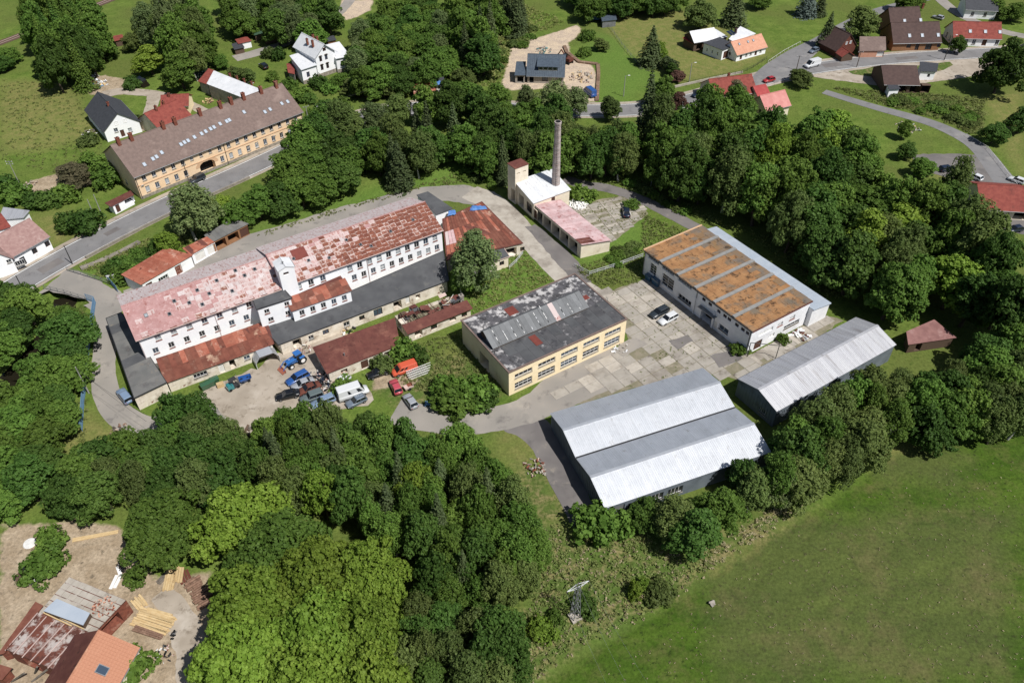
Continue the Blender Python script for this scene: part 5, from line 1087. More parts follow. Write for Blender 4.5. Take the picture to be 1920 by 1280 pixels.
so = mono('annex', 'low annex with pale roof and solar panels behind the cottage', [(1376, 78), (1415, 64), (1388, 51), (1368, 73)], [2.8]*2+[3.4]*2, 'white_plaster', 'light_metal', 'house')
for i in range(2): MB().slab([(1.0+i*1.3, 2.2, 3.75), (2.1+i*1.3, 2.2, 3.75), (2.1+i*1.3, 4.4, 4.3), (1.0+i*1.3, 4.4, 4.3)], .05).build('solar_panel', 'car_navy', so.root)
so.chimney(4.2, 3.2, 3.0, 4.8, .6, 'dark_brown_tile')
house('barn', 'dark timber barn with grey metal roof behind the garage', (1302, 79), (1345, 72), 6.0, 3.0, 5.0, 'wood_dark', 'galvanised_old', {'f': [(1, .2, 2, 2, 'void')]}, cat='barn')
mono('woodshed', 'woodshed with bright red sheet roof at the left end of the dark barn', [(1302, 84), (1315, 79), (1294, 66), (1282, 72)], [2.0, 2.0, 2.6, 2.6], 'wood_dark', 'bright_red_sheet', 'shed', {'f': [(.5, .2, 1.6, 1.4, 'void')]}, nsh=3)
mono('carport', 'pale-roofed lean-to on the right of the dark barn', [(1348, 72), (1363, 69), (1342, 56), (1332, 58)], [2.3]*4, 'wood_dark', 'light_metal', 'shed')
# roadside houses behind the trees, right
house('pink_roof_house', 'white house with pink sheet roof below the road, half hidden by trees', (1437, 207), (1481, 196), 6.5, 3.2, 5.8, 'cream_plaster', 'pink_sheet', {'f': [(2, 1, 1, 1.1, 'win')], 'l': [(1.5, 1.4, .9, 1.1, 'winb'), (3.8, 1.4, .9, 1.1, 'winb')]})
house('red_sheet_house', 'small house with bright red sheet roof beside the pink-roofed house', (1421, 179), (1442, 175), 5, 2.6, 4.0, 'cream_plaster', 'bright_red_sheet')
house('brown_roof_house', 'house with broad brown roof half hidden behind roadside trees', (1340, 182), (1418, 172), 9, 2.6, 5.6, 'cream_plaster', 'red_tile', chim=((6, 5, 4.8, 6.4),))
# lodge group
lo = house('lodge', 'large timber lodge with brown roof and three skylights beside the road', (1676, 80), (1764, 78), 10, 2.7, 6.8, 'timber_wall', 'dark_brown_tile', {'f': [(4.4, .8, 1.4, 1.2, 'winb'), (7.2, .1, 1.2, 2.0, 'winb'), (10.4, .1, 2.0, 1.9, 'winb'), (14, .8, 1.2, 1.2, 'winb')], 'l': [(2, .8, 1.2, 1.2, 'winb'), (6, .8, 1.2, 1.2, 'winb')]})
for x in (4.6, 8.6, 13.6): tsky(lo, x, .2, 2.7, 6.8, .9, 1.2)
lb = house('lodge', 'timber lodge with brown roof standing behind the larger lodge', (1672, 51), (1727, 48), 9, 3.2, 7.4, 'timber_wall', 'dark_brown_tile', {'f': [(2, 1, 1.2, 1.2, 'winb')]}, chim=((11, 4, 7, 8.4),))
for x in (4.0, 9.4): tsky(lb, x, .15, 3.2, 7.4, .9, 1.2)
rd_ = house('red_tile_house', 'white house with long red tiled roof and three skylights by the road', (1789, 70), (1877, 72), 8, 2.7, 6.0, 'white_plaster', 'red_tile', {'f': [(1.2, .7, 1.1, 1.5, 'win'), (3.6, .7, 1.1, 1.5, 'win'), (6.0, .7, 1.1, 1.5, 'win'), (9, .2, 1.4, 2, 'door'), (13, .7, 1.1, 1.5, 'win')], 'l': [(2, .7, 1.1, 1.5, 'win'), (5, .7, 1.1, 1.5, 'win')]})
for x in (4.4, 9.0, 13.4): tsky(rd_, x, .25, 2.7, 6.0, .9, 1.1)
mono('garage', 'tan garage with brown roof beside the timber lodge', [(1613, 96), (1659, 95), (1659, 70), (1614, 70)], [2.0, 2.0, 3.6, 3.6], 'peach_tile', 'brown_tile', 'garage', {'f': [(5.4, .1, 2.2, 1.6, 'doorw')]})
cl = house('chalet', 'small dark chalet with steep roof and red lower wall under the round tree', (1571, 92), (1605, 84), 7.5, 2.6, 6.4, 'wood_red', 'dark_brown_tile', {'f': [(3, .8, 1, 1, 'winb')]}, axis='y', ov=.7)
for x in (2.6, 4.2): 
    f = ob('window', win_mesh(.8, .9, 'frame_white', 1, 1), cl.root, (x, -.05, 3.4)); ob('pane', box_mesh('pane', 'glass_pale', .05, .75, .045, .06, .05, .85), f)
house('garden_hut', 'little dark hut with pointed roof in front of the chalet', (1579, 106), (1600, 103), 3, 1.7, 2.9, 'wood_dark', 'red_tile', axis='y', cat='shed', ov=.3)
bb = house('open_barn', 'big open barn with wide dark brown sheet roof on the gravel loop', (1659, 157), (1723, 158), 11, 2.6, 5.4, 'wood_dark', 'dark_brown_tile', {'f': [(1 + i*3.2, .1, 2.4, 2.1, 'void') for i in range(4)]}, cat='barn', ov=.5)
mono('kiosk', 'small white kiosk with flat dark roof right of the open barn', [(1727, 134), (1755, 134), (1758, 120), (1726, 117)], [2.6]*4, 'white_plaster', 'slate', 'kiosk', {'f': [(2.2, .8, .8, 1.0, 'winb')]})
mono('garden_hut', 'tiny white-fronted hut with grey roof at the corner of the open barn', [(1668, 168), (1686, 166), (1677, 154), (1662, 154)], [2.4]*4, 'white_plaster', 'slate', 'shed')
nn = house('long_house', 'long low house with red-orange tiled roof at the right edge of the photo', (1840, 389), (1935, 395), 11, 2.6, 5.2, 'cream_plaster', 'red_tile', {'f': [(4.2, 1.0, .6, .7, 'winb'), (5.8, 1.0, .6, .7, 'winb'), (7.4, .1, 3.0, 2.2, 'void')]}, ov=.6)
er = house('white_house', 'white house with grey roof cut by the right edge of the photo', (1896, 118), (1945, 125), 9, 3.2, 6.4, 'white_plaster', 'slate', {'f': [(1.6, 1, 1.0, 1.4, 'winb'), (4, 1, 1.0, 1.4, 'winb')]}, axis='y')
tr_ = house('upper_house', 'white house with grey roof at the top right corner of the photo', (1812, 17), (1870, 20), 8, 3.0, 5.6, 'white_plaster', 'slate', {'f': [(2, 1, 1, 1.2, 'win'), (6, 1, 1, 1.2, 'win')]})
# left-edge house
lh = house('roadside_house', 'cream house with pinkish tiled roof by the main road at the left edge', (22, 480), (89, 443), 9.5, 3.4, 6.0, 'white_plaster', 'pink_tile', {'f': [(1.0, .1, 1.1, 2.0, 'doord'), (4.0, 1.2, 1.1, 1.3, 'winb'), (7.0, 1.2, 1.1, 1.3, 'winb')]})
lg = house('roadside_house', 'white gabled wing of the roadside house, cut by the left edge', (-22, 498), (21, 483), 11, 3.6, 6.0, 'white_plaster', 'pink_tile', {'f': [(4.4, 1.2, 1.8, 1.2, 'win4'), (3.2, 2.6, .9, .8, 'win')]}, axis='y')
mono('back_building', 'low building with grey metal roof behind the pink-roofed roadside house', [(0, 412), (42, 408), (52, 396), (8, 390)], [3.4]*4, 'white_plaster', 'galvanised_old', 'building', nsh=5)
mono('back_building', 'low building with brown tiled roof and chimney behind the roadside house at the left edge', [(-30, 440), (18, 425), (0, 402), (-40, 410)], [3.6, 3.6, 4.4, 4.4], 'white_plaster', 'red_tile', 'building')
mono('bus_shelter', 'small white roadside shelter with rust-brown roof', [(211, 386), (247, 367), (242, 360), (201, 380)], [2.3]*4, 'white_plaster', 'rust_dark', 'shelter', {'f': [(.5, .1, 1.0, 1.9, 'door'), (3.0, .7, 2.4, 1.3, 'void')]}, ov=.4)
# garages by the road, sheds in gardens
mono('garage', 'leftmost of three small roadside garages, with rusty orange roof', [(777, 176), (795, 173), (790, 158), (776, 161)], [2.0]*2+[2.5]*2, 'cream_plaster', 'rust_orange', 'garage', {'f': [(.4, .1, 1.8, 1.7, 'doorw')]})
mono('garage', 'middle of three small roadside garages, with rusty orange roof', [(797, 172), (816, 170), (811, 154), (795, 156)], [2.0]*2+[2.5]*2, 'cream_plaster', 'rust_orange', 'garage', {'f': [(.4, .1, 1.8, 1.7, 'doorw')]})
mono('garage', 'rightmost of three small roadside garages, dark roof with a blue patch', [(818, 162), (836, 160), (830, 143), (815, 147)], [2.4]*2+[2.8]*2, 'cream_plaster', 'slate', 'garage', {'f': [(.4, .1, 1.8, 1.8, 'doorw')]})
tarp('tarpaulin', 'small blue tarpaulin on the dark garage roof', [(817, 160), (828, 158), (824, 150), (816, 152)], 2.85, 5, .05)
mono('garden_shed', 'tiny grey shed on the slope right of the tenement', [(598, 207), (608, 205), (604, 197), (594, 199)], [1.8]*4, 'grey_plaster', 'light_metal', 'shed')
mono('garden_shed', 'small red-roofed hut in the meadow, top left', [(216, 77), (233, 73), (228, 66), (213, 69)], [1.9]*4, 'wood_dark', 'red_tile', 'shed')
mono('garden_shed', 'white garden hut with red roof left of the villa', [(448, 82), (470, 77), (462, 70), (443, 75)], [2.0]*4, 'white_plaster', 'red_tile', 'shed')
mono('garden_shed', 'dark low shed beside the white garden hut', [(440, 93), (457, 89), (450, 79), (436, 84)], [1.7]*4, 'wood_dark', 'slate', 'shed')
mono('garden_shed', 'green-roofed shed by the lane above the villa', [(478, 66), (494, 63), (490, 57), (476, 60)], [1.9]*4, 'wood_dark', 'car_green', 'shed')
mono('garden_shed', 'brown shed by the lane above the villa', [(496, 73), (520, 68), (515, 60), (494, 64)], [1.9]*4, 'wood_dark', 'wood_dark', 'shed')
mono('garden_shed', 'small timber shed behind the villa', [(615, 78), (629, 75), (625, 68), (612, 71)], [1.9]*4, 'timber_wall', 'slate', 'shed')
mono('garden_shed', 'grey shed next to the blue pool, top centre', [(1130, 40), (1155, 37), (1152, 25), (1128, 29)], [2.2]*4, 'steel_grey', 'slate_blue', 'shed')
# ---------------------------------------------------------------- paving laid slab by slab
cy = bpy.data.objects['concrete_yard']; cyr = poly_px([(1035, 740), (1060, 728), (1130, 670), (1180, 640), (1172, 600), (1100, 535), (1140, 545), (1195, 525), (1215, 522), (1300, 592), (1400, 672), (1480, 632), (1530, 588), (1560, 596), (1500, 660), (1390, 716), (1330, 702), (1180, 732)])
YR = [np.array(p) for p in (G2((1040, 770)), G2((1590, 560)))]
a_, b_ = wh.o, wh.o+(wh.M.T@np.array([1.0, 0]))
def slabs_w(par, a, ang, nx_, ny_, sw, sl, mats, region, drop, gap=.08):
    u_ = np.array([math.cos(ang), math.sin(ang)]); v_ = np.array([-u_[1], u_[0]]); me = {}
    for m in set(mats):
        w, l_, t, e = sw-gap, sl-gap, .06, .05; q_ = MB(); q_.v = [(-w/2, -l_/2, 0), (w/2, -l_/2, 0), (w/2, l_/2, 0), (-w/2, l_/2, 0), (-w/2+e, -l_/2+e, t), (w/2-e, -l_/2+e, t), (w/2-e, l_/2-e, t), (-w/2+e, l_/2-e, t)]
        q_.f = [(4, 5, 6, 7), (0, 1, 5, 4), (1, 2, 6, 5), (2, 3, 7, 6), (3, 0, 4, 7)]; me[m] = q_.mesh('paving_slab', m)
    n = 0
    for i in range(nx_):
        for j in range(ny_):
            p = a+u_*(i+.5)*sw+v_*(j+.5)*sl
            if random.random() < drop or not inside(p[None], region)[0] or any(inside(p[None], f)[0] for f in FOOT): continue
            o = ob('paving_slab', me[random.choice(mats)], par, (p[0], p[1], random.uniform(.004, .03)), ang+random.gauss(0, .008)); o.rotation_euler[0] = random.gauss(0, .008); n += 1
    return n
slabs_w(cy, G2((1000, 790))-np.array([-math.sin(yb.rz), math.cos(yb.rz)])*24, yb.rz, 26, 42, 3.0, 2.0, ['concrete', 'concrete', 'concrete', 'concrete_light'], cyr, .07)
sc_ = bpy.data.objects['slab_court']
slabs_w(sc_, G2((1130, 462))-np.array([math.cos(sh.rz), math.sin(sh.rz)])*14, sh.rz, 14, 30, 3.0, 1.0, ['concrete', 'concrete_light', 'concrete'], poly_px([(1064, 398), (1122, 377), (1168, 368), (1205, 384), (1205, 400), (1178, 428), (1145, 452), (1124, 448)]), .12, .14)
for d_ in (0,):
    slabs_w(cy, wh.o+wh.M.T@np.array([wh.L+.3, -3]), wh.rz, 3, 18, 3.0, 1.0, ['concrete', 'concrete_light'], poly_px([(1404, 672), (1530, 588), (1556, 598), (1500, 655), (1420, 700)]), .05)
# ---------------------------------------------------------------- trees
for q_ in ([(1665, 645), (1700, 600), (1750, 590), (1805, 625), (1795, 668), (1700, 675)], [(1395, 205), (1490, 188), (1505, 232), (1425, 252)], [(1330, 185), (1420, 170), (1425, 195), (1345, 205)]): YARDS.append(poly_px(q_))
def ct(kind, px, z, H, R=None, mat=None, label=None, group=None, **k): return tree(kind, None, H, R, mat, label, group, base=G2(px, z), **k)
LB = 'tall yellow-green maple in the big group at the bottom of the photo'; GB = 'yellow-green maples at the bottom'
for px, R, H, m in (((450, 965), 5.6, 13, 'leaf_bright'), ((590, 1095), 6.4, 15, 'leaf_bright'), ((690, 1085), 5.2, 14, 'leaf_bright'), ((475, 1140), 6.0, 14, 'leaf_bright'), ((600, 1190), 6.6, 15, 'leaf_bright'), ((690, 1190), 5.4, 14, 'leaf_bright'), ((470, 1240), 6.0, 14.5, 'leaf_bright'), ((580, 1290), 6.6, 15, 'leaf_bright'), ((700, 1290), 5.6, 14, 'leaf_bright')): ct('big', px, 8, H, R, m, LB, GB)
ct('big', (525, 1030), 8, 13.5, 6.2, 'leaf_mid', 'dense fresh-green broadleaf tree behind the yellow-green maples')
ct('big', (300, 985), 6, 10.5, 5.6, 'leaf_mid', 'broad green maple beside the timber yard')
ct('birch', (1130, 500), 0, .1, .1, None, 'x') if False else None
tree('birch', (893, 545), 14.5, 4.6, 'leaf_birch', 'tall grey-green birch standing at the right end of the mill front', v=0)
tree('birch', (868, 552), 8, 2.6, 'leaf_mid', 'smaller leafy birch left of the tall birch at the mill')
tree('birch', (372, 448), 13.5, 5.2, 'leaf_birch', 'large drooping birch between the main road and the garage row', v=1)
tree('broad', (318, 478), 6, 2.6, 'leaf_bright', 'young bright-green tree at the foot of the drooping birch')
tree('broad', (425, 412), 6, 2.8, 'leaf_bright', 'bright-green tree right of the drooping birch by the road')
for i, (px, H, R) in enumerate((((452, 425), 7.5, 3.4), ((492, 412), 8.5, 3.8), ((530, 402), 8.5, 4.0), ((568, 392), 9, 4.0), ((605, 378), 9.5, 4.2), ((642, 362), 9.5, 4.2), ((545, 355), 9.5, 4.2), ((590, 338), 10, 4.6), ((635, 325), 10.5, 4.6), ((660, 335), 9, 3.8))):
    tree('broad', px, H, R, ('leaf_mid', 'leaf_mid', 'leaf_dark')[i % 3], 'dense green maple in the row between main road and back lane', 'maple row behind the mill')
grove(['broad', 'broad', ('spruce', None), ('birch', 'leaf_olive')], [(670, 250), (720, 235), (860, 225), (960, 250), (960, 300), (900, 290), (860, 270), (800, 290), (700, 300)], .95, (10, 14), (3.4, 4.6), '{k} in the belt left of the chimney', 'tree belt behind the mill', 6, ['leaf_dark', 'leaf_mid', 'leaf_dark'])
tree('spruce', (752, 352), 12.5, 3.6, None, 'dark spruce standing in front of the tree belt by the back lane', v=0)
tree('spruce', (806, 302), 16, 3.4, None, 'tall spruce at the front of the belt left of the chimney', v=1)
tree('spruce', (942, 345), 7.5, 1.9, None, 'slim dark conifer left of the boiler tower', v=2)
grove(['broad', 'broad', 'broad', ('birch', 'leaf_olive')], [(860, 175), (960, 200), (1060, 190), (1100, 240), (1200, 220), (1200, 320), (1120, 315), (1060, 295), (990, 290), (900, 230)], .8, (9, 14), (3.2, 4.8), '{k} in the belt around the chimney', 'tree belt behind the chimney', 6, ['leaf_dark', 'leaf_mid', 'leaf_dark'])
tree('spruce', (1205, 290), 23, 4.2, None, 'very tall spruce rising above the belt right of the chimney', v=0)
tree('broad', (1240, 205), 10, 3.2, 'leaf_mid', 'bright broadleaf tree beside the tall spruce at the road')
tree('broad', (1268, 215), 7, 2.4, 'leaf_purple', 'small reddish-brown tree by the road right of the tall spruce')
grove(['broad', 'broad', 'broad', 'broad', ('birch', 'leaf_olive')], [(1200, 230), (1320, 210), (1380, 180), (1440, 240), (1540, 235), (1620, 250), (1660, 320), (1720, 380), (1790, 330), (1830, 430), (1920, 470), (1920, 590), (1990, 600), (1800, 620), (1700, 600), (1640, 540), (1560, 500), (1480, 440), (1400, 380), (1330, 350), (1230, 330)], .84, (12, 18), (4.0, 5.8), '{k} in the dark wood behind the white hall', 'dark wood on the right', 6, ['leaf_dark', 'leaf_dark', 'leaf_mid', 'leaf_mid', 'leaf_dark', 'leaf_olive', 'leaf_mid', 'leaf_dark', 'leaf_bright'])
ct('broad', (1560, 255), 8, 15, 5.6, 'leaf_bright', 'rounded pale yellow-green tree at the edge of the dark wood below the road')
ct('broad', (1380, 175), 6, 10, 4.0, 'leaf_brown', 'brownish sparse tree in front of the brown-roofed house')
grove(['broad', 'broad', ('birch', 'leaf_olive'), ('birch', 'leaf_mid')], [(1470, 770), (1540, 735), (1660, 670), (1700, 690), (1800, 675), (1830, 630), (1980, 580), (1990, 800), (1820, 800), (1700, 815), (1600, 875), (1510, 915), (1440, 940), (1415, 890), (1460, 820)], .76, (8.5, 12), (2.9, 4.2), '{k} in the belt between single hall and meadow', 'tree belt along the meadow', 5, ['leaf_dark', 'leaf_dark', 'leaf_mid', 'leaf_olive'])
for i, (px, H, R, k_, m) in enumerate((((1262, 1010), 8.5, 3.4, 'birch', 'leaf_olive'), ((1300, 1035), 9.5, 3.6, 'broad', 'leaf_dark'), ((1340, 985), 8, 3.0, 'broad', 'leaf_mid'), ((1400, 955), 9, 2.8, 'birch', 'leaf_olive'), ((1385, 925), 8, 2.8, 'broad', 'leaf_dark'), ((1455, 945), 9, 2.6, 'birch', 'leaf_birch'), ((1210, 985), 5, 2.4, 'broad', 'leaf_mid'))):
    tree(k_, px, H, R, m, {'birch': 'slender olive-green birch along the near side of the twin-gabled hall', 'broad': 'leafy green tree along the near side of the twin-gabled hall'}[k_], 'trees in front of the twin-gabled hall')
tree('shrub', (1122, 998), 4.6, 3.0, 'leaf_mid', 'round bright shrub at the near left corner of the twin-gabled hall')
tree('birch', (1368, 960), 4.0, 1.4, 'leaf_bright', 'small bright sapling between the olive birches near the twin-gabled hall')
grove(['broad', 'broad', 'broad', ('birch', 'leaf_olive'), ('birch', 'leaf_mid'), ('birch', 'leaf_mid'), ('spruce', None)], [(440, 850), (470, 790), (530, 745), (600, 760), (700, 770), (780, 790), (850, 800), (890, 800), (955, 860), (1005, 930), (1030, 990), (1020, 1060), (950, 1110), (850, 1120), (770, 1080), (740, 1030), (640, 960), (560, 930), (480, 900)], .74, (8, 13), (2.3, 3.5), '{k} in the mixed wood left of the twin hall', 'mixed wood in the foreground', 6, ['leaf_mid', 'leaf_dark', 'leaf_mid', 'leaf_olive', 'leaf_mid', 'leaf_dark', 'leaf_mid', 'leaf_bright'])
grove(['broad', 'broad', ('birch', 'leaf_olive')], [(740, 1100), (850, 1130), (950, 1120), (985, 1180), (990, 1290), (740, 1300)], .76, (8, 13), (2.3, 3.5), '{k} in the wood left of the pylon', 'dark wood at the bottom edge', 5.5, ['leaf_dark', 'leaf_olive', 'leaf_dark'])
grove(['broad', 'broad', ('birch', 'leaf_olive')], [(290, 760), (330, 735), (400, 740), (440, 790), (450, 850), (440, 900), (390, 920), (290, 910), (215, 900), (160, 940), (140, 900), (170, 850), (260, 830)], .78, (7.5, 11), (2.8, 4.2), '{k} in the wood below the mill lane', 'wood below the mill lane', 5.5, ['leaf_mid', 'leaf_dark', 'leaf_dark'])
grove(['broad', 'broad', 'broad', ('birch', 'leaf_mid')], [(-20, 540), (30, 530), (60, 575), (40, 640), (-20, 650)], .9, (6, 8.5), (2.8, 3.8), '{k} on the stream bank below the roadside house', 'trees on the stream bank', 3.4, ['leaf_mid', 'leaf_dark'], keepout=.5, erode=.2)
grove(['broad', 'broad', 'broad'], [(95, 590), (142, 570), (150, 640), (140, 700), (122, 790), (100, 870), (78, 905), (-20, 930), (-20, 730), (30, 720), (80, 680)], .84, (6, 9.5), (2.8, 4.2), '{k} between the stream and the blue fence', 'trees left of the blue fence', 4, ['leaf_mid', 'leaf_dark', 'leaf_mid'], keepout=.5, erode=.35)
# far side: top left
grove(['spruce', 'broad', 'spruce'], [(40, 0), (130, -30), (185, 20), (190, 60), (150, 110), (80, 120), (45, 80)], .85, (14, 18), (3.6, 4.8), '{k} in the clump at the top left', 'dark clump top left', 8, ['leaf_dark', 'leaf_mid'])
for px, H, R, m, lb in (((95, 148), 7, 4.0, 'leaf_dark', 'low dark tree at the near end of the top-left clump'), ((140, 145), 6, 3.4, 'leaf_dark', 'low dark tree right of the top-left clump'), ((10, 135), 5, 3, 'leaf_dark', 'dark bushy tree in the field at the left edge'), ((290, 140), 9, 4.4, 'leaf_bright', 'bright round tree over the pond beside the gravel lane'), ((348, 165), 11, 5.0, 'leaf_mid', 'dark green round tree left of the pale-roofed outbuilding'), ((142, 348), 6.0, 3.8, 'leaf_brown', 'round brownish tree in the grass left of the tenement')):
    tree('broad', px, H, R, m, lb)
tree('column', (402, 140), .1, .1) if False else None
tree('spruce', (380, 142), 6.5, 2.2, 'needle_blue', 'silver-blue spruce beside the pale-roofed outbuilding')
grove(['birch', 'birch', ('broad', 'leaf_mid')], [(240, 30), (300, 20), (370, 10), (400, 60), (390, 120), (340, 110), (290, 60)], .85, (13, 17), (4.0, 5.2), '{k} in the stand left of the garden huts', 'tall birches top left', 7, ['leaf_olive', 'leaf_birch'])
grove(['broad', 'broad', ('birch', 'leaf_birch')], [(390, -20), (600, -40), (640, 10), (620, 40), (560, 60), (520, 50), (470, 40), (420, 30)], .9, (9, 13), (3.6, 4.8), '{k} in the wood above the villa', 'wood above the villa', 6, ['leaf_mid', 'leaf_dark', 'leaf_mid'])
grove(['broad', 'broad', 'broad', ('birch', 'leaf_birch')], [(650, 70), (700, 20), (800, -20), (860, 40), (850, 110), (830, 140), (760, 150), (700, 170), (660, 150)], 1.0, (7, 11), (3.6, 5.0), '{k} in the garden wood right of the villa', 'wood right of the villa', 5, ['leaf_mid', 'leaf_dark', 'leaf_mid'])
tree('broad', (722, 92), 5.0, 3.2, 'blossom', 'small tree in white blossom right of the villa', v=0)
grove(['broad', ('spruce', None)], [(830, 20), (900, -40), (940, 20), (930, 90), (860, 80)], .85, (13, 17), (4.2, 5.4), '{k} in the clump at the top centre', 'tall clump top centre', 8, ['leaf_mid', 'leaf_dark'])
grove(['spruce'], [(930, -20), (1000, -20), (990, 20), (940, 30)], .8, (13, 16), (4, 5), '{k} at the top edge above the building site', 'spruces above the building site', 7)
grove(['broad'], [(1060, -30), (1300, -50), (1290, -5), (1180, 5), (1100, 15)], .85, (8, 11), (3.4, 4.6), '{k} in the hedge line along the top edge', 'hedge trees top edge', 5, ['leaf_dark', 'leaf_mid'])
tree('spruce', (1218, 122), 12, 4.0, None, 'single broad spruce on the lawn above the road', v=2)
tree('broad', (1235, 118), 7, 2.2, 'leaf_bright', 'yellowish shrub-like tree beside the single broad spruce')
for px, H, R, k_, m, lb in (((1310, 55), 9, 4.8, 'broad', 'leaf_olive', 'olive round tree behind the dark barn'), ((1372, 48), 15, 4.6, 'spruce', None, 'big dark spruce behind the cottage with solar panels'), ((1420, 15), 6, 3.6, 'broad', 'leaf_mid', 'round tree at the top edge above the cottage'), ((1258, 145), 4.5, 2.0, 'broad', 'leaf_dark', 'dark shrub by the lawn edge above the road'), ((1268, 152), 3.4, 1.9, 'broad', 'leaf_purple', 'purple-leaved shrub by the lawn edge above the road'), ((1510, 30), 11, 4.0, 'spruce', 'needle_blue', 'blue-grey spruce on the slope above the white van'), ((1535, 30), 9, 2.6, 'spruce', None, 'dark conifer right of the blue-grey spruce'), ((1545, 88), 11, 3.4, 'spruce', None, 'dark conifer left of the dark chalet'), ((1605, 72), 11, 5.0, 'broad', 'leaf_olive', 'olive round tree behind the chalet'), ((1496, 160), 5, 3.2, 'broad', 'leaf_olive', 'rounded olive bush by the road below the white van'), ((1865, 175), 15, 6.4, 'broad', 'leaf_dark', 'huge dark tree on the right by the gravel loop'), ((1790, 100), 6, 2.2, 'broad', 'leaf_dark', 'small tree in front of the red-tiled house'), ((1690, 22), 8, 3.6, 'broad', 'leaf_mid', 'green tree behind the lodges'), ((1715, 22), 6, 3.0, 'broad', 'leaf_mid', 'lower green tree behind the lodges'), ((1858, 268), 6, 2.6, 'broad', 'leaf_dark', 'dark tree beside the park lane on the right'), ((1905, 250), 8, 3.4, 'broad', 'leaf_dark', 'dark orchard tree near the right edge'), ((1690, 262), 5.5, 2.0, 'broad', 'leaf_mid', 'young tree on the lawn by the parking area'), ((1695, 298), 5, 2.2, 'broad', 'leaf_dark', 'dark bush at the near left of the parking area'), ((1720, 330), 5, 2.8, 'broad', 'leaf_mid', 'green bushy tree below the parking area'), ((1860, 30), 6, 3.8, 'broad', 'leaf_mid', 'green tree behind the red-tiled house'), ((1895, 40), 6, 3.8, 'broad', 'leaf_mid', 'green tree at the right edge above the white house')):
    tree(k_, px, H, R, m, lb)
for i in range(4): tree('column', (1246+i*5, 131+i*3), 4.5, 1.0, 'needle', 'narrow dark garden conifer in the clipped row above the road', 'conifers above the road')
for i in range(5): tree('column', (440+i*8, 150+i*1.2), 4.2, 1.1, 'leaf_olive', 'narrow olive garden conifer in the row behind the pale-roofed outbuilding', 'garden conifers')
tree('broad', (1125, 95), 4.0, 2.8, 'leaf_olive', 'pale olive bush on the green slope beside the building site')
for px, H, R, lb in (((1100, 75), 3.0, 2.0, 'small bush near the top of the green slope'), ((1095, 105), 2.6, 1.6, 'small bush by the edge of the excavation')): tree('shrub', px, H, R, 'leaf_mid', lb, cat='shrub')
# trees in front of the building site and by the road
for i, (px, H, R, k_, m) in enumerate((((572, 302), 11, 4.2, 'broad', 'leaf_mid'), ((606, 287), 11, 4.0, 'broad', 'leaf_dark'), ((664, 262), 9, 3.4, 'broad', 'leaf_olive'), ((700, 250), 9, 3.6, 'birch', 'leaf_birch'), ((745, 238), 9.5, 3.6, 'birch', 'leaf_olive'), ((800, 236), 12, 4.0, 'broad', 'leaf_mid'), ((845, 236), 12, 4.4, 'broad', 'leaf_dark'), ((880, 215), 10, 4.2, 'broad', 'leaf_mid'), ((930, 225), 11, 3.8, 'birch', 'leaf_mid'), ((985, 215), 9, 2.8, 'birch', 'leaf_birch'), ((1040, 225), 12, 4.4, 'birch', 'leaf_birch'), ((1075, 225), 10, 3.4, 'birch', 'leaf_birch'), ((1140, 225), 7, 2.8, 'broad', 'leaf_olive'), ((640, 265), 12, 4.0, 'birch', 'leaf_olive'), ((1330, 235), 10, 4.4, 'broad', 'leaf_mid'))):
    tree(k_, px, H, R, m, {'birch': 'slender birch along the near side of the main road', 'broad': 'leafy tree along the near side of the main road'}[k_], 'roadside trees')
for px, H, R, k_, m, lb in (((250, 165), 3.2, 2.0, 'shrub', 'leaf_dark', 'dark shrub at the pond edge'), ((232, 245), 2.0, 1.4, 'shrub', 'leaf_mid', 'small shrub right of the slate house'), ((262, 232), 2.2, 1.5, 'shrub', 'leaf_olive', 'olive shrub by the lane right of the slate house'), ((418, 128), 4.5, 2.2, 'broad', 'leaf_mid', 'garden tree behind the pale-roofed outbuilding'), ((505, 108), 3.0, 1.8, 'shrub', 'leaf_olive', 'olive shrub in the villa garden by the lane'), ((524, 112), 3.4, 1.9, 'shrub', 'leaf_dark', 'dark shrub in the villa garden by the lane'), ((512, 150), 2.4, 1.6, 'shrub', 'leaf_mid', 'green shrub on the lawn left of the villa'), ((545, 165), 2.6, 1.7, 'shrub', 'leaf_mid', 'green shrub below the left wing of the villa'), ((640, 165), 4.5, 2.6, 'broad', 'leaf_mid', 'garden tree right below the villa'), ((662, 178), 5.0, 3.0, 'broad', 'leaf_olive', 'olive garden tree on the slope right of the villa'), ((700, 190), 4.5, 2.8, 'broad', 'leaf_mid', 'green tree on the slope above the road, left of the garages'), ((735, 182), 5.0, 3.0, 'broad', 'leaf_olive', 'olive tree on the slope above the road, left of the garages'), ((612, 215), 3.6, 2.4, 'shrub', 'leaf_dark', 'dark bush by the tiny grey shed'), ((590, 225), 3.0, 2.0, 'shrub', 'leaf_mid', 'green bush at the right end of the tenement'), ((640, 205), 3.2, 2.4, 'shrub', 'leaf_mid', 'green bush on the slope right of the tiny grey shed'), ((20, 120), 5.0, 3.0, 'broad', 'leaf_mid', 'small round tree in the field at the left edge'), ((205, 110), 3.0, 2.0, 'shrub', 'leaf_dark', 'dark bush in the meadow right of the top-left clump'), ((255, 95), 6.0, 3.0, 'broad', 'leaf_olive', 'olive tree beside the small red-roofed hut'), ((850, 185), 5.0, 3.0, 'broad', 'leaf_mid', 'green tree right of the roadside garages'), ((870, 160), 5.5, 3.2, 'broad', 'leaf_olive', 'olive tree on the slope right of the roadside garages'), ((900, 120), 3.4, 2.2, 'shrub', 'leaf_mid', 'green bush on the slope above the roadside garages')):
    tree(k_, px, H, R, m, lb, cat='tree' if k_ != 'shrub' else 'shrub')
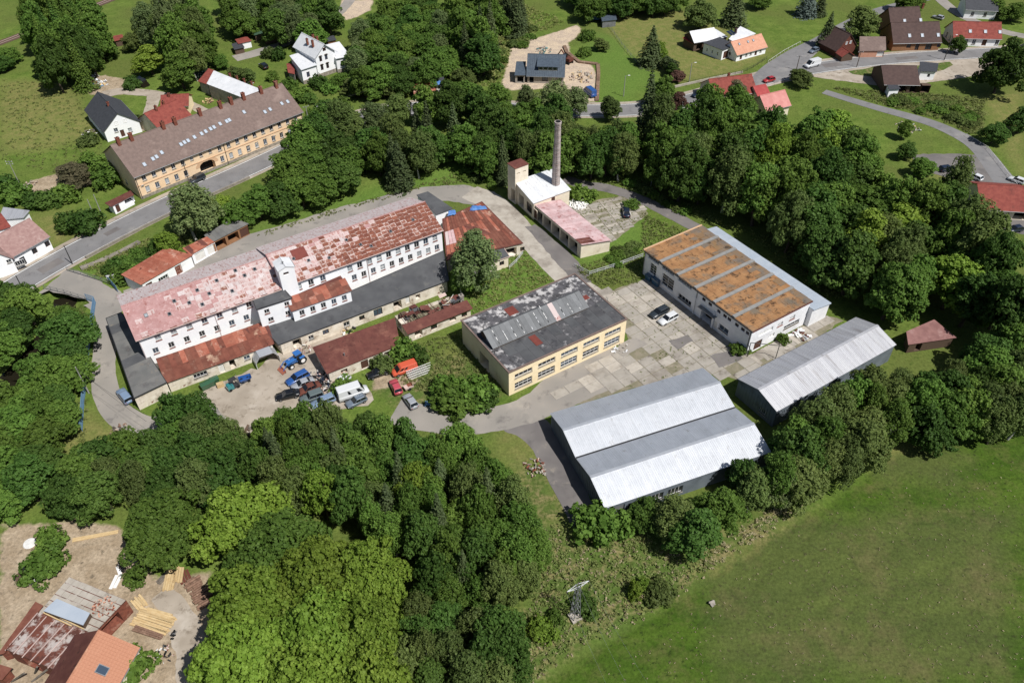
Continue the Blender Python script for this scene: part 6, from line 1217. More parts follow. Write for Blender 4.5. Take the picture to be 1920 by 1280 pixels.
for px, H, R, m in (((178, 915), 8, 3.6, 'leaf_mid'), ((212, 890), 8.5, 3.6, 'leaf_dark'), ((250, 868), 7.5, 3.2, 'leaf_mid'), ((150, 958), 7.5, 3.4, 'leaf_dark')):
    tree('broad', px, H, R, m, 'leafy tree on the bank below the lane bend', 'trees below the lane bend')
# shrubs
SH = [((850, 760), 3.6, 3.2, 'leaf_mid', 'large leafy shrub left of the yellow workshop'), ((890, 745), 3.4, 2.8, 'leaf_mid', 'leafy shrub at the near corner of the yellow workshop'), ((835, 735), 3.0, 2.4, 'leaf_mid', 'leafy shrub behind the large shrub near the yellow workshop'), ((910, 755), 2.6, 2.2, 'leaf_dark', 'dark shrub right of the large shrub near the yellow workshop'), ((758, 668), 3.4, 1.9, 'leaf_mid', 'bright shrub at the end of the dark red shed'), ((780, 675), 2.6, 1.6, 'leaf_dark', 'dark shrub right of the dark red shed'), ((718, 690), 2.6, 1.9, 'leaf_olive', 'olive shrub between the dark red shed and the orange van'), ((1088, 372), 3.0, 2.6, 'leaf_mid', 'round shrub beside the boiler house'), ((1185, 388), 1.6, 1.6, 'leaf_mid', 'low shrub beside the navy car on the slab court'), ((1090, 482), 1.2, 1.2, 'leaf_mid', 'x'), ((135, 430), 4.2, 2.6, 'leaf_dark', 'dark bush by the main road opposite the parapet'), ((165, 432), 4.6, 3.0, 'leaf_dark', 'larger dark bush by the main road opposite the parapet'), ((262, 515), 2.6, 2.4, 'leaf_mid', 'shrub on the bank behind the rust-orange garage'), ((235, 522), 2.4, 2.2, 'leaf_mid', 'shrub at the left end of the bank behind the garages'), ((95, 385), 3.5, 2.8, 'leaf_dark', 'dark hedge bush left of the roadside shelter'), ((120, 375), 3.5, 2.8, 'leaf_mid', 'green hedge bush left of the roadside shelter'), ((70, 385), 3.2, 2.6, 'leaf_dark', 'dark hedge bush above the dry lawn'), ((30, 375), 4, 3.2, 'leaf_mid', 'green hedge bush near the left edge'), ((10, 365), 4, 3.0, 'leaf_dark', 'dark hedge bush at the left edge'), ((175, 320), 4, 3.0, 'leaf_mid', 'green shrub left of the tenement gable'), ((205, 345), 4.5, 3.2, 'leaf_mid', 'green shrub at the foot of the tenement gable'), ((170, 270), 2.6, 2.2, 'leaf_olive', 'yellowish garden shrub left of the slate house'), ((85, 1070), 3.4, 2.6, 'leaf_mid', 'rounded green bush on the bare ground of the farm yard'), ((100, 1020), 2.8, 2.0, 'leaf_mid', 'smaller green bush behind the rounded bush in the farm yard'), ((255, 1085), 1.6, 1.4, 'leaf_mid', 'small bush beside the timber planks'), ((250, 1265), 3.0, 2.4, 'leaf_mid', 'green bush right of the orange farm roof'), ((640, 730), 2.0, 1.6, 'leaf_mid', 'weedy shrub by the white motorhome'), ((1360, 620), .9, .8, 'leaf_mid', 'y'), ((1385, 660), 1.6, 1.4, 'leaf_mid', 'low green bush at the foot of the white hall corner'), ((1465, 640), 1.8, 1.0, 'leaf_mid', 'small bush against the sunlit end of the white hall'), ((480, 195), 2.4, 2.0, 'leaf_mid', 'shrub behind the right part of the tenement'), ((620, 170), 2.4, 2.2, 'leaf_mid', 'garden shrub in front of the villa'), ((600, 165), 3.6, 2.0, 'leaf_dark', 'dark garden shrub in front of the villa'), ((565, 185), 3.0, 2.4, 'leaf_mid', 'green garden shrub between tenement and villa'), ((575, 190), 2.2, 2.0, 'leaf_dark', 'low dark shrub between tenement and villa'), ((1205, 1100), 1.6, .9, 'leaf_bright', 'thin sapling in the scrub by the meadow edge'), ((1188, 1115), 2.4, .9, 'leaf_bright', 'thin bright sapling left in the scrub by the meadow edge'), ((1235, 1115), 1.7, 1.6, 'leaf_olive', 'grey-green bush in the scrub by the meadow edge'), ((1095, 1140), 1.8, 1.5, 'leaf_dark', 'dark bush beside the steel pylon'), ((1015, 1185), 2.2, 1.4, 'leaf_bright', 'bright bush left of the steel pylon'), ((1040, 1160), 1.6, .9, 'leaf_mid', 'small bush left of the steel pylon'), ((1500, 905), 2.4, 2.4, 'leaf_dark', 'dark low bush at the meadow edge below the tree belt'), ((1545, 880), 2.2, 2.0, 'leaf_dark', 'low bush at the meadow edge right of the dark low bush')]
for px, H, R, m, lb in SH:
    if len(lb) > 3: tree('shrub', px, H, R, m, lb, cat='shrub')
grove(['shrub'], [(175, 505), (300, 445), (330, 465), (240, 515)], .9, (1.2, 2.2), (1.2, 1.8), '{k} on the green bank behind the garage row', 'bank shrubs', 1, ['leaf_mid', 'leaf_dark'], n=16, keepout=.3)
grove(['shrub'], [(850, 310), (930, 305), (940, 345), (880, 345)], 1.2, (.9, 1.6), (1.0, 1.6), '{k} in the grass left of the boiler tower', 'grass shrubs by the tower', 1, ['leaf_mid', 'leaf_olive'], n=8, keepout=.3)
grove(['shrub'], [(1130, 470), (1195, 440), (1205, 470), (1150, 500)], 1.3, (.7, 1.3), (.8, 1.4), '{k} in the grass between open shed and white hall', 'grass shrubs by the white hall', 1, ['leaf_mid', 'leaf_olive'], n=7, keepout=.3)
grove(['shrub'], [(1100, 345), (1200, 355), (1300, 400), (1290, 380), (1200, 335), (1120, 330)], 1.2, (.9, 1.8), (1.0, 1.6), '{k} along the loop lane behind the works', 'loop lane shrubs', 1, ['leaf_mid', 'leaf_olive'], n=12, keepout=.3)
grove(['shrub'], [(880, 60), (960, 10), (1010, 50), (960, 120), (900, 150)], 1.3, (1.0, 2.2), (1.2, 2.0), '{k} on the rough slope left of the building site', 'rough slope shrubs', 1, ['leaf_mid', 'leaf_olive'], n=18, keepout=.3)
grove(['shrub'], [(1640, 165), (1840, 200), (1840, 260), (1700, 210)], 1.3, (.8, 1.6), (1.0, 1.8), '{k} on the bank below the open barn', 'bank shrubs below the barn', 1, ['leaf_mid', 'leaf_olive'], n=16, keepout=.3)
# ---------------------------------------------------------------- vehicles
CARK = {  # L, W, body stations (x as share of length from rear, lower z, belt z, width share), cabin (x0,x1 base; x0,x1 top), belt z, roof z
 'hatch': dict(L=4.0, W=1.72, st=[(0, .35, .80, .86), (.04, .25, .92, .96), (.5, .22, .92, 1), (.72, .22, .88, 1), (.95, .25, .74, .95), (1, .35, .62, .84)], cab=(.03, .70, .12, .52), zb=.9, zr=1.45),
 'sedan': dict(L=4.5, W=1.78, st=[(0, .35, .82, .86), (.05, .25, .92, .96), (.25, .22, .94, 1), (.7, .22, .88, 1), (.95, .25, .74, .95), (1, .35, .62, .84)], cab=(.16, .72, .28, .56), zb=.9, zr=1.42),
 'estate': dict(L=4.6, W=1.8, st=[(0, .35, .85, .88), (.04, .25, .95, .97), (.5, .22, .93, 1), (.72, .22, .88, 1), (.95, .25, .74, .95), (1, .35, .62, .84)], cab=(.02, .71, .07, .55), zb=.92, zr=1.5),
 'suv': dict(L=4.4, W=1.82, st=[(0, .5, .98, .92), (.03, .42, 1.05, .98), (.5, .4, 1.05, 1), (.72, .4, 1.03, 1), (.97, .42, .95, .97), (1, .5, .85, .9)], cab=(.03, .68, .07, .58), zb=1.03, zr=1.75),
 'van': dict(L=5.6, W=2.0, st=[(0, .4, 1.3, .94), (.03, .3, 1.35, .98), (.6, .3, 1.3, 1), (.8, .3, 1.2, 1), (.96, .32, .95, .96), (1, .4, .8, .86)], cab=(.01, .86, .02, .68), zb=1.28, zr=2.4),
 'crew': dict(L=5.1, W=1.9, st=[(0, .4, 1.0, .94), (.03, .3, 1.12, .98), (.6, .3, 1.12, 1), (.78, .3, 1.08, 1), (.96, .32, .88, .95), (1, .4, .7, .84)], cab=(.02, .84, .03, .66), zb=1.1, zr=1.95),
 'camper': dict(L=5.8, W=2.2, st=[(0, .5, 1.4, .98), (.02, .4, 1.5, 1), (.6, .4, 1.4, 1), (.82, .35, 1.1, .95), (.96, .35, .9, .88), (1, .4, .75, .8)], cab=(.005, .86, .01, .74), zb=1.38, zr=2.7)}
CARM = {}
def car_meshes(kind):
    if kind in CARM: return CARM[kind]
    c = CARK[kind]; L, Wd = c['L'], c['W']; hw = Wd/2; D = {}
    mb = MB(); rings = []
    for t, zl, zt, ws in c['st']:
        x = (t-.5)*L; w = hw*ws; rings.append([(x, -w*.9, zl), (x, -w, zl+.12), (x, -w, zt-.16), (x, -w*.9, zt), (x, 0, zt+.03), (x, w*.9, zt), (x, w, zt-.16), (x, w, zl+.12), (x, w*.9, zl)])
    for r in rings: mb.v += r
    k = 9
    for i in range(len(rings)-1):
        for j in range(k):
            a, b = i*k+j, i*k+(j+1) % k; mb.f.append((a, a+k, b+k, b))
    mb.f.append(tuple(range(k))); mb.f.append(tuple(range((len(rings)-1)*k+k-1, (len(rings)-1)*k-1, -1)))
    D['body'] = mb.mesh('body', 'car_silver', True)
    x0, x1, t0, t1 = [(q-.5)*L for q in c['cab']]; zb, zr = c['zb'], c['zr']; wb, wt = hw*.93, hw*.76 if zr < 1.6 else hw*.86
    closed = kind in ('van', 'camper', 'crew')
    g = MB(); g.quad((x0, -wb, zb), (x1, -wb, zb), (t1, -wt, zr-.06), (t0, -wt, zr-.06)); g.quad((x1, wb, zb), (x0, wb, zb), (t0, wt, zr-.06), (t1, wt, zr-.06)); g.quad((x0, wb, zb), (x0, -wb, zb), (t0, -wt, zr-.06), (t0, wt, zr-.06)); g.quad((x1, -wb, zb), (x1, wb, zb), (t1, wt, zr-.06), (t1, -wt, zr-.06))
    if closed:
        D['upper_body'] = g.mesh('upper_body', 'car_silver')
        w_ = MB(); e = .012; f = lambda s, u, v: tuple(np.array([x1, s*wb, zb])*(1-v)*(1-u)+np.array([x0, s*wb, zb])*(1-v)*u+np.array([t1, s*wt, zr-.06])*v*(1-u)+np.array([t0, s*wt, zr-.06])*v*u+np.array([0, s*e, 0]))
        spans = [(.06, .24)]+([(.30, .46)] if kind == 'crew' else [(.5, .62)] if kind == 'camper' else [])
        for a, b in spans:
            w_.quad(f(-1, b, .15), f(-1, a, .15), f(-1, a+.04, .8), f(-1, b, .8)); w_.quad(f(1, a, .15), f(1, b, .15), f(1, b, .8), f(1, a+.04, .8))
        D['side_window'] = w_.mesh('side_window', 'car_glass')
        ws = MB(); n = .015; ws.quad((x1+n-.0, -wb*.9, zb+.05), (x1+n, wb*.9, zb+.05), (t1+(x1-t1)*.12+n, wt*.92, zr-.18), (t1+(x1-t1)*.12+n, -wt*.92, zr-.18)); D['windscreen'] = ws.mesh('windscreen', 'car_glass')
    else:
        D['windows'] = g.mesh('windows', 'car_glass')
        for s in (-1, 1):
            for ki, (xa, ta) in enumerate(((x0, t0), (x1, t1), ((x0+x1)/2, (t0+t1)/2))): D['pillar%d%d' % (s, ki)] = MB().tube((xa, s*wb, zb), (ta, s*wt, zr-.05), .045, k=4).mesh('pillar', 'car_silver')
    r = MB(); q = [(t0-.02, -wt, zr-.07), (t1+.02, -wt, zr-.07), (t1+.02, wt, zr-.07), (t0-.02, wt, zr-.07)]; q2 = [(t0+.12, -wt*.82, zr), (t1-.12, -wt*.82, zr), (t1-.12, wt*.82, zr), (t0+.12, wt*.82, zr)]
    r.v = q+q2; r.f = [(4, 5, 6, 7), (0, 1, 5, 4), (1, 2, 6, 5), (2, 3, 7, 6), (3, 0, 4, 7)]; D['roof'] = r.mesh('roof', 'car_silver')
    rw = .31 if zr < 1.6 else .36; D['tyre'] = MB().tube((0, -.1, 0), (0, .1, 0), rw, k=14).mesh('wheel', 'tyre'); D['rim'] = MB().tube((0, -.112, 0), (0, .112, 0), rw*.6, k=10).mesh('rim', 'rim')
    D['lamp'] = MB().box(-.04, .04, -.17, .17, -.07, .07).mesh('headlight', 'lamp_clear'); D['rear'] = MB().box(-.03, .03, -.13, .13, -.08, .08).mesh('tail_light', 'lamp_red'); D['rw'] = rw
    CARM[kind] = D; return D
def vehicle(kind, front, rear, col, label, name='parked_car', cat='car', group=None, dz=0.0):
    D = car_meshes(kind); c = CARK[kind]; a, b = G2(front, .6), G2(rear, .6); m = (a+b)/2; d = a-b; rz = math.atan2(d[1], d[0])
    e = empty(name, (m[0], m[1], .03+dz), rz, label, cat, group); e.scale = (.93, .93, .93)
    for k in D:
        if k in ('body', 'upper_body', 'roof') or k.startswith('pillar'): omat(ob(k if k[:3] != 'pil' else 'pillar', D[k], e), col)
    for k in ('windows', 'side_window', 'windscreen'):
        if k in D: ob(k, D[k], e)
    for sx in (.315, -.30):
        for sy in (-1, 1):
            w = ob('wheel', D['tyre'], e, (sx*c['L'], sy*(c['W']/2-.09), D['rw'])); ob('rim', D['rim'], w)
    s0, s1 = c['st'][0], c['st'][-1]
    for sy in (-1, 1):
        ob('headlight', D['lamp'], e, (c['L']*.485, sy*c['W']*.33, s1[2]-.06)); ob('tail_light', D['rear'], e, (-c['L']*.497, sy*c['W']*.35, s0[2]-.12))
    FOOTV.append((m, 2.4)); return e
FOOTV = []
V = vehicle
V('estate', (540, 717), (575, 699), 'car_blue', 'bright blue estate car parked in the scrap yard')
V('sedan', (547, 727), (588, 711), 'car_silver', 'silver saloon car parked beside the bright blue car')
V('sedan', (519, 744), (560, 735), 'car_black', 'black saloon car at the left of the scrap yard row, beside leaves')
V('suv', (566, 751), (603, 738), 'car_greygreen', 'old grey-green off-road car in the scrap yard row')
V('sedan', (566, 733), (592, 722), 'wood_red', 'rusty brown wrecked car between silver saloon and grey-green off-roader')
V('estate', (590, 758), (621, 746), 'car_lightblue', 'pale blue car at the tree edge of the scrap yard')
V('camper', (686, 729), (638, 745), 'car_white', 'white motorhome parked by the trees', 'motorhome', 'motorhome')
V('hatch', (654, 758), (682, 745), 'car_greyblue', 'grey-blue car half under leaves in front of the motorhome')
V('hatch', (631, 722), (649, 707), 'car_white', 'white wrecked car overgrown behind the motorhome')
V('sedan', (692, 704), (726, 692), 'car_black', 'black coupe by the wall of the dark red shed')
V('crew', (735, 700), (781, 684), 'van_orange', 'bright orange van on the grass', 'orange_van', 'van')
V('hatch', (738, 716), (746, 733), 'car_pink', 'small pinkish-red old car on the grass')
V('hatch', (762, 741), (777, 762), 'car_silver', 'silver hatchback alone on the dry grass')
V('estate', (226, 732), (241, 751), 'car_lightblue', 'pale blue car parked by the grey annex on the mill lane')
V('estate', (1220, 593), (1252, 577), 'car_darkgrey', 'dark estate car on the concrete yard')
V('estate', (1235, 606), (1270, 588), 'car_white', 'white car on the concrete yard next to the dark estate')
V('sedan', (1172, 387), (1176, 407), 'car_navy', 'navy car on the overgrown slab court')
V('van', (1506, 126), (1540, 117), 'car_white', 'white delivery van driving on the main road', 'delivery_van', 'van')
V('hatch', (1432, 152), (1452, 147), 'car_red', 'red car driving on the main road')
V('sedan', (1297, 181), (1321, 172), 'car_navy', 'dark blue car driving on the main road between trees')
V('suv', (359, 341), (380, 331), 'car_darkgrey', 'dark car at the kerb in front of the ochre tenement')
V('hatch', (804, 178), (818, 174), 'car_black', 'black car parked in front of the roadside garages')
V('estate', (1741, 303), (1717, 307), 'car_silver', 'silver car on the parking area')
V('estate', (1791, 314), (1763, 318), 'car_navy', 'navy estate car on the parking area')
V('hatch', (1822, 328), (1835, 334), 'car_white', 'white car behind the long red-roofed house, left one')
V('hatch', (1898, 334), (1915, 340), 'car_white', 'white car at the far right edge of the parking area')
V('hatch', (1893, 431), (1912, 428), 'car_navy', 'dark car on the forecourt of the long red-roofed house')
V('hatch', (491, 97), (505, 103), 'car_green', 'green car on the lane left of the villa')
V('suv', (488, 120), (500, 129), 'car_black', 'black car on the lawn left of the villa')
V('hatch', (1750, 30), (1768, 35), 'car_silver', 'silver car on the lawn behind the lodges')
V('hatch', (1520, 97), (1532, 92), 'car_greyblue', 'grey car at the lane beside the dark chalet')
V('van', (1098, 168), (1113, 180), 'car_blue', 'blue and white van on the building site', 'delivery_van', 'van')
# blue tractor with front loader
a, b = G2((533, 690), .5), G2((578, 665), .5); d = a-b; T_ = empty('tractor', (*((a+b)/2), .02), math.atan2(d[1], d[0]), 'blue tractor with front loader and orange bucket in the scrap yard', 'tractor')
MB().box(.1, 1.9, -.38, .38, .75, 1.35).box(-1.2, .1, -.45, .45, .7, 1.1).build('bonnet', 'tractor_blue', T_)
MB().box(-1.1, .15, -.62, .62, 2.25, 2.4).build('cab_roof', 'tractor_blue', T_); MB().box(-1.0, .05, -.58, .58, 1.1, 2.24).build('cab_glass', 'car_glass', T_)
for sy in (-1, 1):
    w = MB().tube((-.9, sy*.75-.22, .78), (-.9, sy*.75+.22, .78), .78, k=18).build('wheel', 'tyre', T_); MB().tube((-.9, sy*.75-.23, .78), (-.9, sy*.75+.23, .78), .42, k=14).build('rim', 'frame_white', w)
    w = MB().tube((1.4, sy*.7-.16, .52), (1.4, sy*.7+.16, .52), .52, k=16).build('wheel', 'tyre', T_); MB().tube((1.4, sy*.7-.17, .52), (1.4, sy*.7+.17, .52), .3, k=12).build('rim', 'frame_white', w)
    MB().box(-1.4, -.4, sy*.75-.28, sy*.75+.28, 1.5, 1.6).build('mudguard', 'tractor_blue', T_)
    MB().tube((.1, sy*.55, 1.5), (2.2, sy*.55, 1.35), .09, k=5).tube((2.2, sy*.55, 1.35), (3.0, sy*.55, .5), .09, k=5).build('loader_arm', 'tractor_blue', T_)
MB().slab([(2.8, -.95, .5), (3.5, -.95, .12), (3.5, .95, .12), (2.8, .95, .5)], .1).box(2.75, 2.85, -.95, .95, .1, .75).build('bucket', 'rust_orange', T_)
# forklift and blue engine hood beside it
a, b = G2((428, 730), .3), G2((447, 720), .3); d = a-b; Fk = empty('forklift', (*((a+b)/2), .02), math.atan2(d[1], d[0]), 'teal forklift parked beside the mill annex', 'forklift')
MB().box(.0, 1.1, -.55, .55, .3, 1.0).box(.3, 1.0, -.45, .45, 1.0, 1.25).build('counterweight', 'fork_teal', Fk)
MB().box(-1.0, .0, -.5, .5, .25, .6).build('chassis', 'steel_dark', Fk)
cg = MB()
for sx in (-.8, .4):
    for sy in (-.45, .45): cg.tube((sx, sy, .6), (sx*.9, sy, 2.0), .04, k=4)
cg.box(-.85, .45, -.5, .5, 2.0, 2.06); cg.build('overhead_guard', 'steel_dark', Fk)
ms_ = MB()
for sy in (-.3, .3): ms_.tube((-1.1, sy, .1), (-1.1, sy, 2.3), .06, k=4); ms_.box(-2.1, -1.1, sy-.06, sy+.06, .08, .14)
ms_.build('mast', 'steel_grey', Fk)
for sx in (-.7, .75):
    for sy in (-.5, .5): MB().tube((sx, sy-.1, .28), (sx, sy+.1, .28), .28, k=12).build('wheel', 'tyre', Fk)
a = G2((461, 714)); bd = empty('dumper_skip', (*a, 0), .5, 'small blue dumper skip beside the forklift', 'skip'); s_ = MB(); s_.v = [(-.8, -.5, .3), (.7, -.4, .3), (.7, .4, .3), (-.8, .5, .3), (-1.1, -.7, .95), (1.1, -.6, .9), (1.1, .6, .9), (-1.1, .7, .95)]; s_.f = [(0, 1, 5, 4), (1, 2, 6, 5), (2, 3, 7, 6), (3, 0, 4, 7), (3, 2, 1, 0)]; o = s_.build('tub', 'car_blue', bd); MB().box(-.8, .7, -.45, .45, .12, .29).build('chassis', 'steel_dark', bd)
for sx in (-.6, .5):
    for sy in (-.5, .5): MB().tube((sx, sy-.09, .26), (sx, sy+.09, .26), .26, k=10).build('wheel', 'tyre', bd)
def bin_(px, col, label, rz=.6, s=1.0):
    a = G2(px); e = empty('waste_bin', (*a, 0), rz, label, 'bin'); q = MB(); q.v = [(-.6*s, -.45*s, .15), (.6*s, -.45*s, .15), (.6*s, .45*s, .15), (-.6*s, .45*s, .15), (-.7*s, -.55*s, 1.1*s), (.7*s, -.55*s, 1.1*s), (.7*s, .55*s, 1.1*s), (-.7*s, .55*s, 1.1*s)]; q.f = [(0, 1, 5, 4), (1, 2, 6, 5), (2, 3, 7, 6), (3, 0, 4, 7), (3, 2, 1, 0)]; q.build('tub', col, e)
    MB().slab([(-.74*s, -.6*s, 1.2*s), (.74*s, -.6*s, 1.2*s), (.74*s, 0, 1.32*s), (-.74*s, 0, 1.32*s)], .06).slab([(-.74*s, 0, 1.32*s), (.74*s, 0, 1.32*s), (.74*s, .6*s, 1.2*s), (-.74*s, .6*s, 1.2*s)], .06).build('lid', col, e)
    for sx in (-.5*s, .5*s):
        for sy in (-.38*s, .38*s): MB().tube((sx, sy-.03, .08), (sx, sy+.03, .08), .08, k=8).build('caster', 'tyre', e)
bin_((386, 728), 'bin_green', 'leftmost of three green waste containers by the mill annex'); bin_((396, 723), 'bin_green', 'middle of three green waste containers by the mill annex'); bin_((404, 718), 'bin_green', 'rightmost of three green waste containers by the mill annex')
bin_((1217, 525), 'bin_blue', 'smaller blue skip in the shade of the white hall', wh.rz, 1.1); bin_((1231, 534), 'bin_blue', 'larger blue skip in the shade of the white hall', wh.rz, 1.35)
def pallet(px, label, n=5, rz=.5):
    a = G2(px); e = empty('pallet_stack', (*a, 0), rz, label, 'pallets')
    for k in range(n):
        q = MB().box(-.6, .6, -.4, .4, k*.16+.1, k*.16+.13)
        for y in (-.35, 0, .35): q.box(-.6, .6, y-.05, y+.05, k*.16, k*.16+.1)
        q.build('pallet', 'wood_fresh', e)
pallet((414, 724), 'stack of pale wooden pallets beside the green containers')
# metal carport
cpP = [G2(p, 2.5) for p in ((487, 671), (512, 662), (502, 646), (477, 654))]
e = empty('carport', (*cpP[0], 0), math.atan2(*(cpP[1]-cpP[0])[::-1]), 'open metal carport with pale sheet roof beside the blue tractor', 'carport')
FOOT.append(np.array(cpP)); c_, s_n = math.cos(e.rotation_euler[2]), math.sin(e.rotation_euler[2]); Lc = [np.array([[c_, s_n], [-s_n, c_]])@(p-cpP[0]) for p in cpP]
MB().slab([(*q, 2.6) for q in Lc], .06).build('roof', 'galvanised', e)
Ls_ = [Lc[0], Lc[3]]; MB().quad((*Lc[3], 2.58), (*Lc[0], 2.58), (Lc[0][0]-.9, Lc[0][1], 1.3), (Lc[3][0]-.9, Lc[3][1], 1.3)).quad((Lc[3][0]-.9, Lc[3][1], 1.3), (Lc[0][0]-.9, Lc[0][1], 1.3), (Lc[0][0]-.9, Lc[0][1], .1), (Lc[3][0]-.9, Lc[3][1], .1)).build('left_wall', 'galvanised', e)
MB().quad((*Lc[1], 2.58), (*Lc[2], 2.58), (Lc[2][0]+.9, Lc[2][1], 1.3), (Lc[1][0]+.9, Lc[1][1], 1.3)).quad((Lc[1][0]+.9, Lc[1][1], 1.3), (Lc[2][0]+.9, Lc[2][1], 1.3), (Lc[2][0]+.9, Lc[2][1], .1), (Lc[1][0]+.9, Lc[1][1], .1)).build('right_wall', 'galvanised', e)
MB().quad((Lc[2][0]+.9, Lc[2][1], .1), (Lc[3][0]-.9, Lc[3][1], .1), (Lc[3][0], Lc[3][1], 2.55), (Lc[2][0], Lc[2][1], 2.55)).build('back_wall', 'steel_dark', e)
for q in (Lc[0]-[.9, 0], Lc[1]+[.9, 0]): MB().tube((*q, 0), (*q, 1.3), .05, k=5).build('post', 'light_metal', e)
# trusses, blue sheets, rusty trailer, scrap heap
a, b = G2((768, 713)), G2((805, 699)); d = b-a; L = np.hypot(*d); e = empty('steel_truss', (*a, 0), math.atan2(d[1], d[0]), 'pile of white lattice steel trusses on the grass by the orange van', 'trusses')
for k in range(4):
    q = MB(); y = k*.45
    for z in (.15+.1*k, .75+.1*k): q.tube((0, y, z), (L+.3*k, y, z), .05, k=4)
    for i in range(9): q.tube((i*L/9, y, .15+.1*k), ((i+.5)*L/9, y, .75+.1*k), .03, k=4).tube(((i+.5)*L/9, y, .75+.1*k), ((i+1)*L/9, y, .15+.1*k), .03, k=4)
    q.build('truss', 'frame_white', e)
tarp('tarpaulin', 'pale blue sheet lying on the grass by the yard lane', [(797, 762), (830, 755), (828, 745), (796, 752)], .15, 7, .12, 'blue_paint')
a = G2((766, 728)); e = empty('trailer', (*a, 0), .6, 'small rusty open trailer between pink car and silver hatchback', 'trailer'); MB().box(-.8, .8, -.5, .5, .35, .42).box(-.8, .8, -.52, -.46, .42, .7).box(-.8, .8, .46, .52, .42, .7).box(-.82, -.76, -.5, .5, .42, .7).box(.76, .82, -.5, .5, .42, .7).build('box', 'rust_a', e); MB().tube((.8, 0, .36), (1.5, 0, .36), .04, k=5).build('drawbar', 'steel_dark', e)
for sy in (-1, 1): MB().tube((0, sy*.6-.07, .28), (0, sy*.6+.07, .28), .28, k=10).build('wheel', 'tyre', e)
def heap(px, z, r, n, mats, label, name='scrap_heap', cat='scrap heap', hmax=1.0, s=(.2, .7), long=1.0):
    a = G2(px); e = empty(name, (*a, z), 0, label, cat); rr = random.Random(int(px[0]*7+px[1]))
    for k in range(n):
        t = rr.random()**.6*r; th = rr.random()*6.28; x, y = t*math.cos(th), t*math.sin(th); h_ = hmax*(1-t/r)*rr.random(); w = rr.uniform(*s)
        o = ob('scrap_piece' if cat == 'scrap heap' else 'piece', box_mesh('piece', rr.choice(mats), -.5, .5, -.3, .3, -.15, .15), e, (x, y, h_+.12), rr.random()*6.28, (w*long, w*.7, w*.6)); o.rotation_euler[0] = rr.gauss(0, .5); o.rotation_euler[1] = rr.gauss(0, .5)
    return e
heap((600, 713), 0, 2.6, 90, ['steel_dark', 'steel_grey', 'tyre', 'rust_a', 'white_junk', 'car_navy', 'tyre'], 'heap of scrap metal and tyres beside the dark red shed', hmax=1.2, s=(.25, .9))
heap((612, 728), 0, 2.0, 40, ['steel_dark', 'tyre', 'rust_a', 'white_junk', 'wood_grey'], 'low scatter of scrap between the scrap heap and the motorhome', hmax=.6)
heap((655, 622), 0, 1.6, 40, ['wood_fresh', 'white_junk', 'tyre', 'wood_fresh', 'steel_dark'], 'heap of pale junk and tyres by the long dark-roofed annex', hmax=1.0)
heap((572, 655), 0, 1.4, 30, ['rust_a', 'wood_grey', 'white_junk', 'rubble'], 'junk heap behind the blue tractor', hmax=.9)
heap((1085, 384), 0, 2.2, 70, ['white_junk', 'white_junk', 'frame_white'], 'pile of white window frames beside the boiler house shrub', hmax=1.0, s=(.5, 1.3))
heap((1003, 877), 0, 2.0, 60, ['rubble', 'concrete_light', 'brick_red'], 'pile of rubble on the grass left of the hall lane', 'rubble_pile', 'rubble', .7)
heap((225, 810), 0, 1.8, 60, ['wood_grey', 'log_bark', 'rubble', 'wood_grey'], 'heap of broken wood at the end of the mill lane', hmax=.7, s=(.25, .7))
heap((242, 817), 0, .9, 16, ['steel_grey', 'concrete_light', 'white_junk'], 'small heap of white rubbish beside the broken wood', hmax=.5)
heap((1700, 240), 0, 3.0, 50, ['white_junk', 'wood_fresh', 'concrete_light'], 'scattered white building rubbish on the lawn by the park lane', hmax=.5, s=(.4, 1.1))
heap((1090, 145), 0, 4.0, 60, ['rubble', 'concrete_light', 'wood_fresh'], 'scatter of stones and boards on the building site', 'rubble_pile', 'rubble', .6, (.4, 1.2))
heap((1020, 95), 0, 2.6, 40, ['concrete_light', 'rubble', 'fork_teal'], 'stacked building material behind the unfinished house', 'rubble_pile', 'rubble', .8, (.4, 1.2))
heap((60, 345), 0, 1.8, 40, ['rubble', 'concrete_light'], 'pile of pale stones in the grass near the left edge', 'rubble_pile', 'rubble', .6)
heap((470, 812), 0, 1.4, 16, ['wood_grey', 'wood_dark', 'wood_grey'], 'weathered planks at the edge of the scrap yard', hmax=.4, s=(.5, 1.2), long=2)
heap((186, 158), 0, 2.6, 44, ['wood_fresh', 'white_junk', 'light_metal', 'car_red', 'blue_paint', 'wood_grey'], 'pile of colourful building leftovers behind the slate house', hmax=.6, s=(.5, 1.4))
heap((172, 148), 0, 2.2, 24, ['steel_dark', 'galvanised_old', 'wood_grey', 'white_junk'], 'dark sheets and boards stacked behind the slate house', hmax=.6, s=(.6, 1.6))
heap((168, 250), 0, 1.8, 20, ['white_junk', 'wood_grey', 'steel_dark'], 'garden clutter left of the slate house', hmax=.5, s=(.4, 1.1))
heap((390, 190), 0, 1.6, 24, ['wood_fresh', 'log_bark', 'wood_fresh'], 'firewood heap beside the pale-roofed outbuilding', 'firewood_heap', 'firewood', .6, (.4, .9))
heap((470, 155), 0, 1.4, 12, ['wood_fresh', 'white_junk', 'van_orange'], 'garden things on the lawn behind the tenement', hmax=.4, s=(.4, .9))
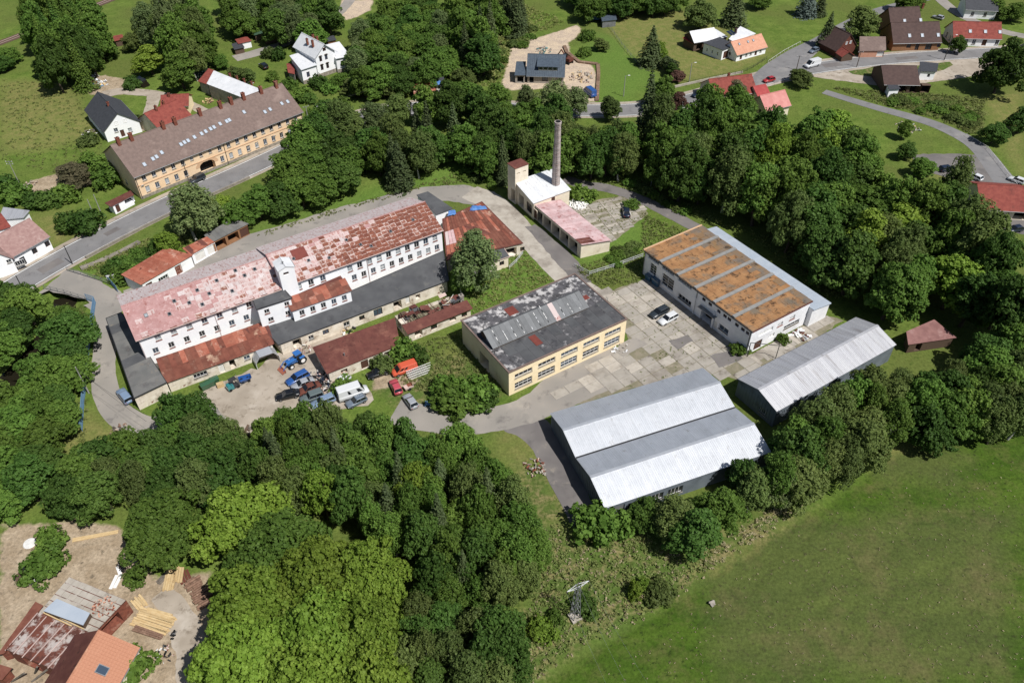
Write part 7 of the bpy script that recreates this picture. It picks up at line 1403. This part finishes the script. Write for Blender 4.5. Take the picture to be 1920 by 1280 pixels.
# excavator on the site
a = G2((1064, 118)); e = empty('excavator', (*a, 0), 2.4, 'dark red excavator standing beside the unfinished house', 'excavator')
for sy in (-.9, .9): MB().box(-1.4, 1.4, sy-.25, sy+.25, .05, .7).build('track', 'tyre', e)
MB().box(-1.5, 1.0, -1.0, 1.0, .8, 1.7).build('house', 'wood_red', e); MB().box(0, 1.1, .1, .95, 1.7, 2.7).build('cab', 'car_glass', e)
MB().tube((.9, -.3, 1.5), (2.8, -.3, 3.2), .2, k=6).tube((2.8, -.3, 3.2), (4.0, -.3, 1.4), .16, k=6).build('boom', 'wood_red', e); MB().box(3.7, 4.4, -.7, .1, .8, 1.4).build('bucket', 'steel_dark', e)
# ---------------------------------------------------------------- round pools
def pool(px, r, label):
    a = G2(px); e = empty('garden_pool', (*a, 0), 0, label, 'pool'); MB().tube((0, 0, 0), (0, 0, 1.1), r, k=24, cap=False).build('wall', 'blue_paint', e); MB().poly([(r*.98*math.cos(t), r*.98*math.sin(t), .95) for t in np.linspace(0, 2*math.pi, 24, endpoint=False)]).build('water', 'water_pool', e); q = MB()
    for i in range(24):
        t0, t1 = 2*math.pi*i/24, 2*math.pi*(i+1)/24; q.tube((r*math.cos(t0), r*math.sin(t0), 1.1), (r*math.cos(t1), r*math.sin(t1), 1.1), .09, k=5)
    q.build('rim', 'frame_white', e)
pool((1117, 33), 2.4, 'blue round garden pool at the top centre'); pool((275, 60), 1.9, 'light blue round garden pool behind the top-left birches')
sheet('pond', [(246, 150), (262, 142), (276, 150), (280, 160), (270, 166), (252, 162)], 'stream_water', .02)
road('pond_lane', [(195, 178), (225, 170), (250, 172), (290, 176), (330, 185), (365, 200), (395, 215)], [5, 4.5, 4, 4, 3.6, 3, 3], 'gravel', .012, .1)
road('pond_lane', [(290, 176), (285, 200), (275, 220), (272, 245)], [4, 3.5, 3, 3], 'gravel', .014, .1)
road('villa_lane', [(440, 110), (480, 100), (540, 80), (580, 62), (610, 45), (640, 22), (660, -5)], [5, 5, 4, 3.5, 3.5, 3.6, 4], 'asphalt_old', .012, .06)
# railway, top left
p0, p1 = G2((-30, 92)), G2((40, 66)); p2 = G2((215, -3))
rl = road('railway_bed', [(-40, 96), (40, 66), (130, 30), (215, -3), (280, -30)], 4.0, 'wood_dark', .03)[0]
for off in (-.72, .72):
    q = chaikin(np.array([G2(p) for p in [(-40, 96), (40, 66), (130, 30), (215, -3), (280, -30)]]), 2); n = offs(q); l_ = q+n*off; mb = MB()
    for i in range(len(l_)-1): mb.tube((*l_[i], .12), (*l_[i+1], .12), .06, k=4)
    o = mb.build('rail', 'rust_a', rl)
# ---------------------------------------------------------------- fences, rails, poles, pylon
def railing(name, label, pts, h, post=2.0, bars=2, mat='steel_grey', cat='railing', pickets=0, r=.035, pm=None):
    p = [G2(q) for q in pts]; e = empty(name, (*p[0], 0), 0, label, cat); o = p[0]
    for i in range(len(p)-1):
        a, b = p[i]-o, p[i+1]-o; L = np.hypot(*(b-a)); n = max(1, int(round(L/post)))
        for k in range(n+(i == len(p)-2)): q = a+(b-a)*k/n; MB().tube((*q, 0), (*q, h), r*1.3, k=5).build('post', pm or mat, e)
        for k in range(bars): z = h*(k+1)/bars-.03; MB().tube((*a, z), (*b, z), r, k=4).build('rail', mat, e)
        if pickets:
            for k in range(n):
                m = MB(); q0 = a+(b-a)*k/n; q1 = a+(b-a)*(k+1)/n; np_ = int(np.hypot(*(q1-q0))/pickets)
                for t in range(np_): q = q0+(q1-q0)*(t+.5)/np_; m.tube((*q, .08), (*q, h-.05), .028, k=4)
                m.build('panel', mat, e)
    return e
railing('bridge_railing', 'grey steel railing on the far side of the bridge approach', [(127, 508), (166, 520), (206, 533)], 1.1, 2, 3)
railing('bridge_railing', 'grey steel railing over the stream on the near side of the bridge', [(84, 542), (122, 551), (162, 563)], 1.1, 2, 3)
railing('blue_fence', 'long pale blue picket fence between stream trees and mill lane', [(164, 563), (180, 568), (170, 640), (164, 700), (158, 760), (155, 808)], 1.7, 2.6, 2, 'blue_paint', 'fence', .16)
railing('blue_gate', 'open blue gate leaf between bridge and rusty garages', [(204, 528), (222, 548)], 1.6, 1.5, 3, 'blue_paint', 'gate', .2)
MB_g = empty('gate_sign', (*G2((212, 527)), 0), .3, 'white board standing behind the blue gate', 'board'); MB().box(-.9, .9, -.04, .04, .4, 1.6).build('panel', 'frame_white', MB_g); MB().tube((-.8, 0, 0), (-.8, 0, .4), .05, k=5).tube((.8, 0, 0), (.8, 0, .4), .05, k=5).build('post', 'steel_grey', MB_g)
railing('mesh_fence', 'low pale fence between the open shed and the white hall', [(1077, 501), (1105, 516), (1150, 502), (1205, 482)], 1.0, 2.2, 2, 'light_metal', 'fence', .3)
railing('mesh_fence', 'low pale fence by the rusty shed and the tall birch', [(955, 505), (968, 493), (980, 477)], 1.0, 2.0, 2, 'light_metal', 'fence', .3)
railing('garden_fence', 'dark post fence around the cottage lawn above the road', [(1290, 158), (1330, 150), (1390, 138), (1412, 128), (1437, 112)], 1.0, 2.4, 2, 'steel_dark', 'fence')
railing('garden_fence', 'wire fence between lawn and green slope by the building site', [(1135, 42), (1165, 85), (1200, 128)], 1.0, 3.0, 2, 'steel_grey', 'fence')
railing('garden_fence', 'pale rail along the outer edge of the park lane', [(1810, 256), (1850, 280), (1880, 318), (1905, 350)], .8, 2.4, 1, 'frame_white', 'fence')
railing('guard_rail', 'white guard rail along the side lane above the van', [(1440, 118), (1470, 98), (1500, 82)], .7, 2.4, 1, 'frame_white', 'guard rail')
wl2 = [G2(p) for p in ((1260, 170), (1263, 165), (1330, 150), (1392, 137))]
q = MB()
for i in range(1, 3): 
    a, b = wl2[i], wl2[i+1]; n = np.array([-(b-a)[1], (b-a)[0]])/np.hypot(*(b-a))*.15; q.slab([(*(a-n), .6), (*(b-n), .6), (*(b+n), .6), (*(a+n), .6)], .6)
tag(q.build('garden_wall', 'concrete_light'), 'low pale wall between the cottage lawn and the main road', 'wall')
# excavation edge and retaining walls on the site
exv = [(1057, 88), (1062, 100), (1085, 118), (1120, 122), (1121, 140), (1118, 190)]
q = MB(); pw = [G2(p) for p in exv]
for i in range(len(pw)-1):
    a, b = pw[i], pw[i+1]; n = np.array([-(b-a)[1], (b-a)[0]])/np.hypot(*(b-a))*.35; q.slab([(*(a-n), .45), (*(b-n), .45), (*(b+n*2), .5), (*(a+n*2), .5)], .5)
tag(q.build('earth_bank', 'raw_earth'), 'raw earth bank along the edge of the building site', 'bank')
# bank steps / retaining wall between road and garages
q = MB(); pw = [G2(p) for p in ((152, 505), (180, 495), (225, 475), (262, 455))]
for i in range(len(pw)-1):
    a, b = pw[i], pw[i+1]; n = np.array([-(b-a)[1], (b-a)[0]])/np.hypot(*(b-a))*.5; q.slab([(*(a-n), .5), (*(b-n), .5), (*(b+n), .5), (*(a+n), .5)], .5)
tag(q.build('retaining_wall', 'retaining'), 'crumbling stone retaining wall on the bank below the main road', 'wall')
def pole(px, ty, label, mat='pole_wood', arms=1, lamp=False, r=.13, rz=0, name='utility_pole', cat='pole'):
    b = G2(px); h = 3.0
    while P2((b[0], b[1], h))[1] > ty and h < 25: h += .05
    e = empty(name, (*b, 0), rz, label, cat); MB().tube((0, 0, 0), (0, 0, h), r, r*.65, 8).build('shaft', mat, e)
    for k in range(arms):
        z = h-.3-.6*k; MB().box(-.8, .8, -.05, .05, z, z+.1).build('cross_arm', 'steel_grey', e)
        for x in (-.7, 0, .7): MB().tube((x, 0, z+.1), (x, 0, z+.3), .05, k=6).build('insulator', 'frame_white', e)
    if lamp: MB().tube((0, 0, h), (.9, 0, h+.2), .04, k=5).build('lamp_arm', 'steel_grey', e); MB().box(.7, 1.3, -.12, .12, h+.12, h+.24).build('lamp_head', 'frame_white', e)
    return b, h, e
pole((136, 495), 460, 'dark wooden pole beside the main road at the bridge turn', 'steel_dark', 0, r=.12)
pole((51, 557), 517, 'dark leaning pole at the near edge of the main road by the bridge', 'steel_dark', 0, r=.12)
pa = pole((167, 737), 688, 'greenish utility pole beside the blue fence', 'pole_concrete', 0, r=.13)
pole((178, 408), 374, 'left post of the twin concrete pole by the shelter', 'pole_concrete', 0, r=.12); pole((192, 405), 365, 'right post of the twin concrete pole by the shelter', 'pole_concrete', 0, r=.12)
pb = pole((581, 241), 199, 'pale concrete pole at the right end of the tenement', 'pole_concrete', 1, rz=.6)
pc = pole((758, 170), 143, 'utility pole among the trees left of the roadside garages', 'pole_concrete', 1, rz=.2)
pole((1292, 154), 119, 'lamp post on the cottage lawn above the road', 'pole_concrete', 0, True)
pole((1169, 181), 143, 'lamp post on the green slope right of the building site', 'pole_concrete', 0, True)
pole((1493, 132), 105, 'wooden pole by the road left of the white van', 'pole_wood', 1)
pole((1606, 126), 97, 'wooden pole by the road in front of the garden hut', 'pole_wood', 1)
pole((1770, 113), 67, 'dark pole on the verge island right of the open barn', 'steel_dark', 0, True)
pole((1220, 352), 325, 'slim lamp post at the forest edge behind the loop lane', 'pole_concrete', 0, True, r=.08)
pole((40, 352), 302, 'thin pole with cross arms in the grass near the left edge', 'pole_concrete', 2, r=.1)
# lattice pylon with concrete foot
b = G2((1078, 1157)); py = empty('lattice_pylon', (*b, 0), R_(28), 'grey steel lattice pylon with cross arm at the meadow edge', 'pylon'); Hp = 8.3
MB().box(-.75, .75, -.75, .75, 0, .35).build('foundation', 'concrete_light', py)
fm = MB(); c4 = [(-1, -1), (1, -1), (1, 1), (-1, 1)]
w_ = lambda z: .5-.27*z/Hp
for sx, sy in c4: fm.tube((sx*w_(0), sy*w_(0), .3), (sx*w_(Hp), sy*w_(Hp), Hp), .05, k=4)
for k in range(11):
    z0, z1 = .4+k*(Hp-.4)/11, .4+(k+1)*(Hp-.4)/11
    for i in range(4):
        a, c = c4[i], c4[(i+1) % 4]; A, B_ = (a, c) if k % 2 else (c, a); fm.tube((A[0]*w_(z0), A[1]*w_(z0), z0), (B_[0]*w_(z1), B_[1]*w_(z1), z1), .03, k=4)
fm.build('lattice', 'steel_grey', py)
am = MB()
for s in (-1, 1):
    for y in (-.2, .2): am.tube((0, y, Hp-.1), (s*1.7, 0, Hp-.35), .035, k=4)
    am.tube((0, 0, Hp-1.0), (s*1.7, 0, Hp-.35), .03, k=4)
am.build('cross_arm', 'light_metal', py)
tips = [(-1.7, 0, Hp-.45), (1.7, 0, Hp-.45), (0, 0, Hp+.3)]
for t in tips: MB().tube((t[0], 0, t[2]-.15), (t[0], 0, t[2]+.2), .07, k=6).build('insulator', 'wood_dark', py)
for i, (t, ex) in enumerate(zip(tips, (1160, 1245, 1200))):
    wp = py.matrix_basis@Vector(t); en = G(ex, 1330, 6.5); q = MB(); ps = [wp.lerp(Vector(en), k/8)-Vector((0, 0, 1.2*math.sin(math.pi*k/8)*.5)) for k in range(9)]
    for k in range(8): q.tube(ps[k], ps[k+1], .009, k=4, cap=False)
    tag(q.build('power_line', 'steel_grey'), ('left', 'right', 'middle')[i]+' wire of the power line crossing the meadow from the pylon', 'cable')
for i, (dz) in enumerate((.1, .7)):
    a = Vector((pa[0][0], pa[0][1], pa[1]-dz)); en = Vector(G(275, 790-i*12, 6.0)); q = MB(); ps = [a.lerp(en, k/8)-Vector((0, 0, .6*math.sin(math.pi*k/8))) for k in range(9)]
    for k in range(8): q.tube(ps[k], ps[k+1], .02, k=4, cap=False)
    tag(q.build('power_line', 'wire'), ('upper', 'lower')[i]+' cable running from the fence pole over the mill lane', 'cable')
def cable(A, B, label, sag=.8, r=.02, mat='wire'):
    q = MB(); A, B = Vector(A), Vector(B); ps = [A.lerp(B, k/10)-Vector((0, 0, sag*math.sin(math.pi*k/10))) for k in range(11)]
    for k in range(10): q.tube(ps[k], ps[k+1], r, k=4, cap=False)
    tag(q.build('power_line', mat), label, 'cable')
cable((*pb[0], pb[1]-.2), (*pc[0], pc[1]-.2), 'cable spanning from the tenement pole to the pole by the garages')
# stone block in the meadow
heap((1334, 1130), 0, .35, 5, ['concrete', 'concrete'], 'single pale stone block lying in the mown meadow', 'stone_block', 'stone', .2, (.6, 1.0))
# pipe frame by the sunlit end of the white hall
b = G2((1400, 668)); e = empty('pipe_frame', (*b, 0), 0, 'dark pipe frame crossing the passage beside the white hall', 'frame'); en = G2((1454, 672))-b
MB().tube((.1, 0, 0), (.1, 0, 3.4), .07, k=6).tube((.1, 0, 3.4), (*en, 3.2), .07, k=6).tube((*en, 0), (*en, 3.2), .07, k=6).build('pipe', 'steel_dark', e)
heap((1500, 628), 0, 1.8, 26, ['wood_red', 'white_junk', 'light_metal'], 'stack of brown crates and white racks behind the white hall', hmax=.8, s=(.5, 1.3))
heap((1163, 655), 0, 1.7, 16, ['concrete_light', 'light_metal', 'white_junk'], 'pile of pale frames on the grass by the yellow workshop', hmax=.3, s=(.4, .9))
# ---------------------------------------------------------------- farm with sawn timber, bottom left
fb = Bld('farm_ruin', 'roofless farm outbuilding with white concrete ceiling panels and rust', 'building', quadpx([(14, 1218), (110, 1258), (237, 1125), (131, 1082)], [3.0]*4), [3.0]*4, 'brick_red', openings={'r': [(6.5, .2, 2.8, 2.4, 'void')], 'f': [(2, .3, 2.4, 2.2, 'void')]})
l = fb.loc; bil = lambda a, c: (l[0]*(1-a)+l[1]*a)*(1-c)+(l[3]*(1-a)+l[2]*a)*c
fb.slab('ceiling', [(*q, 3.1) for q in l], .15, 'rusty_deck')
for i in range(9):
    for j in range(12):
        a0, a1, c0, c1 = i/9+.006, (i+1)/9-.006, j/12+.005, (j+1)/12-.005
        if j < 6 and (random.random() < .8 or 0 < i < 8): continue
        if j > 5: a0, a1 = i/9+.002, (i+1)/9-.002
        zq = 3.18+random.uniform(-.03, .02)
        fb.slab('ceiling_panel', [(*bil(a0, c0), zq), (*bil(a1, c0), zq), (*bil(a1, c1), zq), (*bil(a0, c1), zq)], .07, 'concrete_light' if j > 5 else random.choice(['galvanised_old', 'rust_c', 'concrete', 'concrete_light', 'bitumen_grey']))
for i in range(7): q0, q1 = bil(i/6, -.02), bil(i/6, .48); MB().tube((*q0, 3.3), (*q1, 3.3), .07, k=4).build('beam', 'rust_a', fb.root)
for a_, c_ in ((.1, .5), (.3, .52)): MB().tube((*bil(a_, c_), 3.5), (*bil(a_+.55, c_-.02), 3.6), .1, k=4).build('timber', 'wood_fresh', fb.root)
bx = [fb.M@(G2(p, 4.0)-fb.o) for p in ((156, 1172), (169, 1149), (107, 1122), (82, 1145))]
bq = MB().slab([(*q, 4.1) for q in bx], .12); bq.build('box_roof', 'blue_metal', fb.root)
q = MB()
for i in range(4): a, c = bx[i], bx[(i+1) % 4]; q.quad((*a, 3.1), (*c, 3.1), (*c, 4.0), (*a, 4.0))
q.build('box_wall', 'wood_dark', fb.root)
for k in range(60):
    t = random.random()**.5*1.5; th = random.random()*6.28; c = fb.M@(G2((194, 1137), 3.2)-fb.o); ob('brick', box_mesh('bk', random.choice(['brick_red', 'peach_tile', 'rubble']), -.15, .15, -.08, .08, 0, .1), fb.root, (c[0]+t*math.cos(th), c[1]+t*math.sin(th), 3.2+.35*(1-t/1.5)*random.random()), random.random()*6)
for (p, q_) in (((46, 1262), (22, 1278)), ((108, 1240), (60, 1278)), ((70, 1250), (66, 1262))): a, c = fb.M@(G2(p, 2.8)-fb.o), fb.M@(G2(q_)-fb.o); MB().tube((*a, 2.9), (*c, .1), .13, k=5).build('prop', 'wood_grey', fb.root)
mono('lean_to', 'low lean-to with rust-brown sheet roof left of the farm ruin', [(0, 1222), (12, 1219), (77, 1140), (64, 1133)], [2.2]*4, 'brick_red', 'rust_c', 'shed', ov=.3)
mono('farm_shed', 'corner of a rust-roofed shed at the bottom left edge', [(-20, 1268), (2, 1270), (16, 1254), (-10, 1246)], [2.0]*4, 'brick_red', 'rust_c', 'shed')
fh = Bld('farm_house', 'farmhouse with bright orange tiled roof and one skylight, bottom left corner', 'house', rectw((190, 1330), (255, 1214), 8.4, 3.4), [3.4]*4, 'cream_plaster', gable='rl', ridge=6.0)
fh.gable_roof(3.4, 6.05, 'orange_tile', .4, .2, .16, 'x', 'rust_dark')
# tile courses on the sunlit slope
a_ = slope_axes(3.4, 6.05, fh.W/2); n1 = 12; n2 = 24
for j in range(n1):
    for i in range(n2):
        pass
fh.sheets((-.2, -.4*a_[1][1], 3.4-.4*a_[1][2]+.17), a_[0], a_[1], a_[2], 20, 13, (fh.L+.4)/20, (a_[3]+.4)/13, lambda i, j: 'orange_tile', t=.03, gap=.05, name='tile', tilt=.01)
p = fh.M@(G2((191, 1256), 4.9)-fh.o); sk = Vector((p[0]-.5, 0, 3.6))+Vector(a_[1])*(p[1]/a_[1][1]-.6); fh.skylight(sk+Vector(a_[2])*.12, a_[0], a_[1], a_[2], 1.1, 1.4, 'glass_blue')
def planks(px0, px1, n, w, mat, label, name='plank_stack', cat='timber', z=0, layers=2, t=.08, piece='plank', rnd_=.02, rr=None):
    a, b = G2(px0), G2(px1); d = b-a; L = np.hypot(*d); e = empty(name, (*a, z), math.atan2(d[1], d[0]), label, cat)
    for j in range(layers):
        for i in range(n):
            if rr:
                r0 = rr*random.uniform(.8, 1.15); x0 = random.gauss(0, .25); o = MB().tube((x0, (i+(j % 2)*.5)*w, rr+j*rr*1.7), (L+random.gauss(0, .25), (i+(j % 2)*.5)*w+random.gauss(0, .05), rr+j*rr*1.7), r0, r0*.9, 9).build(piece, mat, e)
                MB().tube((x0-.012, (i+(j % 2)*.5)*w, rr+j*rr*1.7), (x0-.004, (i+(j % 2)*.5)*w, rr+j*rr*1.7), r0*.92, k=9).build('cut_end', 'wood_fresh', o)
            else:
                o = ob(piece, box_mesh('pk%.1f' % L, mat, 0, L, 0, w*.9, 0, t), e, (random.gauss(0, .12), i*w, j*(t+.015)), random.gauss(0, rnd_))
    return e
planks((346, 1108), (376, 1092), 11, .42, 'log_bark', 'stack of peeled logs at the edge of the maple', 'log_stack', 'logs', layers=2, piece='log', rr=.2) if False else None
la, lb_ = G2((343, 1103)), G2((382, 1086)); 
planks((374, 1142), (398, 1128), 14, .36, 'log_bark', 'large stack of debarked logs beside the farm track', 'log_stack', 'logs', layers=2, piece='log', rr=.19)
planks((325, 1105), (332, 1065), 5, .3, 'wood_fresh', 'pale sawn boards lying beside the log stack', layers=2)
planks((342, 1090), (345, 1062), 4, .34, 'wood_fresh', 'second bundle of sawn boards between boards and log stack', layers=2)
planks((360, 1085), (352, 1066), 4, .4, 'wood_red', 'reddish boards behind the log stack', layers=1)
planks((300, 1096), (325, 1070), 3, .3, 'wood_grey', 'grey weathered boards left of the sawn boards', layers=1)
planks((245, 1172), (310, 1192), 9, .3, 'wood_fresh', 'wide stack of cream sawn planks in front of the farm ruin', layers=3)
planks((275, 1148), (320, 1163), 2, .35, 'wood_fresh', 'single squared cream beam on the ground near the planks', layers=1, t=.3)
planks((248, 1184), (300, 1203), 3, .3, 'log_bark', 'brown beams lying on the cream plank stack', z=.32, layers=1, t=.14)
planks((245, 1128), (258, 1144), 5, .3, 'wood_fresh', 'yellowish boards leaning by the corner of the farm ruin', layers=2)
planks((136, 1016), (222, 999), 2, .35, 'wood_fresh', 'long line of yellow boards on the bare ground behind the farm', layers=1, t=.12)
planks((36, 1095), (62, 1080), 5, .36, 'wood_dark', 'dark steel beams stacked beside the rounded bush', layers=2, t=.12); planks((45, 1100), (76, 1088), 2, .4, 'white_junk', 'white boards lying in front of the dark beams', layers=1, t=.1)
planks((217, 1104), (230, 1078), 2, .5, 'frame_white', 'long white board lying on the farm yard', layers=1, t=.12); planks((230, 1077), (223, 1059), 1, .55, 'frame_white', 'upper white board joining the long white board', layers=1, t=.12)
planks((100, 946), (128, 915), 6, .35, 'wood_grey', 'stack of grey weathered poles in the clearing by the stream trees', 'pole_stack', 'poles', layers=3, piece='pole', rr=.15)
road('farm_track', [(360, 1300), (365, 1240), (355, 1190), (330, 1140), (300, 1110)], [4.4, 4.2, 4, 3.5, 3], 'gravel', .012, .15)
a = G2((56, 1018)); tag(MB().tube((*a, 0), (*a, .12), .95, .85, 18).build('ash_heap', 'white_junk'), 'round pale patch of ash on the bare farm ground', 'ash patch')
heap((325, 1192), 0, .5, 8, ['tyre', 'steel_dark'], 'black tub at the corner of the plank stack', hmax=.5, s=(.4, .8)); heap((310, 1225), 0, 1.4, 22, ['rust_a', 'steel_dark', 'tyre', 'white_junk'], 'rusty machine parts in the grass beside the farm track', hmax=.6)
heap((230, 1060), 0, .7, 14, ['rubble', 'wood_grey', 'white_junk'], 'rubbish at the end of the white board', hmax=.4)
# ---------------------------------------------------------------- weeds, tufts and stones
def tufts(name, poly, n, size, mat, zr=(.05, .35), label=None, cat='weeds'):
    global rng
    rng = np.random.default_rng(len(name)+n); pg = poly_px(poly); mn, mx = pg.min(0), pg.max(0); p = mn+(mx-mn)*rng.random((n*3, 2)); p = p[inside(p, pg)][:n]
    for f in FOOT: p = p[~inside(p, f)]
    for rp, hw in ROADS: p = p[polydist(p, rp, False) > hw-.2]
    k = 7; c = np.repeat(p, k, 0)+rng.normal(size=(len(p)*k, 2))*size*.5; z = np.repeat(zr[0]+(zr[1]-zr[0])*rng.random(len(p)), k)*(.4+.8*rng.random(len(p)*k))
    pos = np.concatenate([c, z[:, None]], 1); nor = rng.normal(size=pos.shape)*.6+np.array([0, 0, .8]); nor /= np.linalg.norm(nor, axis=1)[:, None]
    me = leafmesh(name, pos, nor, size*(.5+.9*rng.random(len(pos))), np.repeat(rng.random(len(p)), k)*.6+.4*rng.random(len(pos)), mat, .6, .2)
    return tag(ob(name, me), label, cat, kind='stuff')
tufts('weed_patch', [(960, 1000), (1080, 980), (1210, 1000), (1290, 1050), (1340, 1060), (1200, 1160), (1060, 1230), (990, 1290), (940, 1200), (1000, 1130)], 900, .32, 'weed', (.1, .6), 'rough green weeds around the pylon')
tufts('dry_grass', [(960, 1000), (1080, 980), (1210, 1000), (1290, 1050), (1340, 1070), (1200, 1170), (1060, 1240), (990, 1290), (940, 1200), (1000, 1130)], 380, .26, 'weed_dry', (.1, .35), 'bleached dry grass around the pylon')
tufts('dry_grass', [(1330, 1075), (1540, 930), (1530, 905), (1300, 1040)], 320, .26, 'weed_dry', (.1, .5), 'dry grass strip along the meadow edge')
tufts('weed_patch', [(1080, 500), (1205, 470), (1205, 400), (1300, 440), (1210, 470), (1200, 530), (1100, 540)], 840, .34, 'weed', (.1, .45), 'weeds between the open shed and the white hall')
tufts('weed_patch', [(840, 500), (980, 470), (1050, 520), (890, 590), (880, 560)], 720, .34, 'weed', (.1, .45), 'weeds behind the yellow workshop')
tufts('weed_patch', [(740, 660), (870, 620), (955, 745), (1170, 645), (1190, 655), (960, 765), (800, 780), (740, 700)], 1080, .34, 'weed', (.1, .5), 'weeds around the yellow workshop')
tufts('weed_patch', [(150, 500), (300, 440), (470, 400), (460, 415), (340, 465), (230, 515), (190, 522)], 900, .42, 'weed', (.1, .6), 'weeds on the bank behind the garage row')
tufts('weed_patch', [(900, 60), (960, 0), (1060, 40), (960, 90), (940, 160), (880, 170)], 900, .55, 'weed', (.1, .7), 'rough growth on the slope left of the building site')
tufts('weed_patch', [(1560, 165), (1850, 185), (1840, 260), (1700, 215)], 900, .5, 'weed', (.1, .6), 'rough growth on the bank below the open barn')
tufts('weed_patch', [(480, 440), (640, 390), (800, 340), (930, 300), (930, 340), (800, 350), (640, 398), (490, 445)], 720, .4, 'weed', (.05, .3), 'long grass along the back lane')
tufts('weed_patch', [(1055, 330), (1200, 335), (1320, 395), (1500, 470), (1600, 560), (1540, 560), (1400, 440), (1200, 370), (1100, 350)], 1200, .4, 'weed', (.08, .45), 'long grass along the forest edge behind the white hall')
tufts('weed_patch', [(110, 560), (190, 600), (160, 810), (130, 950), (100, 960), (150, 780)], 540, .36, 'weed', (.08, .5), 'long grass along the blue fence')
tufts('meadow_flowers', [(1250, 1180), (1560, 950), (1900, 850), (1930, 1290), (1100, 1290)], 420, .14, 'weed_dry', (.02, .1), 'pale stones and dry tufts in the mown meadow')
tufts('weed_patch', [(0, 150), (150, 160), (190, 260), (200, 330), (120, 330), (0, 300)], 540, .4, 'weed', (.05, .3), 'long grass in the field at the left edge')
tufts('joint_weeds', [(1060, 395), (1170, 366), (1215, 400), (1145, 455)], 260, .24, 'weed', (.04, .2), 'weeds in the joints of the slab court')
tufts('joint_weeds', [(1100, 545), (1200, 525), (1400, 672), (1330, 702), (1180, 735), (1040, 770)], 320, .2, 'weed', (.06, .2), 'weeds in the joints of the concrete yard')
# ordinals for look-alikes that share a label
ORD = ['leftmost', 'second from left', 'third from left', 'fourth from left', 'fifth from left', 'sixth from left', 'seventh from left', 'eighth from left', 'ninth from left', 'tenth from left', 'eleventh from left', 'twelfth from left']+[w_+' from left' for w_ in ('thirteenth', 'fourteenth', 'fifteenth', 'sixteenth', 'seventeenth', 'eighteenth', 'nineteenth', 'twentieth')]
bylab = {}
for o in COL.objects:
    if o.parent is None and o.get('category'): bylab.setdefault(o['label'], []).append(o)
for lb, os2 in bylab.items():
    if 2 <= len(os2) <= 20 and len(lb.split())+3 <= 16:
        os2.sort(key=lambda o: P2(tuple(o.location))[0])
        for i, o in enumerate(os2): o['label'] = lb+', '+ORD[i]
